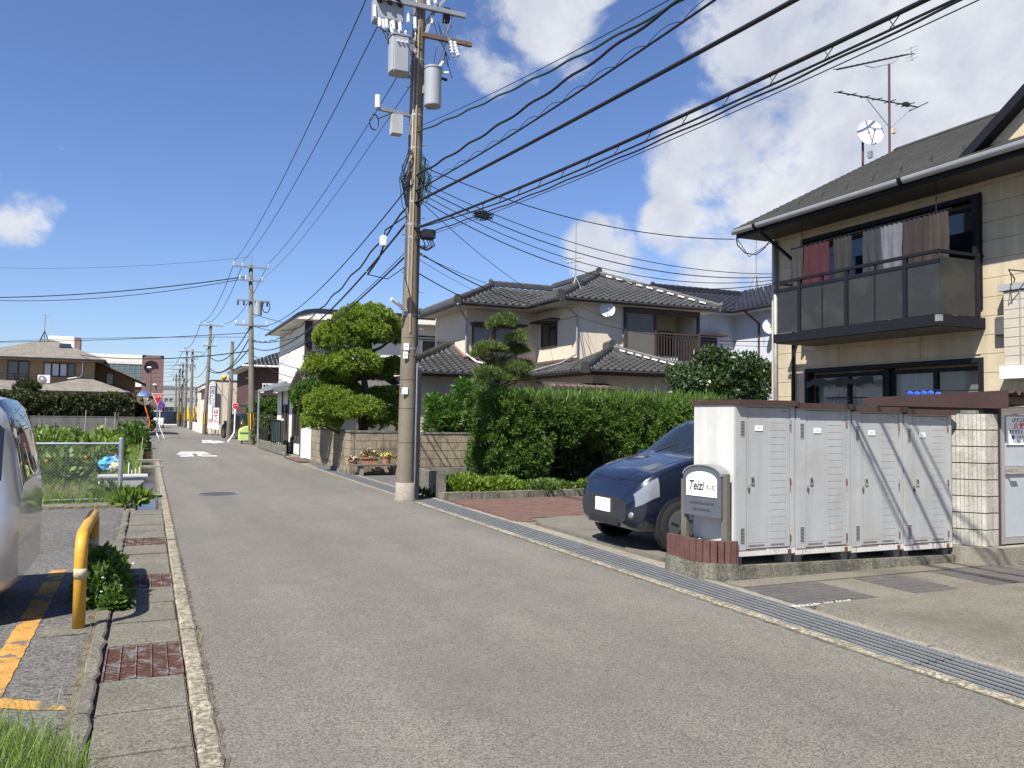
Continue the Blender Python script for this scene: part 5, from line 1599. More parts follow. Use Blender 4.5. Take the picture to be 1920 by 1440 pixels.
q.box((x0, 126.0, 0), (x1, 130, 5.5)); q.box((x0, 126.01, 5.5), (x0 + .15, 130, z1)); q.box((x1 - .15, 126.01, 5.5), (x1, 130, z1)); q.box((x0, 126.01, z1 - .1), (x1, 130, z1))
q.face((x1, 126, z1), (x1 - .6, 126, z1), (x1, 126, z1 - .5)); q.face((x0, 126, z1), (x0 + .6, 126, z1), (x0, 126, z1 - .5))
q.build('tower', m_mauve, pb_, fixn=False)
MB().box((x0 + .16, 126.5, 5.6), (x1 - .16, 126.6, 9.5)).build('inner_wall', m_mauve, pb_)
MB().box((-22, 126.5, 0), (-1.06, 135, 8.4)).build('block', mat('slate_panel', (0.07, 0.07, 0.085), .7), pb_)
MB().box((-22, 126.3, 8.4), (-1.06, 135, 9.7)).build('parapet', m_stucco_w, pb_)
gl2 = MB().box((-6, 126.38, 5.9), (-1.06, 126.49, 8.3)).build('glazing', mat('green_glass', (0.10, 0.15, 0.155), .08, .1, .8, spec=.8), pb_)
for k in range(7): MB().box((-5.6 + k * .7, 126.33, 5.9), (-5.52 + k * .7, 126.379, 8.3)).build('mullion', m_galv_d, gl2)
MB().box((-6, 126.3, 5.2), (-1.06, 126.49, 5.9)).build('balustrade', m_stucco_w, pb_)
MB().box((-12.9, 128, 9.7), (-9.7, 131, 12.0)).build('rooftop_block', m_stucco_w, pb_); MB().box((-9.69, 128, 9.7), (-9.0, 131, 11.9)).build('rooftop_block', m_mauve, pb_)
fbg = thing('grey_hall', 'long pale grey hall with lettered fascia across the end of the road', 'building', (5, 142, 0))
m_palegrey = mat('pale_grey_sheet', (0.42, 0.44, 0.44), .7, .06, .4)
MB().box((-3, 141, 2.6), (16, 152, 5.2)).build('fascia', m_palegrey, fbg)
MB().box((-3, 141.3, 5.2), (16, 152, 5.9)).build('roof', mat('grey_sheet_roof', (0.16, 0.165, 0.17), .6, .1, .5), fbg)
MB().box((-3, 142.5, 0), (16, 152, 2.6)).build('hall_wall', m_dark, fbg)
fx = fbg.children[0]
for k, (ch, px) in enumerate((('沢', 311), ('機', 321), ('田', 338.5), ('工', 353), ('業', 361), ('所', 369))):
    p = PY(px, 750, 140.9); text_mesh('character', ch, m_ink, fx, (p[0], 140.95, p[2]), (1, 0, 0), (0, 0, 1), .62, bold=.02)
for k in range(9):
    MB().box((2.2 + k * .62, 141.4, 0), (2.3 + k * .62, 141.6, 2.6)).build('mullion', m_white, fbg)
for k in range(5):
    MB().box((2.3, 141.45, .45 + k * .5), (5.6, 141.55, .52 + k * .5)).build('glazing_bar', m_white, fbg)
MB().box((2.3, 141.6, .1), (5.6, 141.66, 2.5)).build('glazing', mat('far_glass', (0.3, 0.36, 0.38), .1), fbg)
MB().box((8.5, 141.4, .2), (14, 141.5, 2.3)).build('shutter', mat('green_shutter', (0.10, 0.16, 0.14), .7), fbg)
m_bny = mat('yellow_cloth', (0.75, 0.52, 0.10), .8, .1, 3)
for k, px in enumerate((337, 350, 359, 369)):
    p = PY(px, 790, 112); b_ = thing('banner_flag', 'yellow upright advertising flag by the far crossing', 'flag', (p[0], 112, 0), 0, 'yellow flags at the crossing')
    MB().tube([(p[0] - .22, 112, 0), (p[0] - .22, 112, 2.6)], .02, 6).build('pole', m_white, b_); MB().box((p[0] - .20, 111.99, .9), (p[0] + .22, 112.01, 2.5)).build('cloth', m_bny, b_)
# low skyline of houses further off
for k in range(16):
    x_ = -140 + k * 19 + random.uniform(-4, 4)
    if -32 < x_ < 30: continue
    w_, h_, d_ = random.uniform(9, 14), random.uniform(4.5, 6), 9
    o_ = thing('far_house', 'distant low house with dark hip roof', 'house', (x_, 175, 0), 0, 'distant houses on the skyline')
    MB().box((x_ - w_ / 2, 175, 0), (x_ + w_ / 2, 184, h_)).build('wall', m_stucco if k % 2 else m_bluewall, o_)
    q = MB(); q.prism([(x_ - w_ / 2 - .5, 174.5, h_), (x_ + w_ / 2 + .5, 174.5, h_), (x_ + w_ / 4, 179.5, h_ + 2), (x_ - w_ / 4, 179.5, h_ + 2)], (0, .01, -.1)); q.prism([(x_ - w_ / 2 - .5, 184.5, h_), (x_ + w_ / 2 + .5, 184.5, h_), (x_ + w_ / 4, 179.5, h_ + 2), (x_ - w_ / 4, 179.5, h_ + 2)], (0, -.01, -.1)); q.build('roof', m_kawara, o_)
# ------------------------------------------------------------------ roadside block walls, bench with flower pots
m_block = mat('weathered_block', (0.27, 0.225, 0.155), 0.95, 0.16, 1.8, 0.6, 50, speck=0.15, streak=0.22, stain=(0.10, 0.085, 0.06), stain_amt=0.7, stain_scale=2.3)
def block_wall(label, p, q_, h, rows, bl=.395, skip=None, cap=True):
    t = thing('block_wall', label, 'wall', ((p[0] + q_[0]) / 2, (p[1] + q_[1]) / 2, 0))
    p = np.array(p); q_ = np.array(q_); d = q_ - p; L_ = np.linalg.norm(d); d /= L_; nn = np.array([-d[1], d[0]])
    rh = h / rows
    cr_ = MB(); cr_.bar((*(p + d * .01), h / 2), (*(q_ - d * .01), h / 2), .10, h - .01); cr_.build('mortar', m_conc_dark, t)
    for r_ in range(rows):
        s = 0 if r_ % 2 == 0 else bl / 2
        e = [0.0]
        x_ = s if s else bl
        while x_ < L_ - .06:
            e.append(x_); x_ += bl
        e.append(L_)
        for a, b in zip(e[:-1], e[1:]):
            if b - a < .03: continue
            MB().bar((*(p + d * (a + .004)), rh * (r_ + .5)), (*(p + d * (b - .004)), rh * (r_ + .5)), .122 + random.uniform(-.004, .004), rh - .010).build('block', m_block, t, bevel=.005)
    if cap:
        cq = MB(); cq.bar((*(p - d * .02), h + .03), (*(q_ + d * .02), h + .03), .16, .05); cq.build('coping', m_conc_dark, t)
    return t


block_wall('stained concrete block wall running along the road below the clipped tree', (5.10, 22.28), (5.10, 28.2), 1.14, 5)
block_wall('stained concrete block wall behind the flower bench', (5.17, 22.30), (6.75, 22.30), 1.14, 5)
w2 = block_wall('stained concrete block wall with slit blocks between pole and hedge', (6.75, 21.45), (10.2, 21.45), 1.12, 5)
sl = MB()
for k in range(6): sl.box((6.64, 21.38, .28 + k * .14), (6.74, 21.52, .36 + k * .14))
sl.build('slit_block', m_block, w2)
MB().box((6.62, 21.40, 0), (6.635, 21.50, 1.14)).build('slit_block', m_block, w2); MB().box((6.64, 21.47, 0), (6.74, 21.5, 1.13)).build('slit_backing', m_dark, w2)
MB().box((4.98, 22.6, -.02), (5.03, 28.1, .10)).build('plinth_kerb', m_conc_dark, w2)
bn_ = thing('plank_bench', 'weathered plank bench carrying flower pots against the block wall', 'bench', (5.7, 21.95, 0))
MB().box((4.98, 21.72, .27), (6.62, 22.12, .31)).build('seat', mat('grey_plank', (0.17, 0.145, 0.115), .9, .15, 6), bn_)
for xx in (5.20, 6.20):
    MB().box((xx, 21.76, 0), (xx + .10, 22.06, .27)).build('leg', m_conc, bn_)
m_terra = mat('terracotta', (0.34, 0.165, 0.10), .85, .12, 6)
def pot(kind, c, w, d, h, label, cols):
    t = thing('flower_pot', label, 'flower pot', (c[0], c[1], c[2]))
    q = MB()
    if kind == 'trough':
        q.prism([(c[0] - w / 2 * .88, c[1] - d / 2 * .85, c[2]), (c[0] + w / 2 * .88, c[1] - d / 2 * .85, c[2]), (c[0] + w / 2, c[1] - d / 2, c[2] + h), (c[0] - w / 2, c[1] - d / 2, c[2] + h)], (0, d, 0))
        po = q.build('pot', m_terra, t); MB().box((c[0] - w / 2 - .02, c[1] - d / 2 - .02, c[2] + h - .03), (c[0] + w / 2 + .02, c[1] + d / 2 + .02, c[2] + h + .005)).build('rim', m_terra, po)
    else:
        q.cyl((c[0], c[1], c[2]), (c[0], c[1], c[2] + h), w / 2 * .72, w / 2, 18); po = q.build('pot', m_terra, t)
        MB().cyl((c[0], c[1], c[2] + h - .03), (c[0], c[1], c[2] + h + .006), w / 2 * 1.06, n=18).build('rim', m_terra, po)
    n = 420
    P = rng.normal(size=(n, 3)); P /= np.linalg.norm(P, axis=1)[:, None]; P[:, 2] = np.abs(P[:, 2])
    rad = rng.uniform(.5, 1, n)[:, None]
    pos = np.array([c[0], c[1], c[2] + h]) + P * rad * np.array([w * .58, d * .6, w * .36 if kind != 'trough' else .22])
    LEAVES(pos, P + rng.normal(size=(n, 3)) * .4, .05, .5, 'leaves', m_leaf_mid, t)
    for col_, nm in cols:
        k = rng.choice(n, 46, replace=False)
        q = MB()
        for i in k:
            if rad[i] < .7: continue
            p_ = pos[i] + P[i] * .02; q.ell(p_, .022, .022, .016, 7, 4)
        stuff(q.build('blossoms', mat('petal_' + nm, col_, .8, .1, 30), t))
    return t


# ------------------------------------------------------------------ foliage helpers
def leafmat(name, col, isl=.35, tr=.28, rough=.55):
    return mat(name, col, rough, 0.12, 1.5, spec=0.35, island=isl, transl=tr)


m_leaf_mid = leafmat('leaf_mid', (0.07, 0.13, 0.026))
m_leaf_topi = leafmat('leaf_clipped_yew', (0.17, 0.235, 0.04), .42, .40)
m_leaf_hedge = leafmat('leaf_cypress', (0.078, 0.142, 0.026), .42, .30)
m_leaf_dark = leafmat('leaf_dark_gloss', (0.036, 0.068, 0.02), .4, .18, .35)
m_leaf_pine = leafmat('pine_needle', (0.105, 0.15, 0.04), .35, .2)
m_leaf_bamb = leafmat('podocarpus_leaf', (0.07, 0.15, 0.03), .35, .25, .4)
m_leaf_lime = leafmat('ground_cover_leaf', (0.13, 0.20, 0.025), .35)
m_leaf_crop = leafmat('crop_leaf', (0.125, 0.195, 0.04), .4)
m_leaf_dull = leafmat('dull_hedge_leaf', (0.062, 0.075, 0.03), .45, .15)
m_grass = leafmat('grass_blade', (0.125, 0.19, 0.035), .35)
m_drygrass = leafmat('dry_grass', (0.26, 0.19, 0.07), .3)
m_bark = mat('bark', (0.075, 0.058, 0.045), .95, .25, 12, .8, 30)
m_bark_l = mat('bark_pale', (0.15, 0.12, 0.095), .95, .25, 12, .8, 30)


def leaf_arrays(P, D, size, width, jit=.35, fold=False):
    n = len(P); D = D / (np.linalg.norm(D, axis=1)[:, None] + 1e-9)
    S = (size * (1 + rng.uniform(-jit, jit, n)))[:, None]
    side = np.cross(D, rng.normal(size=(n, 3))); side /= (np.linalg.norm(side, axis=1)[:, None] + 1e-9)
    w = S * width * .5
    V = np.empty((n, 4, 3)); V[:, 0] = P; V[:, 1] = P + D * S * .5 + side * w; V[:, 2] = P + D * S; V[:, 3] = P + D * S * .5 - side * w
    F = np.arange(n * 4).reshape(n, 4)
    return V.reshape(-1, 3), F


def LEAVES(P, D, size, width, name, m_, par, jit=.35):
    V, F = leaf_arrays(np.asarray(P), np.asarray(D), size, width, jit)
    return stuff(np_mesh(name, V, F, m_, par))


def merge(parts):
    Vs, Fs, o = [], [], 0
    for V, F in parts:
        Vs.append(V); Fs.append(F + o); o += len(V)
    return np.concatenate(Vs), np.concatenate(Fs)


def unit(n):
    P = rng.normal(size=(n, 3)); return P / np.linalg.norm(P, axis=1)[:, None]


def pad_leaves(c, r3, nsub, per, sub_r, size, width, flat=-.25, out=.9):
    """clipped pad: bumpy small clumps over an ellipsoid, leaves on each clump"""
    u = unit(int(nsub * 1.7)); u = u[u[:, 2] > flat][:nsub]
    cc = np.array(c) + u * np.array(r3) * rng.uniform(.78, 1.0, len(u))[:, None]
    k = unit(len(u) * per)
    base = np.repeat(cc, per, 0); nrm = np.repeat(u / np.array(r3), per, 0); nrm /= np.linalg.norm(nrm, axis=1)[:, None]
    k = k + nrm * .8; k /= np.linalg.norm(k, axis=1)[:, None]
    P = base + k * sub_r * rng.uniform(.35, 1.0, len(k))[:, None]
    return leaf_arrays(P, k * out + nrm * .3 + rng.normal(size=k.shape) * .45, size, width)


def fill_leaves(c, r3, n, size, width):
    u = unit(n) * (rng.uniform(0, 1, n) ** .5)[:, None] * .8
    return leaf_arrays(np.array(c) + u * np.array(r3), unit(n), size, width)


pot('trough', (5.50, 21.92, .31), .44, .22, .17, 'long terracotta trough of rust and white flowers on the bench', (((0.30, 0.05, 0.02), 'rust'), ((0.70, 0.70, 0.55), 'cream')))
pot('round', (5.05, 21.92, .31), .26, .24, .10, 'low terracotta bowl of crimson and white flowers on the bench', (((0.35, 0.02, 0.05), 'crimson'), ((0.75, 0.72, 0.66), 'white')))
pot('round', (5.96, 21.92, .31), .27, .27, .19, 'round terracotta pot of yellow flowers on the bench', (((0.75, 0.55, 0.05), 'yellow'), ((0.80, 0.72, 0.30), 'pale_yellow')))
pot('round', (6.32, 21.92, .31), .22, .22, .12, 'small pot of pink flowers at the bench end by the pole', (((0.45, 0.05, 0.09), 'pink'), ((0.70, 0.66, 0.6), 'white2')))

# ------------------------------------------------------------------ utility poles
m_polec = mat('pole_concrete', (0.165, 0.140, 0.105), 0.9, 0.10, 1.2, 0.3, 80, speck=0.12, streak=0.15)
m_poled = mat('pole_concrete_grey', (0.125, 0.113, 0.092), 0.9, 0.10, 1.2, streak=0.12)
m_porc = mat('porcelain', (0.72, 0.73, 0.74), 0.25, 0.03, 5)
m_steelg = mat('transformer_grey', (0.30, 0.32, 0.34), 0.45, 0.05, 3)
m_cable = mat('cable_black', (0.012, 0.013, 0.016), 0.5, 0.05, 5)
m_cableg = mat('cable_teal', (0.02, 0.05, 0.045), 0.5, 0.05, 5)
m_stripe_y = mat('stripe_yellow', (0.65, 0.42, 0.03), .6)
m_rustarm = mat('rusty_arm', (0.13, 0.085, 0.06), .8, .25, 10)
PB = np.array([4.52, 15.25]); LEAN = np.array([.012, 0.0])
def pc_(z): return np.array([PB[0] + LEAN[0] * z, PB[1], z])
def MP(px, py):      # a point in the pole's own frontal plane
    return PY(px, py, PB[1])


up = thing('utility_pole', 'tall concrete utility pole with two grey transformers and bundled cables beside the road', 'utility pole', (PB[0], PB[1], 0))
q = MB(); zz = [-.1, .0, 3, 6, 9, 11.6]; q.tube([pc_(z) for z in zz], [.172, .172, .158, .143, .125, .112], 24); q.build('shaft', m_polec, up, smooth=True)
q = MB(); q.tube([pc_(z) for z in (-.05, .03, .06, .34)], [.215, .215, .182, .178], 24); q.build('footing', m_conc, up, smooth=True)
for z in (2.9, 3.55, 5.05, 5.3, 5.75, 6.8, 7.45, 8.55):
    r_ = .176 - z * .0052
    q = MB(); q.tube([pc_(z - .02), pc_(z + .02)], r_, 24); q.build('band', m_galv_d, up)
for z in (1.1, 1.75, 2.3, 2.75, 3.1):
    q = MB(); q.tube([pc_(z - .004), pc_(z + .004)], .175 - z * .005, 20); q.build('wire_tie', m_dark, up)
for k in range(22):
    z = 2.2 + k * .36; sgn = 1 if k % 2 else -1
    q = MB(); q.tube([pc_(z) + (sgn * .10, -.08, 0), pc_(z) + (sgn * .24, -.10, 0)], .009, 6); q.build('step_bolt', m_galv_d, up)
q = MB(); q.tube([pc_(0.02) + (.155, -.08, 0), pc_(2.62) + (.14, -.09, 0)], .024, 8); q.build('conduit', m_galv, up)
q = MB(); q.bar(pc_(.0) + (.208, -.05, 0), pc_(2.5) + (.195, -.05, 0), .075, .10, up=(0, 1, 0)); q.build('cable_guard', m_dark, up)
q = MB(); q.tube([pc_(2.6) + (.14, -.09, 0), pc_(2.75) + (.09, -.14, 0), pc_(2.95) + (.14, -.10, 0), pc_(3.4) + (.11, -.12, 0), pc_(4.5) + (.06, -.14, 0), pc_(6) + (.03, -.145, 0)], .012, 6); q.build('riser_cable', m_cable, up)
q = MB(); q.tube([pc_(4.0) + (-.10, -.11, 0), pc_(9.8) + (-.09, -.10, 0)], .014, 6); q.build('ground_conduit', m_galv, up)
q = MB(); q.tube([pc_(3.2) + (-.04, -.155, 0), pc_(9.2) + (-.035, -.13, 0)], .020, 6); q.build('riser_pipe', mat('tan_pipe', (0.28, 0.22, 0.13), .7), up)
for k, (a, b, z) in enumerate(((-.12, -.02, 2.86), (-.13, -.04, 2.70), (-.14, -.03, 2.02))):
    q = MB(); q.box((PB[0] + a - .0, PB[1] - .178, z), (PB[0] + b, PB[1] - .150, z + .13)); o = q.build('plate', m_label, up)
    if k < 2: scribble(o, (PB[0] + a + .01, PB[1] - .1795, z + .07), (1, 0, 0), (0, 0, 1), .07, .03, m_inkg)
# street lamp tube
q = MB(); a, b = MP(727, 564), MP(760, 584); a = a + (0, -.25, 0); b = b + (0, -.1, 0); q.tube([a, b], .035, 8); lampo = q.build('tube_lamp', m_white, up); MB().tube([b, pc_(b[2])], .02, 6).build('lamp_arm', m_galv_d, lampo)


def insul(par, p, d, L_=.24, r_=.045, n=4, m_=None):
    p = np.array(p, float); d = np.array(d, float); d /= np.linalg.norm(d)
    pts = []; rs = []
    for k in range(n):
        t0 = L_ * k / n
        pts += [p + d * t0, p + d * (t0 + L_ / n * .35), p + d * (t0 + L_ / n * .45), p + d * (t0 + L_ / n * .95)]; rs += [r_ * .6, r_, r_, r_ * .55]
    q = MB(); q.tube(pts, rs, 10); return q.build('insulator', m_ or m_porc, par, smooth=True)


def pole_arm(par, z, x0, x1, yoff=-.16, m_=None, h=.075):
    c = pc_(z); q = MB(); q.bar(c + (x0, yoff, 0), c + (x1, yoff, 0), .075, h); return q.build('crossarm', m_ or m_galv_d, par)


# transformers
t1 = MP(742, 148); t1t = MP(742, 82)
q = MB(); cx = t1[0]; yy = PB[1] - .22
poly = [(cx + a, yy + b) for a, b in ((-.19, -.10), (-.15, -.17), (.15, -.17), (.19, -.10), (.19, .12), (.15, .17), (-.15, .17), (-.19, .12))]
q.prism([(x, y, t1[2]) for x, y in poly], (0, 0, t1t[2] - t1[2])); tr1 = q.build('transformer', m_steelg, up, bevel=.02)
q = MB(); q.prism([(cx + (x - cx) * 1.06, yy + (y - yy) * 1.06, t1t[2]) for x, y in poly], (0, 0, .04)); q.build('lid', m_galv_d, tr1)
for k in range(3): MB().cyl((cx - .08 + k * .08, yy - .175, t1t[2] - .12), (cx - .08 + k * .08, yy - .21, t1t[2] - .12), .022, n=10).build('bushing', m_porc, tr1)
for k in range(3): insul(tr1, (cx - .14 + k * .13, yy, t1t[2] + .03), (0, 0, 1), .16, .03, 3)
q = MB(); q.bar((cx, yy + .17, t1[2] + .25), (PB[0] + .1, PB[1] - .02, t1[2] + .25), .06, .12); q.bar((cx, yy + .17, t1[2] + .08), (PB[0] + .1, PB[1] - .02, t1[2] + .08), .06, .06); q.build('bracket', m_galv_d, tr1)
c2 = MP(804, 208); c2t = MP(804, 138); yy = PB[1] - .24
q = MB(); q.tube([(c2[0], yy, c2[2]), (c2[0], yy, c2[2] + .02), (c2[0], yy, c2t[2]), (c2[0], yy, c2t[2] + .03)], [.155, .165, .165, .15], 24); tr2 = q.build('transformer', m_steelg, up, smooth=False)
q = MB(); q.tube([(c2[0], yy, c2t[2] - .01), (c2[0], yy, c2t[2] + .025)], .176, 24); q.build('lid', m_steelg, tr2)
insul(tr2, (c2[0] + .10, yy, c2t[2] + .02), (.5, 0, .8), .20, .035, 3); insul(tr2, (c2[0] + .16, yy - .03, c2t[2] - .06), (1, 0, .2), .16, .03, 3); insul(tr2, (c2[0] + .17, yy + .05, c2t[2] - .13), (1, 0, -.1), .14, .035, 2, m_dark)
MB().bar((c2[0] - .12, yy + .05, c2[2] + .35), (PB[0] + .15, PB[1], c2[2] + .35), .06, .16).build('bracket', m_galv_d, tr2)
# arms and switchgear
a1 = pole_arm(up, MP(800, 75)[2], .02, 1.05, -.18, m_rustarm, .08)
p = MP(845, 92); insul(a1, p + (0, -.2, .06), (.35, 0, -1), .30, .05, 5); insul(a1, p + (-.08, -.2, .06), (.2, 0, -1), .26, .045, 4); MB().bar(p + (-.12, -.2, .12), p + (-.02, -.2, -.25), .05, .05).build('fuse_cutout', m_galv_d, a1)
a2 = pole_arm(up, MP(790, 20)[2], -.9, .9, -.17, None, .085)
a3 = pole_arm(up, 10.35, -1.0, 1.0, -.17, None, .085)
sw = MP(728, 25); q = MB(); q.box(sw + (-.28, -.12, -.18), sw + (.28, .22, .28)); swo = q.build('switch_box', m_steelg, up, bevel=.02)
for k in range(4): insul(swo, sw + (-.20 + k * .135, -.10, -.18), (.0, -.3, -1), .22, .042, 4)
for k in range(3): insul(swo, sw + (-.18 + k * .2, -.12, .12), (-.5, -.5, .5), .28, .05, 2, m_dark)
for (px, py) in ((700, 125 / 4.8 + 0), (715, 52), (731, 56), (775, 48), (762, 36)):
    p = MP(px, py); insul(up, p + (0, -.1, .12), (.02, -.1, -1), .26, .042, 5)
for (px, py) in ((800, 15), (812, 5), (806, 42)):
    p = MP(px, py); insul(up, p + (0, -.1, .10), (.1, -.1, -1), .2, .045, 3)
p = MP(834, 32); q = MB(); q.box(p + (-.06, -.15, -.15), p + (.06, -.03, .13)); q.build('lightning_arrester', m_dark, up)
q = MB(); q.bar(pc_(9.3) + (.1, -.05, 0), pc_(9.95) + (.55, -.1, 0), .06, .06); q.bar(pc_(9.0) + (.1, -.05, 0), pc_(9.7) + (.3, -.1, 0), .06, .06); q.build('brace', m_galv_d, up)
# antenna arm, cabinet and cable loop
aa, bb = MP(703, 205) + (0, -.1, 0), pc_(MP(770, 217)[2])
q = MB(); q.bar(aa, bb, .07, .07); arm_ = q.build('antenna_arm', m_galv_d, up)
q = MB(); q.cyl(aa + (.03, 0, .0), aa + (.03, 0, .24), .055, n=16); q.build('antenna', m_porc, arm_)
p = MP(739, 256); q = MB(); q.box(p + (-.10, -.22, .0), p + (.11, -.02, .37)); q.build('cabinet', mat('cabinet_grey', (0.36, 0.36, 0.35), .5), arm_)
q = MB(); c = MP(699, 232); q.tube([c + (.085 * math.cos(t), -.1, .15 * math.sin(t)) for t in np.linspace(0, 2 * math.pi, 20)], .012, 6, cap=False); q.tube([c + (.08, -.1, .08), MP(735, 214) + (0, -.1, 0)], .012, 6); q.build('cable_loop', m_cable, arm_)
# tangle of telephone cables below
tg = MB()
for k in range(30):
    z0 = random.uniform(6.0, 6.75); s_ = random.choice((-1, -1, 1)); r_ = random.uniform(.03, .15)
    a = pc_(z0) + (s_ * .1, -.12 + random.uniform(-.05, .05), 0); zb_ = random.uniform(5.55, 6.2)
    tg.tube([a, a + (s_ * r_ * .6, -.03, -.02), np.array([PB[0] + s_ * (.12 + r_), PB[1] - .12, (z0 + zb_) / 2]), np.array([PB[0] + s_ * (.10 + r_ * .7), PB[1] - .14, zb_ + .05]), np.array([PB[0] + s_ * .10, PB[1] - .14, zb_ - random.uniform(0, .15)])], random.uniform(.007, .014), 5)
stuff(tg.build('cable_tangle', m_cable, up))
tg = MB()
for k in range(14):
    z0 = random.uniform(6.2, 6.8); r_ = random.uniform(.02, .22)
    tg.tube([pc_(z0) + (.05, -.16, 0), pc_(z0 - .2) + (.08 + r_, -.2, 0), pc_(z0 - .55) + (.06 + r_ * .8, -.18, 0)], .008, 5)
stuff(tg.build('green_cables', m_cableg, up))
p = MP(798, 443); q = MB(); q.box(p + (-.12, -.22, -.08), p + (.14, .0, .10)); q.build('splice_box', m_dark, up, bevel=.02)
tg = MB()
for k in range(8):
    x_ = p[0] - .12 + random.random() * .3; tg.tube([(x_, PB[1] - .1, p[2] - .05), (x_ + .05, PB[1] - .15, p[2] - .2), (x_ - .08, PB[1] - .12, p[2] - .25 - random.random() * .1), (PB[0] + .05, PB[1] - .12, p[2] - .2)], .009, 5)
stuff(tg.build('splice_cables', m_cable, up))
wires_up = MB()
for k in range(16):
    a = MP(random.uniform(705, 765), random.uniform(40, 75)) + (0, -.15, 0); b = MP(random.uniform(722, 790), random.uniform(70, 110)) + (0, -.12, 0)
    wires_up.tube([a, (a + b) / 2 + (random.uniform(-.08, .08), -.05, random.uniform(-.15, 0)), b], .008, 5)
for k in range(8):
    a = MP(random.uniform(795, 850), random.uniform(10, 60)) + (0, -.15, 0); b = MP(random.uniform(800, 845), random.uniform(90, 160)) + (0, -.15, 0)
    wires_up.tube([a, (a + b) / 2 + (random.uniform(-.1, .1), -.05, 0), b], .008, 5)
stuff(wires_up.build('jumper_wires', m_cable, up))


def far_pole(px_b, py_b, py_t, label, r_=.16, arms=((.96, .8), (.85, .7)), tf=True, stripe=True, leanx=0.0, mm=None, group=None, base=None):
    b = PZ(px_b, py_b) if base is None else np.array([base[0], base[1], 0.0])
    h = PY(px_b, py_t, b[1])[2]
    t = thing('utility_pole', label, 'utility pole', (b[0], b[1], 0), 0, group)
    T = lambda z: np.array([b[0] + leanx * z, b[1], z])
    q = MB(); q.tube([T(-.1), T(0), T(h)], [r_, r_, r_ * .62], 14); q.build('shaft', mm or m_poled, t, smooth=True)
    if stripe:
        q = MB(); q.tube([T(.75), T(1.7)], r_ * 1.02, 14); sb = q.build('guard_sleeve', m_dark, t)
        for k in range(4):
            an_ = math.pi * (1.05 + .3 * k); q = MB(); c = np.array([math.cos(an_), math.sin(an_), 0]) * r_ * 1.04
            q.bar(T(.78) + c, T(1.67) + c, .05, .01, up=c); q.build('stripe', m_stripe_y, sb)
    for fz, hw in arms:
        q = MB(); c = T(h * fz); q.bar(c + (-hw, -.15, 0), c + (hw, -.15, 0), .08, .08); ar = q.build('crossarm', m_galv_d, t)
        for s_ in (-.92, -.45, .92):
            insul(ar, c + (s_ * hw, -.15, .04), (0, 0, 1), .2, .05, 3)
    if tf:
        z = h * .72; c = T(z); q = MB(); q.tube([c + (.36, -.05, 0), c + (.36, -.05, .75)], .2, 14); tt = q.build('transformer', m_steelg, t, smooth=False)
        q = MB(); q.bar(c + (-.75, -.15, .75), c + (.95, -.15, .75), .08, .08); q.build('crossarm', m_galv_d, t)
        for s_ in (-.7, -.4, .55, .8): insul(tt, c + (s_, -.15, .72), (0, 0, -1), .25, .06, 3, m_dark)
        q = MB(); q.tube([c + (.75 + .2 * math.cos(a), -.15, .45 + .3 * math.sin(a)) for a in np.linspace(0, 6.28, 14)], .025, 5, cap=False); q.build('cable_loop', m_cable, tt)
    for k in range(10):
        z = 2.2 + k * (h - 3) / 10; s_ = 1 if k % 2 else -1
        MB().tube([T(z) + (s_ * r_ * .7, 0, 0), T(z) + (s_ * (r_ + .13), 0, 0)], .015, 5).build('step_bolt', m_galv_d, t)
    return t, b, h


p2, b2, h2 = far_pole(472, 833, 497, 'concrete utility pole with striped guard beside the lime green bin', .17, ((.985, .95), (.91, .62), (.66, .85)), leanx=-.03)
MB().tube([(b2[0] - .29, b2[1], h2), (b2[0] - .29, b2[1], h2 + .5)], .03, 6).build('top_spike', m_galv_d, p2)
p3, b3, h3 = far_pole(383, 815, 607, 'concrete utility pole beside the white banner and cream building', .17, ((.985, .9), (.80, .5)), leanx=.03, tf=False)
p4, b4, h4 = far_pole(430, 797, 640, 'leaning concrete pole without arms in front of the cream building', .17, (), leanx=.012, tf=False, stripe=False, base=(4.85, 57))
for k, (pxx, yb, yt, tf) in enumerate(((357, 806, 655, False), (346.5, 802, 655, True), (340, 800, 680, False), (334, 800, 690, True), (328, 797, 700, False), (366, 799, 725, False))):
    far_pole(pxx, yb, yt, 'weathered utility pole in the row beyond the cream building', .17, ((.97, .9), (.88, .5)), tf, True, 0.0, None, 'far utility poles along the road')
for (pxx, yb, yt, nm) in ((279, 803, 690, 0), (290, 800, 722, 1)):
    b = PZ(pxx, yb); h = PY(pxx, yt, b[1])[2]
    sl_ = thing('street_lamp', ('slim grey street lamp pole beside the traffic mirror' if nm == 0 else 'short grey pole behind the red stop sign'), 'lamp post', (b[0], b[1], 0))
    MB().tube([(b[0], b[1], 0), (b[0], b[1], h)], .09, 10).build('post', m_poled, sl_)
    MB().ell((b[0] - .12, b[1] - .2, h + .05), .24, .2, .10, 12, 8).build('lamp_head', m_white, sl_)

# ------------------------------------------------------------------ cables
def plane_solve(P0, E, pts):
    P0 = np.array(P0, float); d = np.array(E, float) - P0[:2]; n = np.array([-d[1], d[0], 0]); A = []; bb_ = []
    for p in pts:
        rr = ray(*p); q_ = CAM + rr * (((P0 - CAM) @ n) / (rr @ n)); t = ((q_[:2] - P0[:2]) @ d) / (d @ d)
        A.append([t, -4 * t * (1 - t)]); bb_.append(q_[2] - P0[2] * (1 - t))
    return np.linalg.lstsq(np.array(A), np.array(bb_), rcond=None)[0]


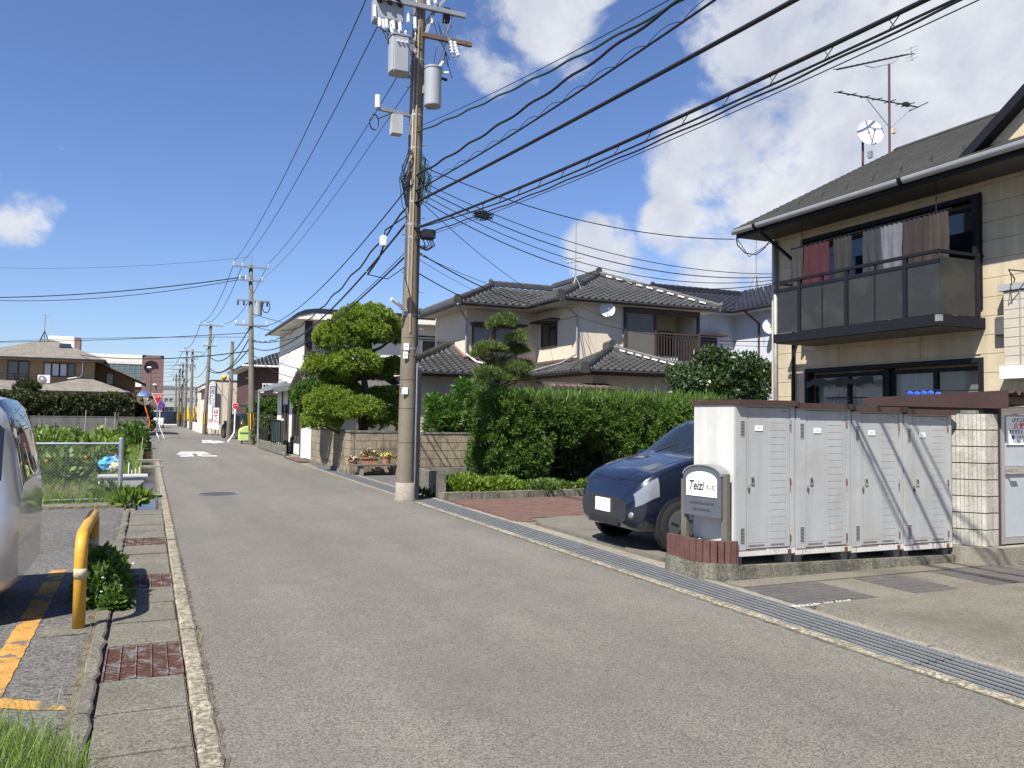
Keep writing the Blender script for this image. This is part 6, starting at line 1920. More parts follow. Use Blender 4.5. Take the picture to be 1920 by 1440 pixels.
def plane_t(P0, E, p):
    P0 = np.array(P0, float); d = np.array(E, float) - P0[:2]; n = np.array([-d[1], d[0], 0]); rr = ray(*p)
    q_ = CAM + rr * (((P0 - CAM) @ n) / (rr @ n)); return ((q_[:2] - P0[:2]) @ d) / (d @ d), q_[2]


def catpts(P0, P1, sag, n=28):
    P0 = np.array(P0, float); P1 = np.array(P1, float)
    return [P0 + (P1 - P0) * t - np.array([0, 0, 4 * sag * t * (1 - t)]) for t in np.linspace(0, 1, n)]


def cable(pts, r_, label, group=None, m_=None, n=6):
    q = MB(); q.tube(pts, r_, n)
    return tag(q.build('overhead_cable', m_ or m_cable, smooth=True), label, 'cable', group)


E8 = (PB[0] + 28 * math.sin(R(2.8)), PB[1] - 28 * math.cos(R(2.8)))
def long_cable(z0, pts, r_, label, group=None, wav=0, dx=0.0, m_=None, extra=None):
    P0 = pc_(z0) + (dx, -.13, 0); z1, sg2 = plane_solve(P0, E8, pts)
    if not .02 <= sg2 <= .8:
        sg2 = max(.02, min(.8, sg2)); t_, zz_ = plane_t(P0, E8, pts[-1]); z1 = (zz_ - P0[2] * (1 - t_) + 4 * sg2 * t_ * (1 - t_)) / t_
    c = catpts(P0, (E8[0], E8[1], z1), sg2, 180 if wav else 90)
    if wav:
        c = [p + np.array([wav * math.cos(i * .9), 0, wav * math.sin(i * .9)]) for i, p in enumerate(c)]
    return cable(c, r_, label, group, m_), c


G1 = 'cables fanning out from the utility pole overhead'
long_cable(7.2, [(1000, 140), (1268, -8)], .006, 'thin messenger wire above the wavy green cable')
long_cable(7.1, [(1000, 160), (1275, 3)], .016, 'wavy dark green cable under a thin messenger wire', wav=.010, m_=m_cableg)
long_cable(6.25, [(1000, 205), (1290, -10)], .018, 'wavy black cable second from the top of the overhead bundle', wav=.012)
_, cc = long_cable(5.95, [(1050, 205), (1340, 0)], .014, 'black cable hung with spiral loops overhead')
q = MB()
for i in range(2, 60, 2):
    p = cc[i]; d = cc[i + 2] - cc[i] if i + 2 < len(cc) else cc[i] - cc[i - 1]
    q.tube([p + d * t + np.array([0, 0, .07 * math.sin(math.pi * t) + .01]) for t in np.linspace(0, 1, 6)], .005, 4)
tag(stuff(q.build('spiral_hanger', m_cable)), 'row of thin wire loops along an overhead cable', 'cable')
long_cable(5.72, [(1100, 212), (1490, 0)], .024, 'thick twisted black cable running overhead to the upper right')
_, c5 = long_cable(5.22, [(1240, 235), (1735, 0)], .020, 'thick black cable joined by rungs to a thinner one below')
c6 = [p - np.array([0, 0, .015 + .085 * min(1, i / 12)]) for i, p in enumerate(c5)]; cable(c6, .011, 'thinner black cable hung below a thick one by rungs')
q = MB()
for i in range(4, 60, 2):
    q.tube([c5[i], c6[i] + (c6[i + 1] - c6[i]) * .2], .006, 4)
    q.tube([c5[i] * .6 + c5[i + 1] * .4, c6[i]], .006, 4)
tag(stuff(q.build('cable_rungs', m_cable)), 'wire rungs linking two overhead cables', 'cable')
long_cable(5.05, [(1240, 262), (1800, 2)], .010, 'slim wavy black cable below the rung linked pair', wav=.006)
long_cable(5.0, [(1240, 270), (1835, 0)], .005, 'very thin wire lowest of the overhead cables')
q = MB(); c = PY(905, 404, 13.2)
for k in range(14):
    a = random.uniform(0, 6.28); q.tube([c + (random.uniform(-.12, .12), 0, random.uniform(-.05, .05)) + np.array([.09 * math.cos(a + t), .02 * math.sin(3 * t), .06 * math.sin(a + t)]) for t in np.linspace(0, 5.5, 12)], .006, 4)
tag(q.build('cable_coil', m_cable), 'coil of spare cable tied to the overhead lines right of the pole', 'cable')

# drops to the houses on the right
def drop(px0, z0, P1, sag, r_, label, g=None, dx=.12, n=30):
    return cable(catpts(pc_(z0) + (dx, -.12, 0), P1, sag, n), r_, label, g)


apE = PX(1388, 440, 11.5)
drop(0, 6.45, (11.42, 14.12, 5.50), .35, .010, 'black service cable from the pole to the apartment eave')
mast_c = PX(1446, 525, 12.2)
for k in range(4):
    drop(0, 6.15 - k * .12, (12.25, 13.88, 4.78 - k * .07), .45 + .08 * k, .008 + .002 * (k % 2), 'black service line from the pole to the corner of the apartment', 'service lines to the apartment corner')
drop(0, 5.75, (12.9, 27.2, 6.2), .15, .008, 'thin black line crossing down to the beige roof valley')
drop(0, 4.75, (13.4, 25.1, 5.45), .35, .013, 'thick black service cable from the pole to the beige house wall')
drop(0, 4.72, (13.5, 24.9, 5.6), .25, .006, 'thin double wire from the pole to the beige house roof')
drop(0, 4.62, (12.0, 27.8, 5.9), .12, .005, 'very thin wire from the pole to the beige house eave')
drop(0, 4.35, (13.45, 25.0, 5.15), .45, .011, 'low sagging black cable from the pole past the beige house')
cable(catpts((13.45, 25.0, 5.15), PX(1446, 640, 12.2), .25), .010, 'black cable crossing in front of the upstairs balcony')
cable(catpts((13.45, 25.0, 5.55), PX(1446, 650, 12.2), .35), .006, 'thin cable crossing in front of the upstairs balcony')
q = MB(); c = PX(1400, 455, 11.6)
q.tube([(11.45, 14.1, 5.52), (11.5, 14.12, 5.38), (11.7, 14.1, 5.22), (11.95, 14.05, 5.2), (12.1, 13.95, 5.35), (12.22, 13.9, 5.55)], .012, 6); q.tube([(11.5, 14.12, 5.5), (11.8, 14.1, 5.15), (12.2, 13.9, 5.45)], .009, 6)
tag(q.build('service_loop', m_cable), 'drooping service cable loop under the apartment eave corner', 'cable')

# cables from the near pole to the second pole
T2 = lambda z, x=0.0: np.array([b2[0] - .03 * z + x, b2[1] - .1, z])
for x0_, z0_, x1_, z1_ in ((-.9, 10.0, -.87, h2 * .985 + .22), (-.42, 10.05, -.45, h2 * .985 + .22), (.75, 10.45, .85, h2 * .985 + .22)):
    cable(catpts(pc_(z0_) + (x0_, -.1, 0), T2(z1_, x1_), .55, 36), .012, 'high black power line between the two nearest poles', 'high power lines between the two nearest poles')
cable(catpts(pc_(8.1) + (-.1, 0, 0), T2(h2 * .9, .3), .5, 36), .008, 'thin line from the transformer to the second pole')
cable(catpts(pc_(6.0) + (-.15, 0, 0), T2(6.3, .1), .8, 36), .014, 'slack line from the cable tangle to the second pole')
c = catpts(pc_(5.65) + (-.12, 0, 0), T2(5.6), 1.0, 60); cable([p + np.array([0, 0, .04 * math.sin(i * 1.4)]) for i, p in enumerate(c)], .020, 'wavy black cable sagging from the pole over the white house')
cable(catpts(pc_(5.35) + (-.12, 0, 0), T2(5.2), 1.0, 40), .022, 'thick black cable with a splice case sagging over the white house')
cable(catpts(pc_(4.70) + (-.12, 0, 0), T2(4.4), .62, 40), .018, 'thick black cable lowest between pole and white house')
cable(catpts(pc_(4.78) + (-.12, 0, 0), T2(4.7), .7, 40), .008, 'thin cable above the lowest one over the white house')
c = PY(719, 452, 14.6)
sc_ = thing('splice_case', 'white cable splice case hanging left of the utility pole', 'splice case', c)
MB().box(c + (-.06, -.06, -.10), c + (.06, .06, .10)).build('casing', m_porc, sc_, bevel=.02)
q = MB(); q.tube([c + (.02, 0, .10), c + (.08, .2, .25), pc_(5.5) + (-.1, 0, 0)], .014, 6); q.tube([c + (0, 0, -.1), c + (-.05, .1, -.3), c + (-.16, .5, -.55)], .018, 6); q.tube([c + (-.16, .5, -.55), c + (.2, .4, -.62), pc_(4.5) + (-.1, 0, 0)], .010, 6); q.build('lead', m_cable, sc_)
# beyond the second pole
T3 = lambda z, x=0.0: np.array([b3[0] + .03 * z + x, b3[1] - .1, z])
for x_ in (-.85, -.4, .85):
    cable(catpts(T2(h2 * .985 + .22, x_), T3(h3 * .985 + .22, x_), .9), .016, 'power line between the second and third poles', 'power lines between the second and third poles')
for z2, z3, sg2 in ((6.4, 6.0, 1.0), (5.9, 5.2, 1.1), (5.3, 4.9, .7)):
    cable(catpts(T2(z2), T3(z3), sg2), .03, 'thick sagging cable between the second and third poles', 'sagging cables between the second and third poles')
for z2, e, sg2 in ((6.4, (6.2, 36, 5.5), .3), (5.5, (6.1, 35.5, 5.1), .2), (4.9, (5.4, 34, 3.1), .25), (7.0, (12, 36, 5.9), .6)):
    cable(catpts(T2(z2), e, sg2), .016, 'service cable from the second pole to the white house', 'service cables to the white house')
for k, (zz, x_) in enumerate(((8.3, -.8), (7.6, .3), (5.6, 0))):
    cable(catpts(T3(zz, x_), (3.8 + x_, 86, zz - .3), .6), .022, 'line running on along the far row of poles', 'lines along the far row of poles')
    cable(catpts((3.8 + x_, 86, zz - .3), (3.3 + x_, 125, zz - .4), .5), .025, 'line running on along the far row of poles', 'lines along the far row of poles')
# lines leaving to the left
def left_line(start, pxy, yend, r_, label, sag=.8, g=None):
    e = PY(pxy[0], pxy[1], yend); return cable(catpts(start, e, sag, 40), r_, label, g)


left_line(T2(h2 * .93, -.3), (-60, 558), 60, .03, 'upper of a pair of thick cables crossing the sky to the left', .3, None)
left_line(T2(h2 * .92, -.3), (-60, 561), 60, .02, 'lower of a pair of thick cables crossing the sky to the left', .5, None)
left_line(T2(h2 + .4, -.1), (-60, 500), 58, .008, 'very thin high wire crossing the sky to the left', .3)
left_line(T2(h2 * .62), (-60, 642), 62, .020, 'black line crossing left above the tan roof', .12)
left_line(T2(h2 * .595), (-60, 643), 62, .014, 'thin black line just below the one above the tan roof', -.12)
cable(catpts(T2(5.0), (-4.5, 64.9, 5.6), .35), .03, 'thick cable crossing to the eave of the tan house')
for k in range(9):
    z = 3.4 + k * .55
    cable(catpts((3.7, 92 + k * 2.5, z + .3), (-9 - 2 * k, 100 + k * 2, z + random.uniform(-.4, .4)), .25), .02, 'far cable crossing the road end', 'far cables crossing the road end')

# ------------------------------------------------------------------ road signs and mirror
def sign_post(par, pts, r_, m_):
    return MB().tube(pts, r_, 10).build('post', m_, par)


m_signred = mat('sign_red', (0.48, 0.015, 0.025), .4, .04, 4)
m_signblue = mat('sign_blue', (0.025, 0.09, 0.38), .4, .04, 4)
b = PZ(304, 838); Y_ = 55.0
st = thing('stop_sign', 'red inverted triangle stop sign on a grey post beside the ditch', 'road sign', (.43, Y_, 0))
xl, xr, xm = PY(284, 740, Y_)[0], PY(308, 740, Y_)[0], PY(294.5, 760, Y_)[0]; zt_, zb_ = PY(296, 738, Y_)[2], PY(294, 760, Y_)[2]
xm = (xl + xr) / 2
MB().prism([(xl, Y_, zt_), (xr, Y_, zt_), (xm, Y_, zb_)], (0, .02, 0)).build('border', m_label, st)
s_ = .87; cz_ = (2 * zt_ + zb_) / 3
tri = MB().prism([(xm + (xl - xm) * s_, Y_ - .012, cz_ + (zt_ - cz_) * s_), (xm + (xr - xm) * s_, Y_ - .012, cz_ + (zt_ - cz_) * s_), (xm, Y_ - .012, cz_ + (zb_ - cz_) * s_)], (0, .010, 0)).build('face', m_signred, st)
text_mesh('lettering', '止まれ', m_label, tri, (xm, Y_ - .02, cz_ + .06), (1, 0, 0), (0, 0, 1), .17, bold=.008)
sign_post(st, [(xm + .02, Y_ + .04, zt_ - .05), (xm, Y_ + .04, .35), (xm + .1, Y_ - .2, .12), (.62, 50.5, .0)], .038, m_galv)
Y_ = 56.6
npk = thing('no_parking_sign', 'round blue no parking sign with red ring on a white post', 'road sign', (.82, Y_, 0))
c = PY(301, 760, Y_)
MB().cyl(c, c + (0, .02, 0), .28, n=28).build('ring', m_signred, npk); fc = MB().cyl(c + (0, -.01, 0), c + (0, -.002, 0), .225, n=28).build('face', m_signblue, npk)
MB().bar(c + (-.16, -.016, .16), c + (.16, -.016, -.16), .05, .012, up=(0, 1, 0)).build('slash', m_signred, fc)
sign_post(npk, [c + (-.02, .05, .2), (c[0] - .02, Y_ + .05, .75), (c[0] + .28, Y_ + .05, 0)], .035, m_white)
Y_ = 58.0 - .6
mr = thing('traffic_mirror', 'round convex traffic mirror on a bent orange post', 'traffic mirror', (-.1, Y_, 0))
c = PY(272, 746, Y_)
m_orange = mat('mirror_orange', (0.55, 0.14, 0.03), .5, .08, 4)
m_mirror = mat('mirror_face', (0.85, 0.87, 0.9), .03, 0, metal=1.0)
V = [c]; F = []; na = 28; nd = np.array([.12, -1, -.12]); nd /= np.linalg.norm(nd); s1 = np.cross(nd, (0, 0, 1)); s1 /= np.linalg.norm(s1); u1 = np.cross(s1, nd)
q = MB(); V = [c + nd * .09]
for i in range(1, 5):
    for k in range(na):
        t = 2 * math.pi * k / na; rr = .47 * i / 4; V.append(c + (s1 * math.cos(t) + u1 * math.sin(t)) * rr + nd * .09 * (1 - (i / 4) ** 2))
F = [(0, 1 + k, 1 + (k + 1) % na) for k in range(na)]
for i in range(3):
    for k in range(na): o = 1 + i * na; F.append((o + k, o + na + k, o + na + (k + 1) % na, o + (k + 1) % na))
q.add(V, F); q.build('mirror', m_mirror, mr, smooth=True)
MB().cyl(c - nd * .06, c - nd * .01, .49, n=28).build('backing', m_orange, mr)
MB().tube([c + (0, .1, .30), c + (-.02, .12, -.40), PY(281, 792, Y_) + (0, .1, 0), PY(275.5, 818, Y_) * np.array([1, 1, 0]) + (.0, .1, 0)], .055, 12).build('post', m_orange, mr)
Y_ = 49.5
ne = thing('no_entry_sign', 'small round red sign on a white bent post across the road', 'road sign', (4.3, Y_, 0))
c = PY(441.5, 761, Y_); MB().cyl(c, c + (0, .02, 0), .17, n=24).build('border', m_label, ne); fc = MB().cyl(c + (0, -.012, 0), c + (0, -.002, 0), .15, n=24).build('face', m_signred, ne); scribble(fc, c + (-.09, -.018, 0), (1, 0, 0), (0, 0, 1), .18, .06, m_label)
sign_post(ne, [c + (0, .04, .1), (c[0] - .02, Y_ + .04, .55), (c[0] - .38, Y_ - .2, 0)], .04, m_white)

# ------------------------------------------------------------------ lime bin, green screen and small clutter by the second pole
lb = thing('waste_bin', 'lime green domed refuse bin behind the striped pole', 'bin', (4.95, 48, 0))
m_lime = mat('lime_plastic', (0.46, 0.58, 0.20), .5, .06, 2)
xa, xb = PY(448, 815, 48)[0], PY(490, 815, 48)[0]
q = MB(); pr_ = [(xa, .12), (xa, .62)] + [(xa + (xb - xa) * (1 - math.cos(math.pi * k / 10)) / 2, .62 + .33 * math.sin(math.pi * k / 10)) for k in range(1, 10)] + [(xb, .62), (xb, .12)]
q.prism([(x, 47.6, z) for x, z in pr_], (0, .9, 0)); q.build('body', m_lime, lb, bevel=.03)
MB().box((xa - .02, 47.56, .58), (xb + .02, 47.599, .64)).build('rim', mat('lime_dark', (0.30, 0.40, 0.12), .5), lb)
for xx in (xa + .1, xb - .2): MB().cyl((xx, 47.7, .07), (xx + .08, 47.7, .07), .07, n=12).build('wheel', m_dark, lb)
gs = thing('sheet_screen', 'weathered green sheet screen on a low concrete base by the white house', 'screen', (5.0, 36, 0))
m_gsheet = mat('green_sheet', (0.028, 0.085, 0.065), .6, .2, 4, streak=.4, stain=(0.12, 0.19, 0.16), stain_amt=.5, stain_scale=4)
for k in range(4):
    MB().box((4.95, 34.6 + k * .62, .45), (4.97, 34.6 + k * .62 + .58, 1.35)).build('sheet', m_gsheet, gs)
for k in range(5): MB().tube([(4.92, 34.57 + k * .62, .2), (4.92, 34.57 + k * .62, 1.38)], .025, 6).build('post', m_dark, gs)
MB().tube([(4.92, 34.5, 1.37), (4.92, 37.1, 1.37)], .022, 6).build('rail', m_dark, gs)
MB().box((4.88, 33.6, 0), (5.05, 42, .38)).build('base', m_conc_dark, gs)
MB().box((4.96, 34.55, 1.36), (5.06, 35.6, 1.44)).build('white_board', m_white, gs)
for k in range(6): MB().tube([(4.95, 38.6 + k * .5, .38), (4.95, 38.6 + k * .5, .95)], .02, 6).build('railing_post', m_dark, gs)
MB().tube([(4.95, 38.5, .94), (4.95, 41.2, .94)], .02, 6).build('rail', m_dark, gs)
pp = MB(); pp.tube([(4.78, 32.5, .03), (4.82, 32.7, .10), (4.84, 33.4, .12), (4.98, 33.5, .12)], .03, 8); tag(pp.build('drain_pipe', m_galv), 'short grey pipe lying at the foot of the low concrete base', 'pipe')
rs_ = MB(); [rs_.box((4.68, 30.9 - k * .78, -.01), (5.2, 31.62 - k * .78, .018)) for k in range(4)]
tag(rs_.build('ditch_cover', mat('brown_cover', (0.095, 0.06, 0.052), .8, .2, 5)), 'brown steel plates covering the ditch before the shutter', 'cover')

# ------------------------------------------------------------------ yellow hoop barrier
yb = thing('hoop_barrier', 'yellow steel hoop barrier with white reflective bands at the parking edge', 'barrier', (-.43, 7.7, 0))
m_yell = mat('barrier_yellow', (0.52, 0.29, 0.03), .5, .10, 3, streak=.12, stain=(0.30, 0.16, 0.035), stain_amt=.55, stain_scale=6)
hy = .68; pts = [(-.43, 6.90, -.05), (-.43, 6.90, hy - .16)]
for k in range(1, 7):
    a = math.pi / 2 * k / 6; pts.append((-.43, 6.90 + .16 * (1 - math.cos(a)), hy - .16 + .16 * math.sin(a)))
pts2 = [(x, 15.40 - y, z) for x, y, z in reversed(pts)]
MB().tube(pts + pts2, .044, 16).build('hoop', m_yell, yb, smooth=True)
m_refl = mat('reflective_band', (0.42, 0.37, 0.26), .5, .25, 30, stain=(0.40, 0.22, 0.03), stain_amt=.8, stain_scale=22)
for yy in (6.90, 8.50): MB().tube([(-.43, yy, .37), (-.43, yy, .445)], .0462, 16).build('band', m_refl, yb, smooth=True)
MB().box((-.66, 6.72, -.02), (-.34, 7.06, .008)).build('footing', m_conc_slab, yb)

# ------------------------------------------------------------------ chain link fence
cf = thing('chain_link_fence', 'grey steel chain link fence between parking ground and vegetable garden', 'fence', (-3, 16.2, 0))
MB().tube([(-.43, 16.2, 1.05), (-14, 16.2, 1.05)], .021, 8).build('top_rail', m_galv, cf); MB().tube([(-.65, 16.2, .075), (-14, 16.2, .075)], .018, 8).build('bottom_rail', m_galv, cf)
MB().tube([(-.43, 16.2, -.05), (-.43, 16.2, 1.13)], .040, 12).build('post', m_galv, cf); MB().ell((-.43, 16.2, 1.13), .042, .042, .03, 10, 6).build('post_cap', m_galv, cf)
for k in range(1, 8): MB().tube([(-.43 - 1.95 * k, 16.2, -.05), (-.43 - 1.95 * k, 16.2, 1.06)], .026, 10).build('post', m_galv_d, cf)
q = MB(); stp = .056; ZA, ZB_, XR, XL = .085, 1.035, -.45, -9.0
def clip_seg(x0, dr_):
    # wire rising at 45 degrees from (x0, ZA) towards -x (dr 1) or +x (dr -1), cut at the fence ends
    t0, t1 = 0.0, ZB_ - ZA
    if dr_ == 1: t0 = max(t0, x0 - XR); t1 = min(t1, x0 - XL)
    else: t0 = max(t0, XL - x0); t1 = min(t1, XR - x0)
    if t1 - t0 > .03:
        y_ = 16.2 + .003 * dr_
        q.bar((x0 - dr_ * t0, y_, ZA + t0), (x0 - dr_ * t1, y_, ZA + t1), .0034, .0034, up=(0, 1, 0))


for k in range(int((XR - XL + 1.9) / stp)):
    clip_seg(XR + .95 - k * stp, 1); clip_seg(XR - k * stp, -1)
stuff(q.build('chain_link_mesh', m_galv_d, cf))

# ------------------------------------------------------------------ tub, board and bags in the garden
tb = thing('plastic_tub', 'pale grey translucent plastic tub in the weeds behind the fence', 'tub', (-.45, 17.0, 0))
m_tub = mat('tub_grey', (0.42, 0.43, 0.42), .5, .08, 3)
c0, c1 = PY(195, 925, 17.0), PY(268, 925, 17.0); cx = (c0[0] + c1[0]) / 2; 
q = MB(); q.prism([(cx - .32, 16.8, .05), (cx + .28, 16.8, .05), (cx + .38, 16.76, .42), (cx - .42, 16.76, .42)], (0, .42, 0)); q.build('body', m_tub, tb, bevel=.02)
MB().box((cx - .44, 16.74, .41), (cx + .40, 17.21, .44)).build('rim', m_tub, tb)
bo = MB(); a, b = PY(184, 907, 17.0), PY(260, 900, 17.0); bo.prism([a + (0, -.1, 0), b + (0, -.12, 0), b + (0, -.02, .085), a + (0, .25, .02)], (0, .3, .01))
tag(bo.build('foam_board', m_white), 'white foam board lying tilted across the plastic tub', 'board')
st_ = MB(); st_.ell(PY(218, 897, 16.95) + (0, 0, .0), .06, .05, .09, 10, 7); tag(st_.build('stone', mat('tan_stone', (0.45, 0.28, 0.16), .9, .1, 8)), 'brown stone weighing down the white board', 'stone')


def crumple(name, c, r3, col, label):
    q = MB(); q.ell((0, 0, 0), 1, 1, 1, 14, 10)
    V = np.array(q.v); V += rng.normal(size=V.shape) * .14; V = V * np.array(r3) + np.array(c); q.v = [tuple(v) for v in V]
    return tag(q.build(name, mat('plastic_' + name + label[:5], col, .35, .12, 12)), label, 'bag')


crumple('plastic_bag', PY(203, 869, 18.6), (.16, .14, .13), (0.10, 0.42, 0.70), 'crumpled bright blue plastic bag among the garden plants')
crumple('plastic_bag', PY(217, 866, 18.8), (.10, .1, .12), (0.30, 0.42, 0.62), 'pale blue plastic bag beside the bright blue one')
crumple('plastic_sheet', PY(215, 928, 16.6), (.30, .10, .16), (0.62, 0.62, 0.60), 'torn white plastic sheet hanging below the foam board')
crumple('paper_bag', PY(216, 876, 18.2), (.10, .1, .09), (0.62, 0.56, 0.32), 'crumpled cream paper bag below the blue plastic bags')
for k, px in enumerate((240, 246, 255, 264)):
    p = PY(px, 880, 18.0); o = MB(); o.tube([(p[0], 18.0, -.02), (p[0] + random.uniform(-.02, .02), 18.0, .45 + random.random() * .2)], .012 if k < 3 else .028, 6)
    tag(o.build('garden_stake', m_white if k < 3 else mat('pale_timber', (0.5, .44, .3))), ('thin white garden stake beside the plastic tub' if k < 3 else 'stout pale timber stake beside the ditch'), 'stake', 'thin white stakes beside the tub' if k < 3 else None)
for k, (px, y_, h_) in enumerate(((97, 22, 1.35), (122, 19, 1.0), (140, 40, 1.6), (193, 36, 1.4), (156, 42, 1.7), (211, 42, 1.6), (264, 34, .7))):
    p = PY(px, 850, y_); o = MB(); o.tube([(p[0], y_, -.05), (p[0] + .06, y_, h_)], .014, 6)
    tag(o.build('garden_stake', m_cableg if k < 3 else mat('pale_timber', (0.5, .44, .3))), ('dark green plant support stake in the vegetable garden' if k < 3 else 'pale wooden stake standing among the vegetables'), 'stake', 'green plant stakes' if k < 3 else 'wooden stakes among the vegetables')
for (yy, hh) in ((29.5, .06), (26.3, .04)):
    o = MB(); o.box((-.55, yy, -.02), (.42, yy + .5, hh)); tag(o.build('ditch_bridge', m_conc), ('flat concrete slab bridging the open ditch' if yy > 28 else 'thin concrete slab bridging the ditch nearer the fence'), 'slab')
# ------------------------------------------------------------------ trees, hedges, plants
def px_pad(px, py, rx, ry, y):
    c = PY(px, py, y); k = np.linalg.norm(c - CAM) / FPX
    return c, rx * k, ry * k


def tree_trunk(par, pts, radii, branches, m_, name='trunk'):
    q = MB(); q.tube(pts, radii, 10)
    for (a, b, r_) in branches:
        a = np.array(a); b = np.array(b); mid = (a + b) / 2 + np.array([random.uniform(-.1, .1), random.uniform(-.1, .1), -.06 * np.linalg.norm(b - a)])
        q.tube([a, mid, b], [r_, r_ * .75, r_ * .4], 7)
    return q.build(name, m_, par, smooth=True)


# cloud pruned tree behind the road wall
ty = thing('clipped_tree', 'large cloud pruned yew with layered rounded pads above the block wall', 'tree', (5.85, 24.0, 0))
spec = [(688, 598, 48, 23, 24.0), (734, 626, 36, 24, 24.3), (640, 634, 43, 28, 23.7), (690, 624, 38, 20, 23.6), (660, 606, 30, 20, 24.2),
        (662, 682, 46, 23, 23.4), (606, 688, 28, 17, 23.8), (740, 690, 24, 15, 24.2), (700, 700, 30, 12, 24.5), (632, 706, 26, 10, 23.8),
        (622, 758, 42, 27, 23.4), (672, 770, 44, 22, 22.95), (722, 748, 36, 18, 24.4), (720, 786, 38, 20, 24.0), (640, 730, 30, 12, 24.2), (604, 788, 30, 17, 23.5)]
parts = []; brs = []
tp_ = [(5.85, 24.0, 0), (5.75, 23.95, .9), (5.95, 24.05, 1.8), (5.8, 24.0, 2.7), (6.0, 24.1, 3.5), (5.9, 24.0, 4.4)]
for (px, py, rx, ry, y) in spec:
    c, a, b = px_pad(px, py, rx, ry, y)
    ar = a * b
    parts.append(pad_leaves(c, (a * 1.12, a * .95, b * 1.12), int(110 + 230 * ar / .5), 46, .09, .075, .42, flat=-.45))
    parts.append(fill_leaves(c + (0, 0, b * .1), (a * .85, a * .7, b * .6), 380, .09, .5))
    src = min(tp_, key=lambda p: abs(p[2] - (c[2] - .45))); brs.append((src, c - (0, 0, b * .5), .055))
tree_trunk(ty, tp_, [.15, .13, .11, .09, .07, .03], brs, m_bark)
V, F = merge(parts); stuff(np_mesh('crown', V, F, m_leaf_topi, ty))
dk_ = thing('round_shrub', 'dark rounded glossy shrub left of the clipped yew', 'shrub', (4.6 + .8, 25.6, 0))
parts = []
for (px, py, rx, ry, y) in ((588, 748, 36, 34, 25.2), (600, 772, 34, 28, 25.0), (572, 742, 22, 22, 25.6)):
    c, a, b = px_pad(px, py, rx, ry, y); parts.append(pad_leaves(c, (a, a * .9, b), 130, 42, .10, .085, .55, flat=-.8)); parts.append(fill_leaves(c, (a, a, b), 400, .1, .6))
V, F = merge(parts); stuff(np_mesh('crown', V, F, m_leaf_mid, dk_))
tree_trunk(dk_, [(5.45, 25.6, 0), (5.4, 25.4, 1.0), (5.3, 25.3, 1.9)], [.06, .05, .03], [], m_bark)
sp_ = thing('sparse_conifer', 'sparse grey green conifer behind the clipped yew', 'tree', (6.3, 27.0, 0))
parts = []; brs = []
for (px, py, rx, ry) in ((625, 625, 26, 14), (612, 650, 26, 16), (590, 668, 24, 12), (632, 655, 26, 16), (600, 690, 34, 12), (576, 700, 20, 9), (640, 612, 20, 14), (640, 690, 30, 14), (618, 675, 26, 12), (597, 715, 26, 9)):
    c, a, b = px_pad(px, py, rx, ry, 26.6); parts.append(leaf_arrays(c + unit(520) * np.array([a, a, b]) * rng.uniform(.2, 1, 520)[:, None], unit(520) + (0, 0, .5), .11, .28)); brs.append(((6.35, 26.9, max(1.2, c[2] - .5)), c, .03))
V, F = merge(parts); stuff(np_mesh('crown', V, F, m_leaf_dull, sp_))
tree_trunk(sp_, [(6.3, 27, 0), (6.4, 26.9, 2), (6.6, 26.9, 4.0)], [.09, .07, .03], brs, m_bark_l)

# cypress hedge
hg_ = thing('cypress_hedge', 'tall clipped cypress hedge with bare trunks showing below', 'hedge', (9.5, 17.3, 0))
parts = []
lumps = [(7.12, 17.2, 1.72, .62, .66, .60), (7.2, 17.0, 1.05, .66, .62, .66), (7.0, 17.05, .66, .5, .55, .50), (7.5, 16.75, .62, .50, .50, .46), (7.95, 16.8, .72, .36, .42, .42), (7.75, 17.1, 1.25, .5, .6, .55), (7.6, 17.2, 1.75, .6, .65, .45), (8.15, 16.95, 1.0, .32, .4, .40)]
x = 8.1
while x < 13.4:
    lumps.append((x, 17.25 + random.uniform(-.22, .18), 1.68 - .03 * (x - 8) + random.uniform(-.12, .08), random.uniform(.42, .60), .62, random.uniform(.42, .54))); x += random.uniform(.36, .54)
x = 9.35
for (lx, lz) in ((9.0, 1.35), (9.9, 1.25), (10.45, .95), (10.7, 1.3), (11.2, 1.15), (11.7, 1.2), (11.4, .8), (12.2, 1.1), (12.7, 1.0), (13.1, 1.2), (12.4, .7), (11.9, .6), (10.9, .65)):
    lumps.append((lx, 17.1 + random.uniform(-.1, .15), lz, .42, .5, .42))
for (a, b, c, rx, ry, rz) in lumps:
    parts.append(pad_leaves((a, b, c), (rx, ry, rz), int(150 * rx * 2), 44, .075, .085, .30, flat=-.9))
    parts.append(fill_leaves((a, b, c), (rx, ry, rz), 420, .10, .5))
# upright shoots on top
n = 4200
P = np.column_stack([rng.uniform(6.8, 13.5, n), 17.25 + rng.normal(0, .33, n), 2.06 - .03 * 0 + rng.normal(0, .07, n)])
P[:, 2] -= .35 * np.clip((7.5 - P[:, 0]) / .7, 0, 1)
parts.append(leaf_arrays(P, np.column_stack([rng.normal(0, .35, n), rng.normal(0, .35, n), np.ones(n)]), .17, .10, .6))
V, F = merge(parts); stuff(np_mesh('crown', V, F, m_leaf_hedge, hg_))
for (px, py, lean) in ((1025, 905, -.02), (1086, 898, .03), (960, 900, .0), (1175, 885, .02), (1230, 880, -.03)):
    b = PZ(px, py, .08); brs = []
    for k in range(9):
        z = .35 + k * .1; brs.append(((b[0] + lean * z, b[1], z), (b[0] + random.uniform(-.6, .6), b[1] - random.uniform(0, .45), z + random.uniform(-.1, .25)), .014))
    tree_trunk(hg_, [(b[0], b[1], .05), (b[0] + lean, b[1], .7), (b[0] + lean * 2, b[1] + .05, 1.6)], [.065, .052, .04], brs, m_bark_l)
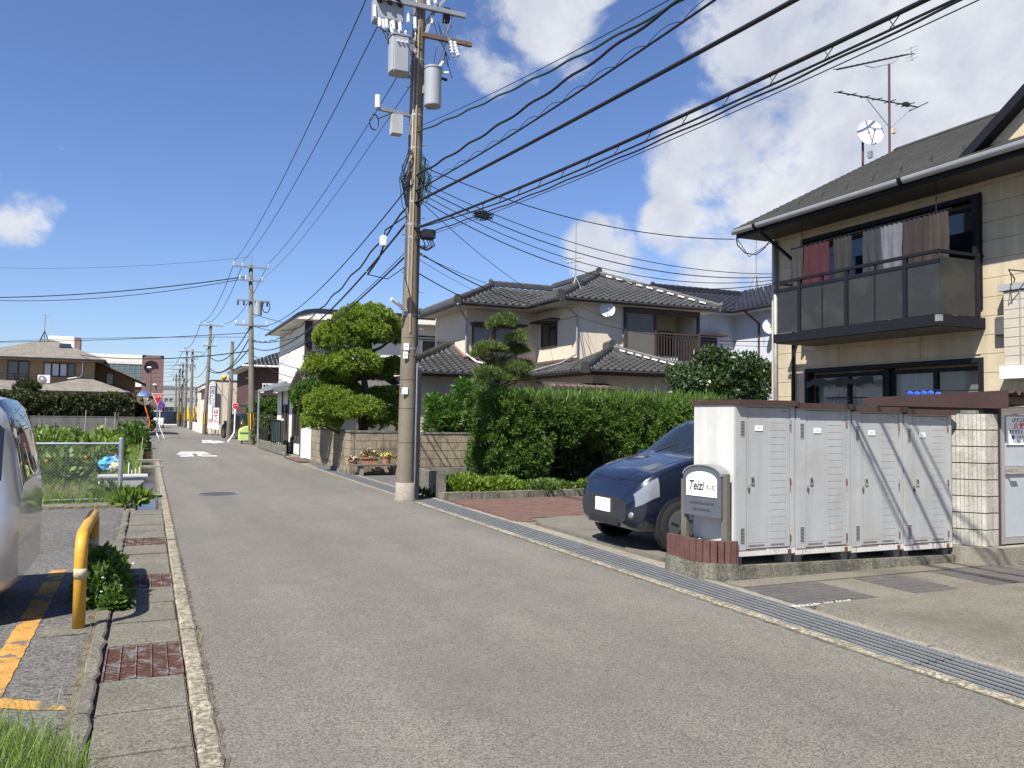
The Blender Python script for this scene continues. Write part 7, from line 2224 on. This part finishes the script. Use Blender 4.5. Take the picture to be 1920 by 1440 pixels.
# darker leaves added behind the hedge to stand in for shade between trunks
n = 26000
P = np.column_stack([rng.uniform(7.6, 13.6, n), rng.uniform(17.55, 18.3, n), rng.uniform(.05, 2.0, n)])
V, F = leaf_arrays(P, unit(n), .16, .5); stuff(np_mesh('dark_backing_leaves', V, F, m_leaf_dark, hg_))

# pine
pn_ = thing('garden_pine', 'trained garden pine with tiered needle pads behind the hedge', 'tree', (9.4, 22.6, 0))
parts = []; brs = []
tk = [(9.45, 22.6, 0), (9.4, 22.6, 1.6), (9.55, 22.65, 2.5), (9.40, 22.6, 3.3), (9.15, 22.55, 3.7), (9.35, 22.6, 4.2), (9.5, 22.6, 4.5)]
for (px, py, rx, ry) in ((938, 610, 28, 17), (948, 600, 22, 12), (966, 638, 22, 11), (975, 632, 14, 10), (918, 655, 34, 14), (950, 660, 34, 14), (972, 658, 22, 14), (900, 668, 20, 10), (935, 690, 34, 16), (965, 694, 32, 18), (985, 690, 18, 14), (915, 700, 26, 12), (930, 712, 44, 14), (970, 712, 30, 14), (900, 722, 18, 6)):
    c, a, b = px_pad(px, py, rx, ry, 22.5 + random.uniform(-.3, .3)); m_n = int(2600 * a * b / .12)
    m_n = max(900, min(2800, m_n))
    u = unit(m_n); u[:, 2] = np.abs(u[:, 2]) - .25
    parts.append(leaf_arrays(c + u * np.array([a, a * .9, b]) * rng.uniform(.45, 1, m_n)[:, None], u * .6 + rng.normal(size=(m_n, 3)) * .45 + (0, 0, .7), .15, .085)); s0 = min(tk, key=lambda p: abs(p[2] - c[2] + .15)); brs.append((s0, c - (0, 0, b * .3), .035))
V, F = merge(parts); stuff(np_mesh('crown', V, F, m_leaf_pine, pn_)); tree_trunk(pn_, tk, [.11, .10, .09, .07, .05, .04, .02], brs, m_bark)

# podocarpus balls behind the slit block wall
pd = thing('podocarpus_shrub', 'shrub clipped into several balls of long leaves behind the block wall', 'shrub', (7.9, 22.0, 0))
parts = []; brs = []
for (px, py, r_) in ((813, 757, 18), (838, 760, 18), (870, 727, 19), (864, 752, 22), (818, 782, 24), (845, 788, 25), (872, 778, 26), (812, 800, 22), (838, 803, 24), (865, 800, 26)):
    c, a, b = px_pad(px, py, r_, r_, 21.9 + random.uniform(-.15, .15)); m_n = 950; u = unit(m_n)
    parts.append(leaf_arrays(c + u * a * rng.uniform(.25, .8, m_n)[:, None], u + rng.normal(size=(m_n, 3)) * .3 + (0, 0, .2), .17, .15)); brs.append(((7.9, 22.0, .6), c, .03))
V, F = merge(parts); stuff(np_mesh('crown', V, F, m_leaf_bamb, pd)); tree_trunk(pd, [(7.9, 22.0, 0), (7.9, 22.0, .8)], [.07, .05], brs, m_bark)

# broadleaf tree beside the apartment
mp_ = thing('broadleaf_tree', 'bushy dark green broadleaf tree between beige house and apartment', 'tree', (14.6, 19.6, 0))
parts = []; brs = []
for k in range(46):
    px = random.uniform(1262, 1432); t = abs(px - 1347) / 92
    py = random.uniform(660 + 38 * t * t, 752)
    c, a, b = px_pad(px, py, 26, 17, 19.6 + random.uniform(-.9, .9)); m_n = 300; u = unit(m_n)
    parts.append(leaf_arrays(c + u * np.array([a, a, b]) * rng.uniform(.3, 1, m_n)[:, None] ** .6, u * .6 + rng.normal(size=(m_n, 3)) * .5 + (0, 0, -.15), .125, .52)); brs.append(((14.6, 19.6, 1.3), c, .025))
V, F = merge(parts); stuff(np_mesh('crown', V, F, m_leaf_dark, mp_)); tree_trunk(mp_, [(14.6, 19.6, 0), (14.6, 19.6, 1.4), (14.7, 19.6, 2.6)], [.12, .09, .04], brs, m_bark)

# ground cover in the bed
def mound(name, label, c, r3, n, size, width, m_, cat='plant', z0=0.08, up=.5):
    t = thing(name, label, cat, (c[0], c[1], z0))
    u = unit(n); u[:, 2] = np.abs(u[:, 2])
    P = np.array([c[0], c[1], z0]) + u * np.array(r3) * rng.uniform(.45, 1.0, n)[:, None]
    LEAVES(P, u + rng.normal(size=(n, 3)) * .55 + (0, 0, up), size, width, 'leaves', m_, t)
    q = MB()
    for k in range(7):
        a = random.uniform(0, 6.28); q.tube([(c[0], c[1], z0 - .05), (c[0] + r3[0] * .6 * math.cos(a), c[1] + r3[1] * .6 * math.sin(a), z0 + r3[2] * .7)], .006, 5)
    q.build('stems', m_bark, t); return t


mound('ground_cover', 'bright yellow green leafy ground cover beside the pole in the bed', (5.92, 15.75), (.62, .42, .34), 3600, .085, .6, m_leaf_lime)
mound('ground_cover', 'yellow green leafy mound under the round hedge end', (6.75, 15.85), (.55, .42, .27), 2600, .085, .6, m_leaf_lime)
mound('ground_cover', 'low green leaves in the bed below the hedge trunks', (7.75, 15.7), (.7, .4, .20), 2200, .08, .6, m_leaf_crop)
mound('ground_cover', 'patch of pale leaves in the bed beside the parked car', (9.2, 15.75), (.8, .42, .22), 2200, .085, .6, m_leaf_lime)
mound('ground_cover', 'trailing green plant spilling over the bed kerb', (7.45, 15.25), (.28, .25, .22), 500, .10, .35, m_leaf_mid)
mound('weed_plant', 'small dark leafed weed at the foot of the utility pole', (4.95, 15.55), (.20, .14, .16), 60, .17, .38, m_leaf_dark, z0=.0)
# bush at the hoop barrier
bb_ = mound('roadside_bush', 'low dark green bush with tiny white flowers beside the yellow barrier', (-.31, 7.95), (.17, .32, .44), 3000, .055, .55, m_leaf_mid, 'bush', 0.0, .2)
for (ox, oy, rx_, rz_) in ((-.05, -.30, .13, .32), (.10, .02, .12, .34), (-.1, .3, .15, .32), (.06, -.18, .13, .38), (.1, -.45, .10, .16)):
    u = unit(900); u[:, 2] = np.abs(u[:, 2])
    LEAVES(np.array([-.31 + ox, 7.95 + oy, 0]) + u * np.array([rx_, rx_ * 1.1, rz_]) * rng.uniform(.4, 1.05, 900)[:, None], u + rng.normal(size=(900, 3)) * .6 + (0, 0, .2), .055, .55, 'leaves', m_leaf_mid, bb_)
q = MB()
for k in range(9):
    a = random.uniform(0, 6.28); p = (-.30 + .22 * math.cos(a), 7.25 + random.uniform(-.1, .35) + .2 * math.sin(a), random.uniform(.12, .42)); q.ell(p, .010, .010, .006, 6, 4)
stuff(q.build('flowers', m_white, bb_))


def blades(P, H, lean, w, m_, name, par=None, seg=3):
    n = len(P); ang = rng.uniform(0, 2 * math.pi, n); d = np.column_stack([np.cos(ang), np.sin(ang), np.zeros(n)])
    side = np.column_stack([-np.sin(ang), np.cos(ang), np.zeros(n)]) * (w * rng.uniform(.6, 1.2, n))[:, None]
    ln = lean * rng.uniform(.2, 1.3, n); V = np.empty((n, 2 * (seg + 1), 3))
    for k in range(seg + 1):
        t = k / seg; c = P + d * (ln * H * t * t)[:, None] + np.array([0, 0, 1.0]) * (H * t * (1 - .25 * t * lean))[:, None]
        V[:, 2 * k] = c - side * (1 - t * .92); V[:, 2 * k + 1] = c + side * (1 - t * .92)
    F = []
    base = np.arange(n)[:, None] * (2 * (seg + 1))
    for k in range(seg): F.append(base + np.array([2 * k, 2 * k + 1, 2 * k + 3, 2 * k + 2]))
    F = np.concatenate(F); o = np_mesh(name, V.reshape(-1, 3), F, m_, par); return stuff(o)


def scatter(n, poly_fn): return np.array([poly_fn() for _ in range(n)])


def g_corner():
    while True:
        px, py = random.uniform(-200, 165), random.uniform(1365, 1560)
        if py > 1365 + max(0, (px - 40)) * .55 + random.gauss(0, 14): p = PZ(px, py); return (p[0], p[1], -.01)


P = scatter(3600, g_corner); o = blades(P, rng.uniform(.05, .20, len(P)) ** 1.0, .7, .0030, m_grass, 'grass'); o['label'] = 'clump of bright green grass at the near parking corner'; o['category'] = 'grass'
P = scatter(160, g_corner); o = blades(P, rng.uniform(.2, .34, len(P)), .5, .0032, m_grass, 'grass'); o['label'] = 'taller grass blades in the near parking corner'; o['category'] = 'grass'
# weeds in the fence footing, by the ditch and along the joints
def strip(n, x0, x1, y0, y1): return np.column_stack([rng.uniform(x0, x1, n), rng.uniform(y0, y1, n), np.zeros(n)])
o = blades(strip(1500, -3, -.35, 15.9, 16.6), rng.uniform(.08, .35, 1500), .8, .006, m_grass, 'fence_weeds'); o['label'] = 'green weeds growing along the foot of the chain link fence'; o['category'] = 'weeds'
o = blades(strip(260, -2.6, -.35, 15.25, 15.5), rng.uniform(.03, .12, 260), .9, .004, m_drygrass, 'dry_grass'); o['label'] = 'dry yellow grass along the concrete edge by the fence'; o['category'] = 'grass'
P = np.concatenate([strip(160, -.36, -.32, 5.0, 8.2), strip(120, .25, .40, 13.6, 15.2), strip(40, .36, .40, 5.9, 6.6)]); o = blades(P, rng.uniform(.015, .06, len(P)), 1.0, .0025, m_drygrass, 'joint_weeds'); o['label'] = 'withered grass tufts in the kerb joints beside the drain'; o['category'] = 'grass'
P = np.concatenate([strip(900, -.9, -.22, 17, 30), strip(2600, -1.4, -.24, 30, 56)]); o = blades(P, rng.uniform(.1, .5, len(P)), .9, .010, m_grass, 'ditch_grass'); o['label'] = 'tall green grass along the garden side of the ditch'; o['category'] = 'grass'
P = strip(16000, -9, -.5, 16.6, 30); o = blades(P, rng.uniform(.06, .28, len(P)), .9, .008, m_grass, 'garden_weeds'); o['label'] = 'low green weeds covering the vegetable garden'; o['category'] = 'weeds'
mound('broadleaf_weed', 'broad leafed weed at the end of the open ditch by the fence post', (-.24, 15.55), (.28, .22, .22), 160, .20, .42, m_leaf_crop, z0=.02)
mound('broadleaf_weed', 'broad leafed weeds at the base of the fence post', (-.6, 16.45), (.35, .25, .30), 240, .16, .40, m_leaf_crop, z0=0)
# vegetables
k_ = 0
gr_ = 'vegetable plants in the garden rows'
for (y_, n_, h_) in ((18.2, 5, .75), (20.5, 6, .95), (23, 7, 1.15), (26, 7, 1.1), (30, 8, 1.05), (35, 9, 1.0), (41, 10, .95), (48, 11, .9)):
    for i in range(n_):
        x_ = -1.25 - (i + random.uniform(-.2, .2)) * (1.0 + y_ * .018) - (0.5 if y_ < 22 else 0)
        if y_ < 21 and x_ > -1.6: continue
        hh = h_ * random.uniform(.75, 1.1); rr = random.uniform(.5, .72)
        mound('vegetable_plant', 'leafy green vegetable plant in the garden behind the fence', (x_, y_ + random.uniform(-.5, .5)), (rr, rr, hh), 620, .16, .62, (m_leaf_crop, m_leaf_mid, m_leaf_lime, m_leaf_crop)[(i + int(y_)) % 4], z0=0, up=.1)['group'] = gr_
for (x_, y_) in ((-.75, 44), (-.9, 48), (-.6, 52), (-1.2, 53), (-.55, 40)):
    mound('taro_plant', 'broad leafed plant beside the ditch before the mirror post', (x_, y_), (.5, .6, .95), 260, .36, .42, m_leaf_mid, z0=0, up=.5)['group'] = 'broad leafed plants by the ditch'
q = MB()
for k in range(40):
    q.ell((random.uniform(-5, -1.2), random.uniform(18, 24), random.uniform(.35, .95)), .035, .035, .03, 7, 5)
fl_ = stuff(q.build('garden_flowers', mat('petal_orange', (0.60, 0.16, 0.03), .7))); fl_['label'] = 'orange flowers dotted among the garden plants'; fl_['category'] = 'flowers'

# hedge and pine in front of the tan house
th_ = thing('clipped_hedge', 'long dull green clipped hedge standing above the grey block wall', 'hedge', (-10, 59.2, 0))
parts = []
x = -22.0
while x < -1.7:
    zc_ = 1.95 + random.uniform(-.06, .08); parts.append(pad_leaves((x, 59.3, zc_), (.75, .6, .80), 46, 34, .16, .17, .55, flat=-.9)); x += .58
n = 14000; P = np.column_stack([rng.uniform(-22, -1.6, n), rng.uniform(58.8, 59.8, n), rng.uniform(.4, 2.5, n)]); parts.append(leaf_arrays(P, unit(n), .18, .5))
V, F = merge(parts); stuff(np_mesh('crown', V, F, m_leaf_dull, th_))
q = MB()
for k in range(12): q.tube([(-21 + k * 1.7, 59.3, 0), (-21 + k * 1.7, 59.3, 1.6)], .05, 6)
q.build('stems', m_bark, th_)
lp = thing('garden_pine', 'small dark pine with flat pads above the dull green hedge', 'tree', (-7.8, 60.5, 0))
parts = []; brs = []
for (px, py, rx, ry) in ((52, 722, 13, 6), (45, 730, 14, 6), (62, 728, 10, 5), (50, 745, 22, 9), (38, 742, 14, 6), (62, 752, 14, 8), (44, 760, 24, 9)):
    c, a, b = px_pad(px, py, rx, ry, 60.5); u = unit(500); parts.append(leaf_arrays(c + u * np.array([a, a, b]), u * .5 + (0, 0, .6), .25, .18)); brs.append(((-7.7, 60.5, 2.4), c, .04))
V, F = merge(parts); stuff(np_mesh('crown', V, F, m_leaf_dull, lp)); tree_trunk(lp, [(-7.7, 60.5, 0), (-7.75, 60.5, 2.0), (-7.6, 60.5, 3.4)], [.12, .1, .05], brs, m_bark)
rh_ = thing('garden_shrub', 'mixed green shrubs around the second pole and the lime bin', 'shrub', (6.2, 50, 0))
parts = []
for k in range(16):
    c = np.array([random.uniform(5.5, 7.8), random.uniform(49.5, 52), random.uniform(.5, 2.1)]); parts.append(pad_leaves(c, (.65, .6, .55), 40, 34, .16, .16, .5, flat=-.9))
V, F = merge(parts); stuff(np_mesh('crown', V, F, m_leaf_mid, rh_)); tree_trunk(rh_, [(6.2, 50, 0), (6.2, 50, 1.6)], [.08, .05], [], m_bark)
rh2 = thing('garden_shrub', 'dark shrub between the second pole and the green sheet screen', 'shrub', (5.6, 44.5, 0))
parts = []
for k in range(7):
    c = np.array([random.uniform(5.3, 6.2), random.uniform(43.5, 45.5), random.uniform(.4, 1.2)]); parts.append(pad_leaves(c, (.5, .5, .45), 36, 30, .14, .13, .5, flat=-.9))
V, F = merge(parts); stuff(np_mesh('crown', V, F, m_leaf_dull, rh2)); tree_trunk(rh2, [(5.6, 44.5, 0), (5.6, 44.5, 1)], [.06, .04], [], m_bark)
for (x_, y_, h_) in ((-1.0, 74, 3.2), (-.6, 80, 2.4)):
    t_ = thing('roadside_shrub', 'dark shrub beside the road beyond the tan house' if y_ < 75 else 'second dark shrub further along beyond the tan house', 'shrub', (x_, y_, 0))
    parts = [pad_leaves((x_ + random.uniform(-.5, .5), y_ + random.uniform(-.5, .5), random.uniform(.5, h_ - .6)), (.8, .8, .7), 30, 26, .2, .2, .5, flat=-.9) for k in range(8)]
    V, F = merge(parts); stuff(np_mesh('crown', V, F, m_leaf_dark, t_)); tree_trunk(t_, [(x_, y_, 0), (x_, y_, 1.5)], [.08, .05], [], m_bark)
# ------------------------------------------------------------------ cars
m_tyre = mat('tyre', (0.018, 0.018, 0.019), .85, .1, 20)
m_rim = mat('wheel_rim', (0.50, 0.51, 0.52), .3, .05, 8, metal=.9)
m_cglass = glass('car_glass', (0.012, 0.016, 0.018), .02)
m_lampg = mat('lamp_glass', (0.16, 0.17, 0.18), .05, .06, 10, spec=.9, coat=1.0)
m_tail = mat('tail_lamp', (0.35, 0.01, 0.012), .2, .05)
HATCH = [(1.70, .30, .52, .58, .52, .42), (1.64, .22, .60, .72, .67, .58), (1.45, .20, .76, .86, .73, .65), (1.10, .20, .87, .97, .74, .67), (.82, .20, .92, 1.03, .74, .67), (.30, .20, .94, 1.43, .74, .57),
         (.0, .20, .95, 1.51, .74, .56), (-.8, .20, .96, 1.52, .74, .56), (-1.35, .21, .96, 1.45, .735, .55), (-1.60, .24, .94, 1.12, .72, .58), (-1.70, .32, .72, .82, .64, .5)]
VAN = [(1.70, .30, .62, .80, .60, .50), (1.66, .22, .80, .95, .70, .62), (1.50, .20, .98, 1.12, .73, .66), (1.05, .20, 1.05, 1.72, .74, .62), (.7, .20, 1.05, 1.84, .74, .61), (-1.2, .20, 1.05, 1.84, .74, .61), (-1.58, .22, 1.03, 1.78, .735, .6), (-1.68, .26, 1.0, 1.5, .72, .58), (-1.70, .32, .9, 1.1, .66, .55)]


def car(loc, rotz, paint, label, style=HATCH, sl=1.0, sw=1.0, sh=1.0, detail=True, group=None):
    t = thing('parked_car', label, 'car', loc, rotz, group)
    st = np.array(style); xs_ = st[:, 0]; nx_ = 56
    xx = np.linspace(xs_[0], xs_[-1], nx_)
    def ip(c): return np.interp(-xx, -xs_, st[:, c])
    zb, zl_, zt_, w, wt = [ip(c) for c in range(1, 6)]
    ker = np.array([1, 2, 1.]) / 4
    def sm(a):
        for _ in range(2):
            b = np.convolve(np.pad(a, 1, mode='edge'), ker, 'valid'); b[0], b[-1] = a[0], a[-1]; a = b
        return a
    zb, zl_, zt_, w, wt = map(sm, (zb, zl_, zt_, w, wt))
    prof = []
    for i in range(nx_):
        b, l, tp_, ww, tt = zb[i], zl_[i], zt_[i], w[i], wt[i]
        h = tp_ - l
        half = [(0, b), (ww * .80, b), (ww * .93, b + .03), (ww * .985, b + .13), (ww, b + (l - b) * .5), (ww * .995, b + (l - b) * .72), (ww * .975, l - .02), (ww * .955, l + .015)]
        for k in range(1, 6):
            u = k / 6; half.append((ww * .955 + (tt - ww * .955) * u, l + .015 + (h - .075) * u if h > .15 else l + .015 + (h - .02) * u))
        half += [(tt * .97, tp_ - .035 if h > .15 else tp_ - .006), (tt * .85, tp_ - .008), (tt * .5, tp_ + .004), (0, tp_ + .008)]
        prof.append(half + [(-y, z) for y, z in half[-2:0:-1]])
    n = len(prof[0]); V = np.array([(xx[i] * sl, prof[i][k][0] * sw, prof[i][k][1] * sh) for i in range(nx_) for k in range(n)])
    body, glass_, lamps = [], [], []
    nh = (n + 2) // 2
    for i in range(nx_ - 1):
        xm = (xx[i] + xx[i + 1]) / 2
        hh = min(zt_[i] - zl_[i], zt_[i + 1] - zl_[i + 1])
        for k in range(n):
            k2 = (k + 1) % n; f = (i * n + k, i * n + k2, (i + 1) * n + k2, (i + 1) * n + k)
            kk = k if k < nh - 1 else n - 1 - k
            slope = abs(zt_[i + 1] - zt_[i]) / (xx[i] - xx[i + 1])
            side = 8 <= kk <= 11 and hh > .28 and (-1.42 if style is HATCH else -1.56) < xm < .62 and abs(xm + .35) > .05
            ws = kk >= 13 and slope > .35 and hh > .14 and -1.695 < xm < 1.5
            lamp = detail and 5 <= kk <= 8 and 1.37 < xm < 1.61
            (glass_ if (side or ws) else (lamps if lamp else body)).append(f)
    q = MB(); q.add(V, body); q.add(V[:n], [tuple(range(n))]); q.add(V[-n:], [tuple(range(n - 1, -1, -1))])
    bo = q.build('body', paint, t, True, smooth=True)
    q = MB(); q.add(V, glass_); q.build('window_glass', m_cglass, t, True, smooth=True)
    if lamps:
        for sy in (1, -1):
            q = MB(); q.add(V, [f for f in lamps if V[f[0], 1] * sy > 0]); q.build('headlight', m_lampg, t, True, smooth=True, fixn=False)
    wz = .29 * sh
    for sx in (1.12, -1.12):
        for sy in (1, -1):
            y0 = .735 * sw * sy
            q = MB(); q.tube([(sx * sl, y0 - .10 * sy, wz), (sx * sl, y0 + .006 * sy, wz)], .335, 28); q.build('wheel_arch', m_dark, t, True)
            q = MB(); q.tube([(sx * sl, y0 - .10 * sy, wz), (sx * sl, y0 - .02 * sy, wz), (sx * sl, y0 + .012 * sy, wz), (sx * sl, y0 + .02 * sy, wz)], [.29, .29, .28, .24], 28); wh_ = q.build('wheel', m_tyre, t, True)
            q = MB(); q.tube([(sx * sl, y0 + .018 * sy, wz), (sx * sl, y0 + .026 * sy, wz)], .185, 24); q.build('rim', m_rim, wh_, True)
            for k in range(5):
                a = 2 * math.pi * k / 5; q = MB(); q.bar((sx * sl + .05 * math.cos(a), y0 + .028 * sy, wz + .05 * math.sin(a)), (sx * sl + .16 * math.cos(a + .25), y0 + .028 * sy, wz + .16 * math.sin(a + .25)), .03, .006, up=(0, 1, 0)); q.build('spoke_gap', m_dark, wh_, True)
    if not detail:
        return t
    zf = lambda z: z * sh
    for sy in (1, -1):
        q = MB(); q.ell((1.655 * sl, .55 * sw * sy, zf(.40)), .03, .06, .05, 10, 8); q.build('fog_lamp', m_lampg, t, True, smooth=True)
        q = MB(); q.ell((-1.63 * sl, .60 * sw * sy, zf(.84)), .07, .09, .12, 12, 8); q.build('tail_light', m_tail, t, True, smooth=True)
        q = MB(); q.ell((.66 * sl, .83 * sw * sy, zf(1.0)), .06, .095, .07, 12, 8); q.bar((.66 * sl, .70 * sw * sy, zf(.97)), (.66 * sl, .80 * sw * sy, zf(.98)), .05, .03); q.build('wing_mirror', paint, t, True, smooth=True)
        for dx in (.12, -.72):
            q = MB(); q.bar((dx * sl - .08, .745 * sw * sy, zf(.84)), (dx * sl + .08, .745 * sw * sy, zf(.84)), .02, .025); q.build('door_handle', paint, t, True)
        for dx in (.62, -.33, -1.12):
            q = MB(); q.tube([(dx * sl, .7415 * sw * sy, zf(.30)), (dx * sl, .7435 * sw * sy, zf(.58)), (dx * sl, .7275 * sw * sy, zf(.92))], .004, 4); q.build('door_seam', m_dark, t, True)
    q = MB(); q.box((1.60 * sl, -.36 * sw, zf(.535)), (1.685 * sl, .36 * sw, zf(.60))); q.build('grille', m_dark, t, True)
    q = MB(); q.box((1.66 * sl, -.30 * sw, zf(.565)), (1.695 * sl, .30 * sw, zf(.58))); q.build('grille_bar', m_chrome, t, True)
    q = MB()
    for sy in (1, -1): q.tube([(1.52 * sl, .40 * sw * sy, zf(.815)), (1.2 * sl, .56 * sw * sy, zf(.955)), (.86 * sl, .60 * sw * sy, zf(1.022))], .004, 4)
    q.build('bonnet_seam', m_dark, t, True)
    q = MB(); q.tube([(1.55 * sl, -.5 * sw, zf(.80)), (1.6 * sl, 0, zf(.80)), (1.55 * sl, .5 * sw, zf(.80))], .004, 4); q.build('bonnet_seam', m_dark, t, True)
    q = MB(); q.box((1.62 * sl, -.34 * sw, zf(.26)), (1.705 * sl, .34 * sw, zf(.34))); q.build('air_intake', m_dark, t, True)
    q = MB(); q.box((1.69 * sl, -.165, zf(.40)), (1.715 * sl, .165, zf(.40) + .16)); q.build('number_plate', m_label, t, True)
    q = MB(); q.tube([(.80 * sl, -.3 * sw, zf(1.06)), (.62 * sl, .05, zf(1.19))], .009, 5); q.tube([(.80 * sl, .1 * sw, zf(1.06)), (.62 * sl, .45 * sw, zf(1.18))], .009, 5); q.build('wiper', m_dark, t, True)
    return t


m_navy_p = mat('car_paint_navy', (0.004, 0.007, 0.017), .25, .03, 3, spec=.6, coat=1.0)
m_silver_p = mat('car_paint_silver', (0.45, 0.46, 0.46), .3, .03, 3, metal=.5, coat=1.0)
m_white_p = mat('car_paint_white', (0.72, 0.72, 0.71), .3, .03, 3, coat=.8)
m_black_p = mat('car_paint_black', (0.012, 0.012, 0.014), .25, .03, 3, coat=1.0)
car((6.98, 8.86, .045), math.pi, m_navy_p, 'dark navy hatchback parked nose to the road beside the lockers', HATCH, 1.07, 1.02, 1.07)
car((-2.57, 7.92, 0), math.pi, m_silver_p, 'silver van parked tail to the road behind the yellow hoop barrier', VAN, 1.0, 1.10, .95)
car((.62, 97, 0), -math.pi / 2 + .12, m_white_p, 'white van stopped at the left edge of the road far ahead', VAN, 1.0, 1.0, 1.0)
car((5.6, 57, 0), math.pi / 2 + .3, m_black_p, 'black car parked behind the round red sign', HATCH, 1.0, 1.0, 1.1)
car((5.5, 113, 0), math.pi, m_silver_p, 'silver car on the far crossing road', HATCH, 1.0, 1.0, 1.0, detail=False)
car((2.6, 116, 0), 0, m_black_p, 'dark tall van on the far crossing road', VAN, 1.0, 1.0, 1.0, detail=False)
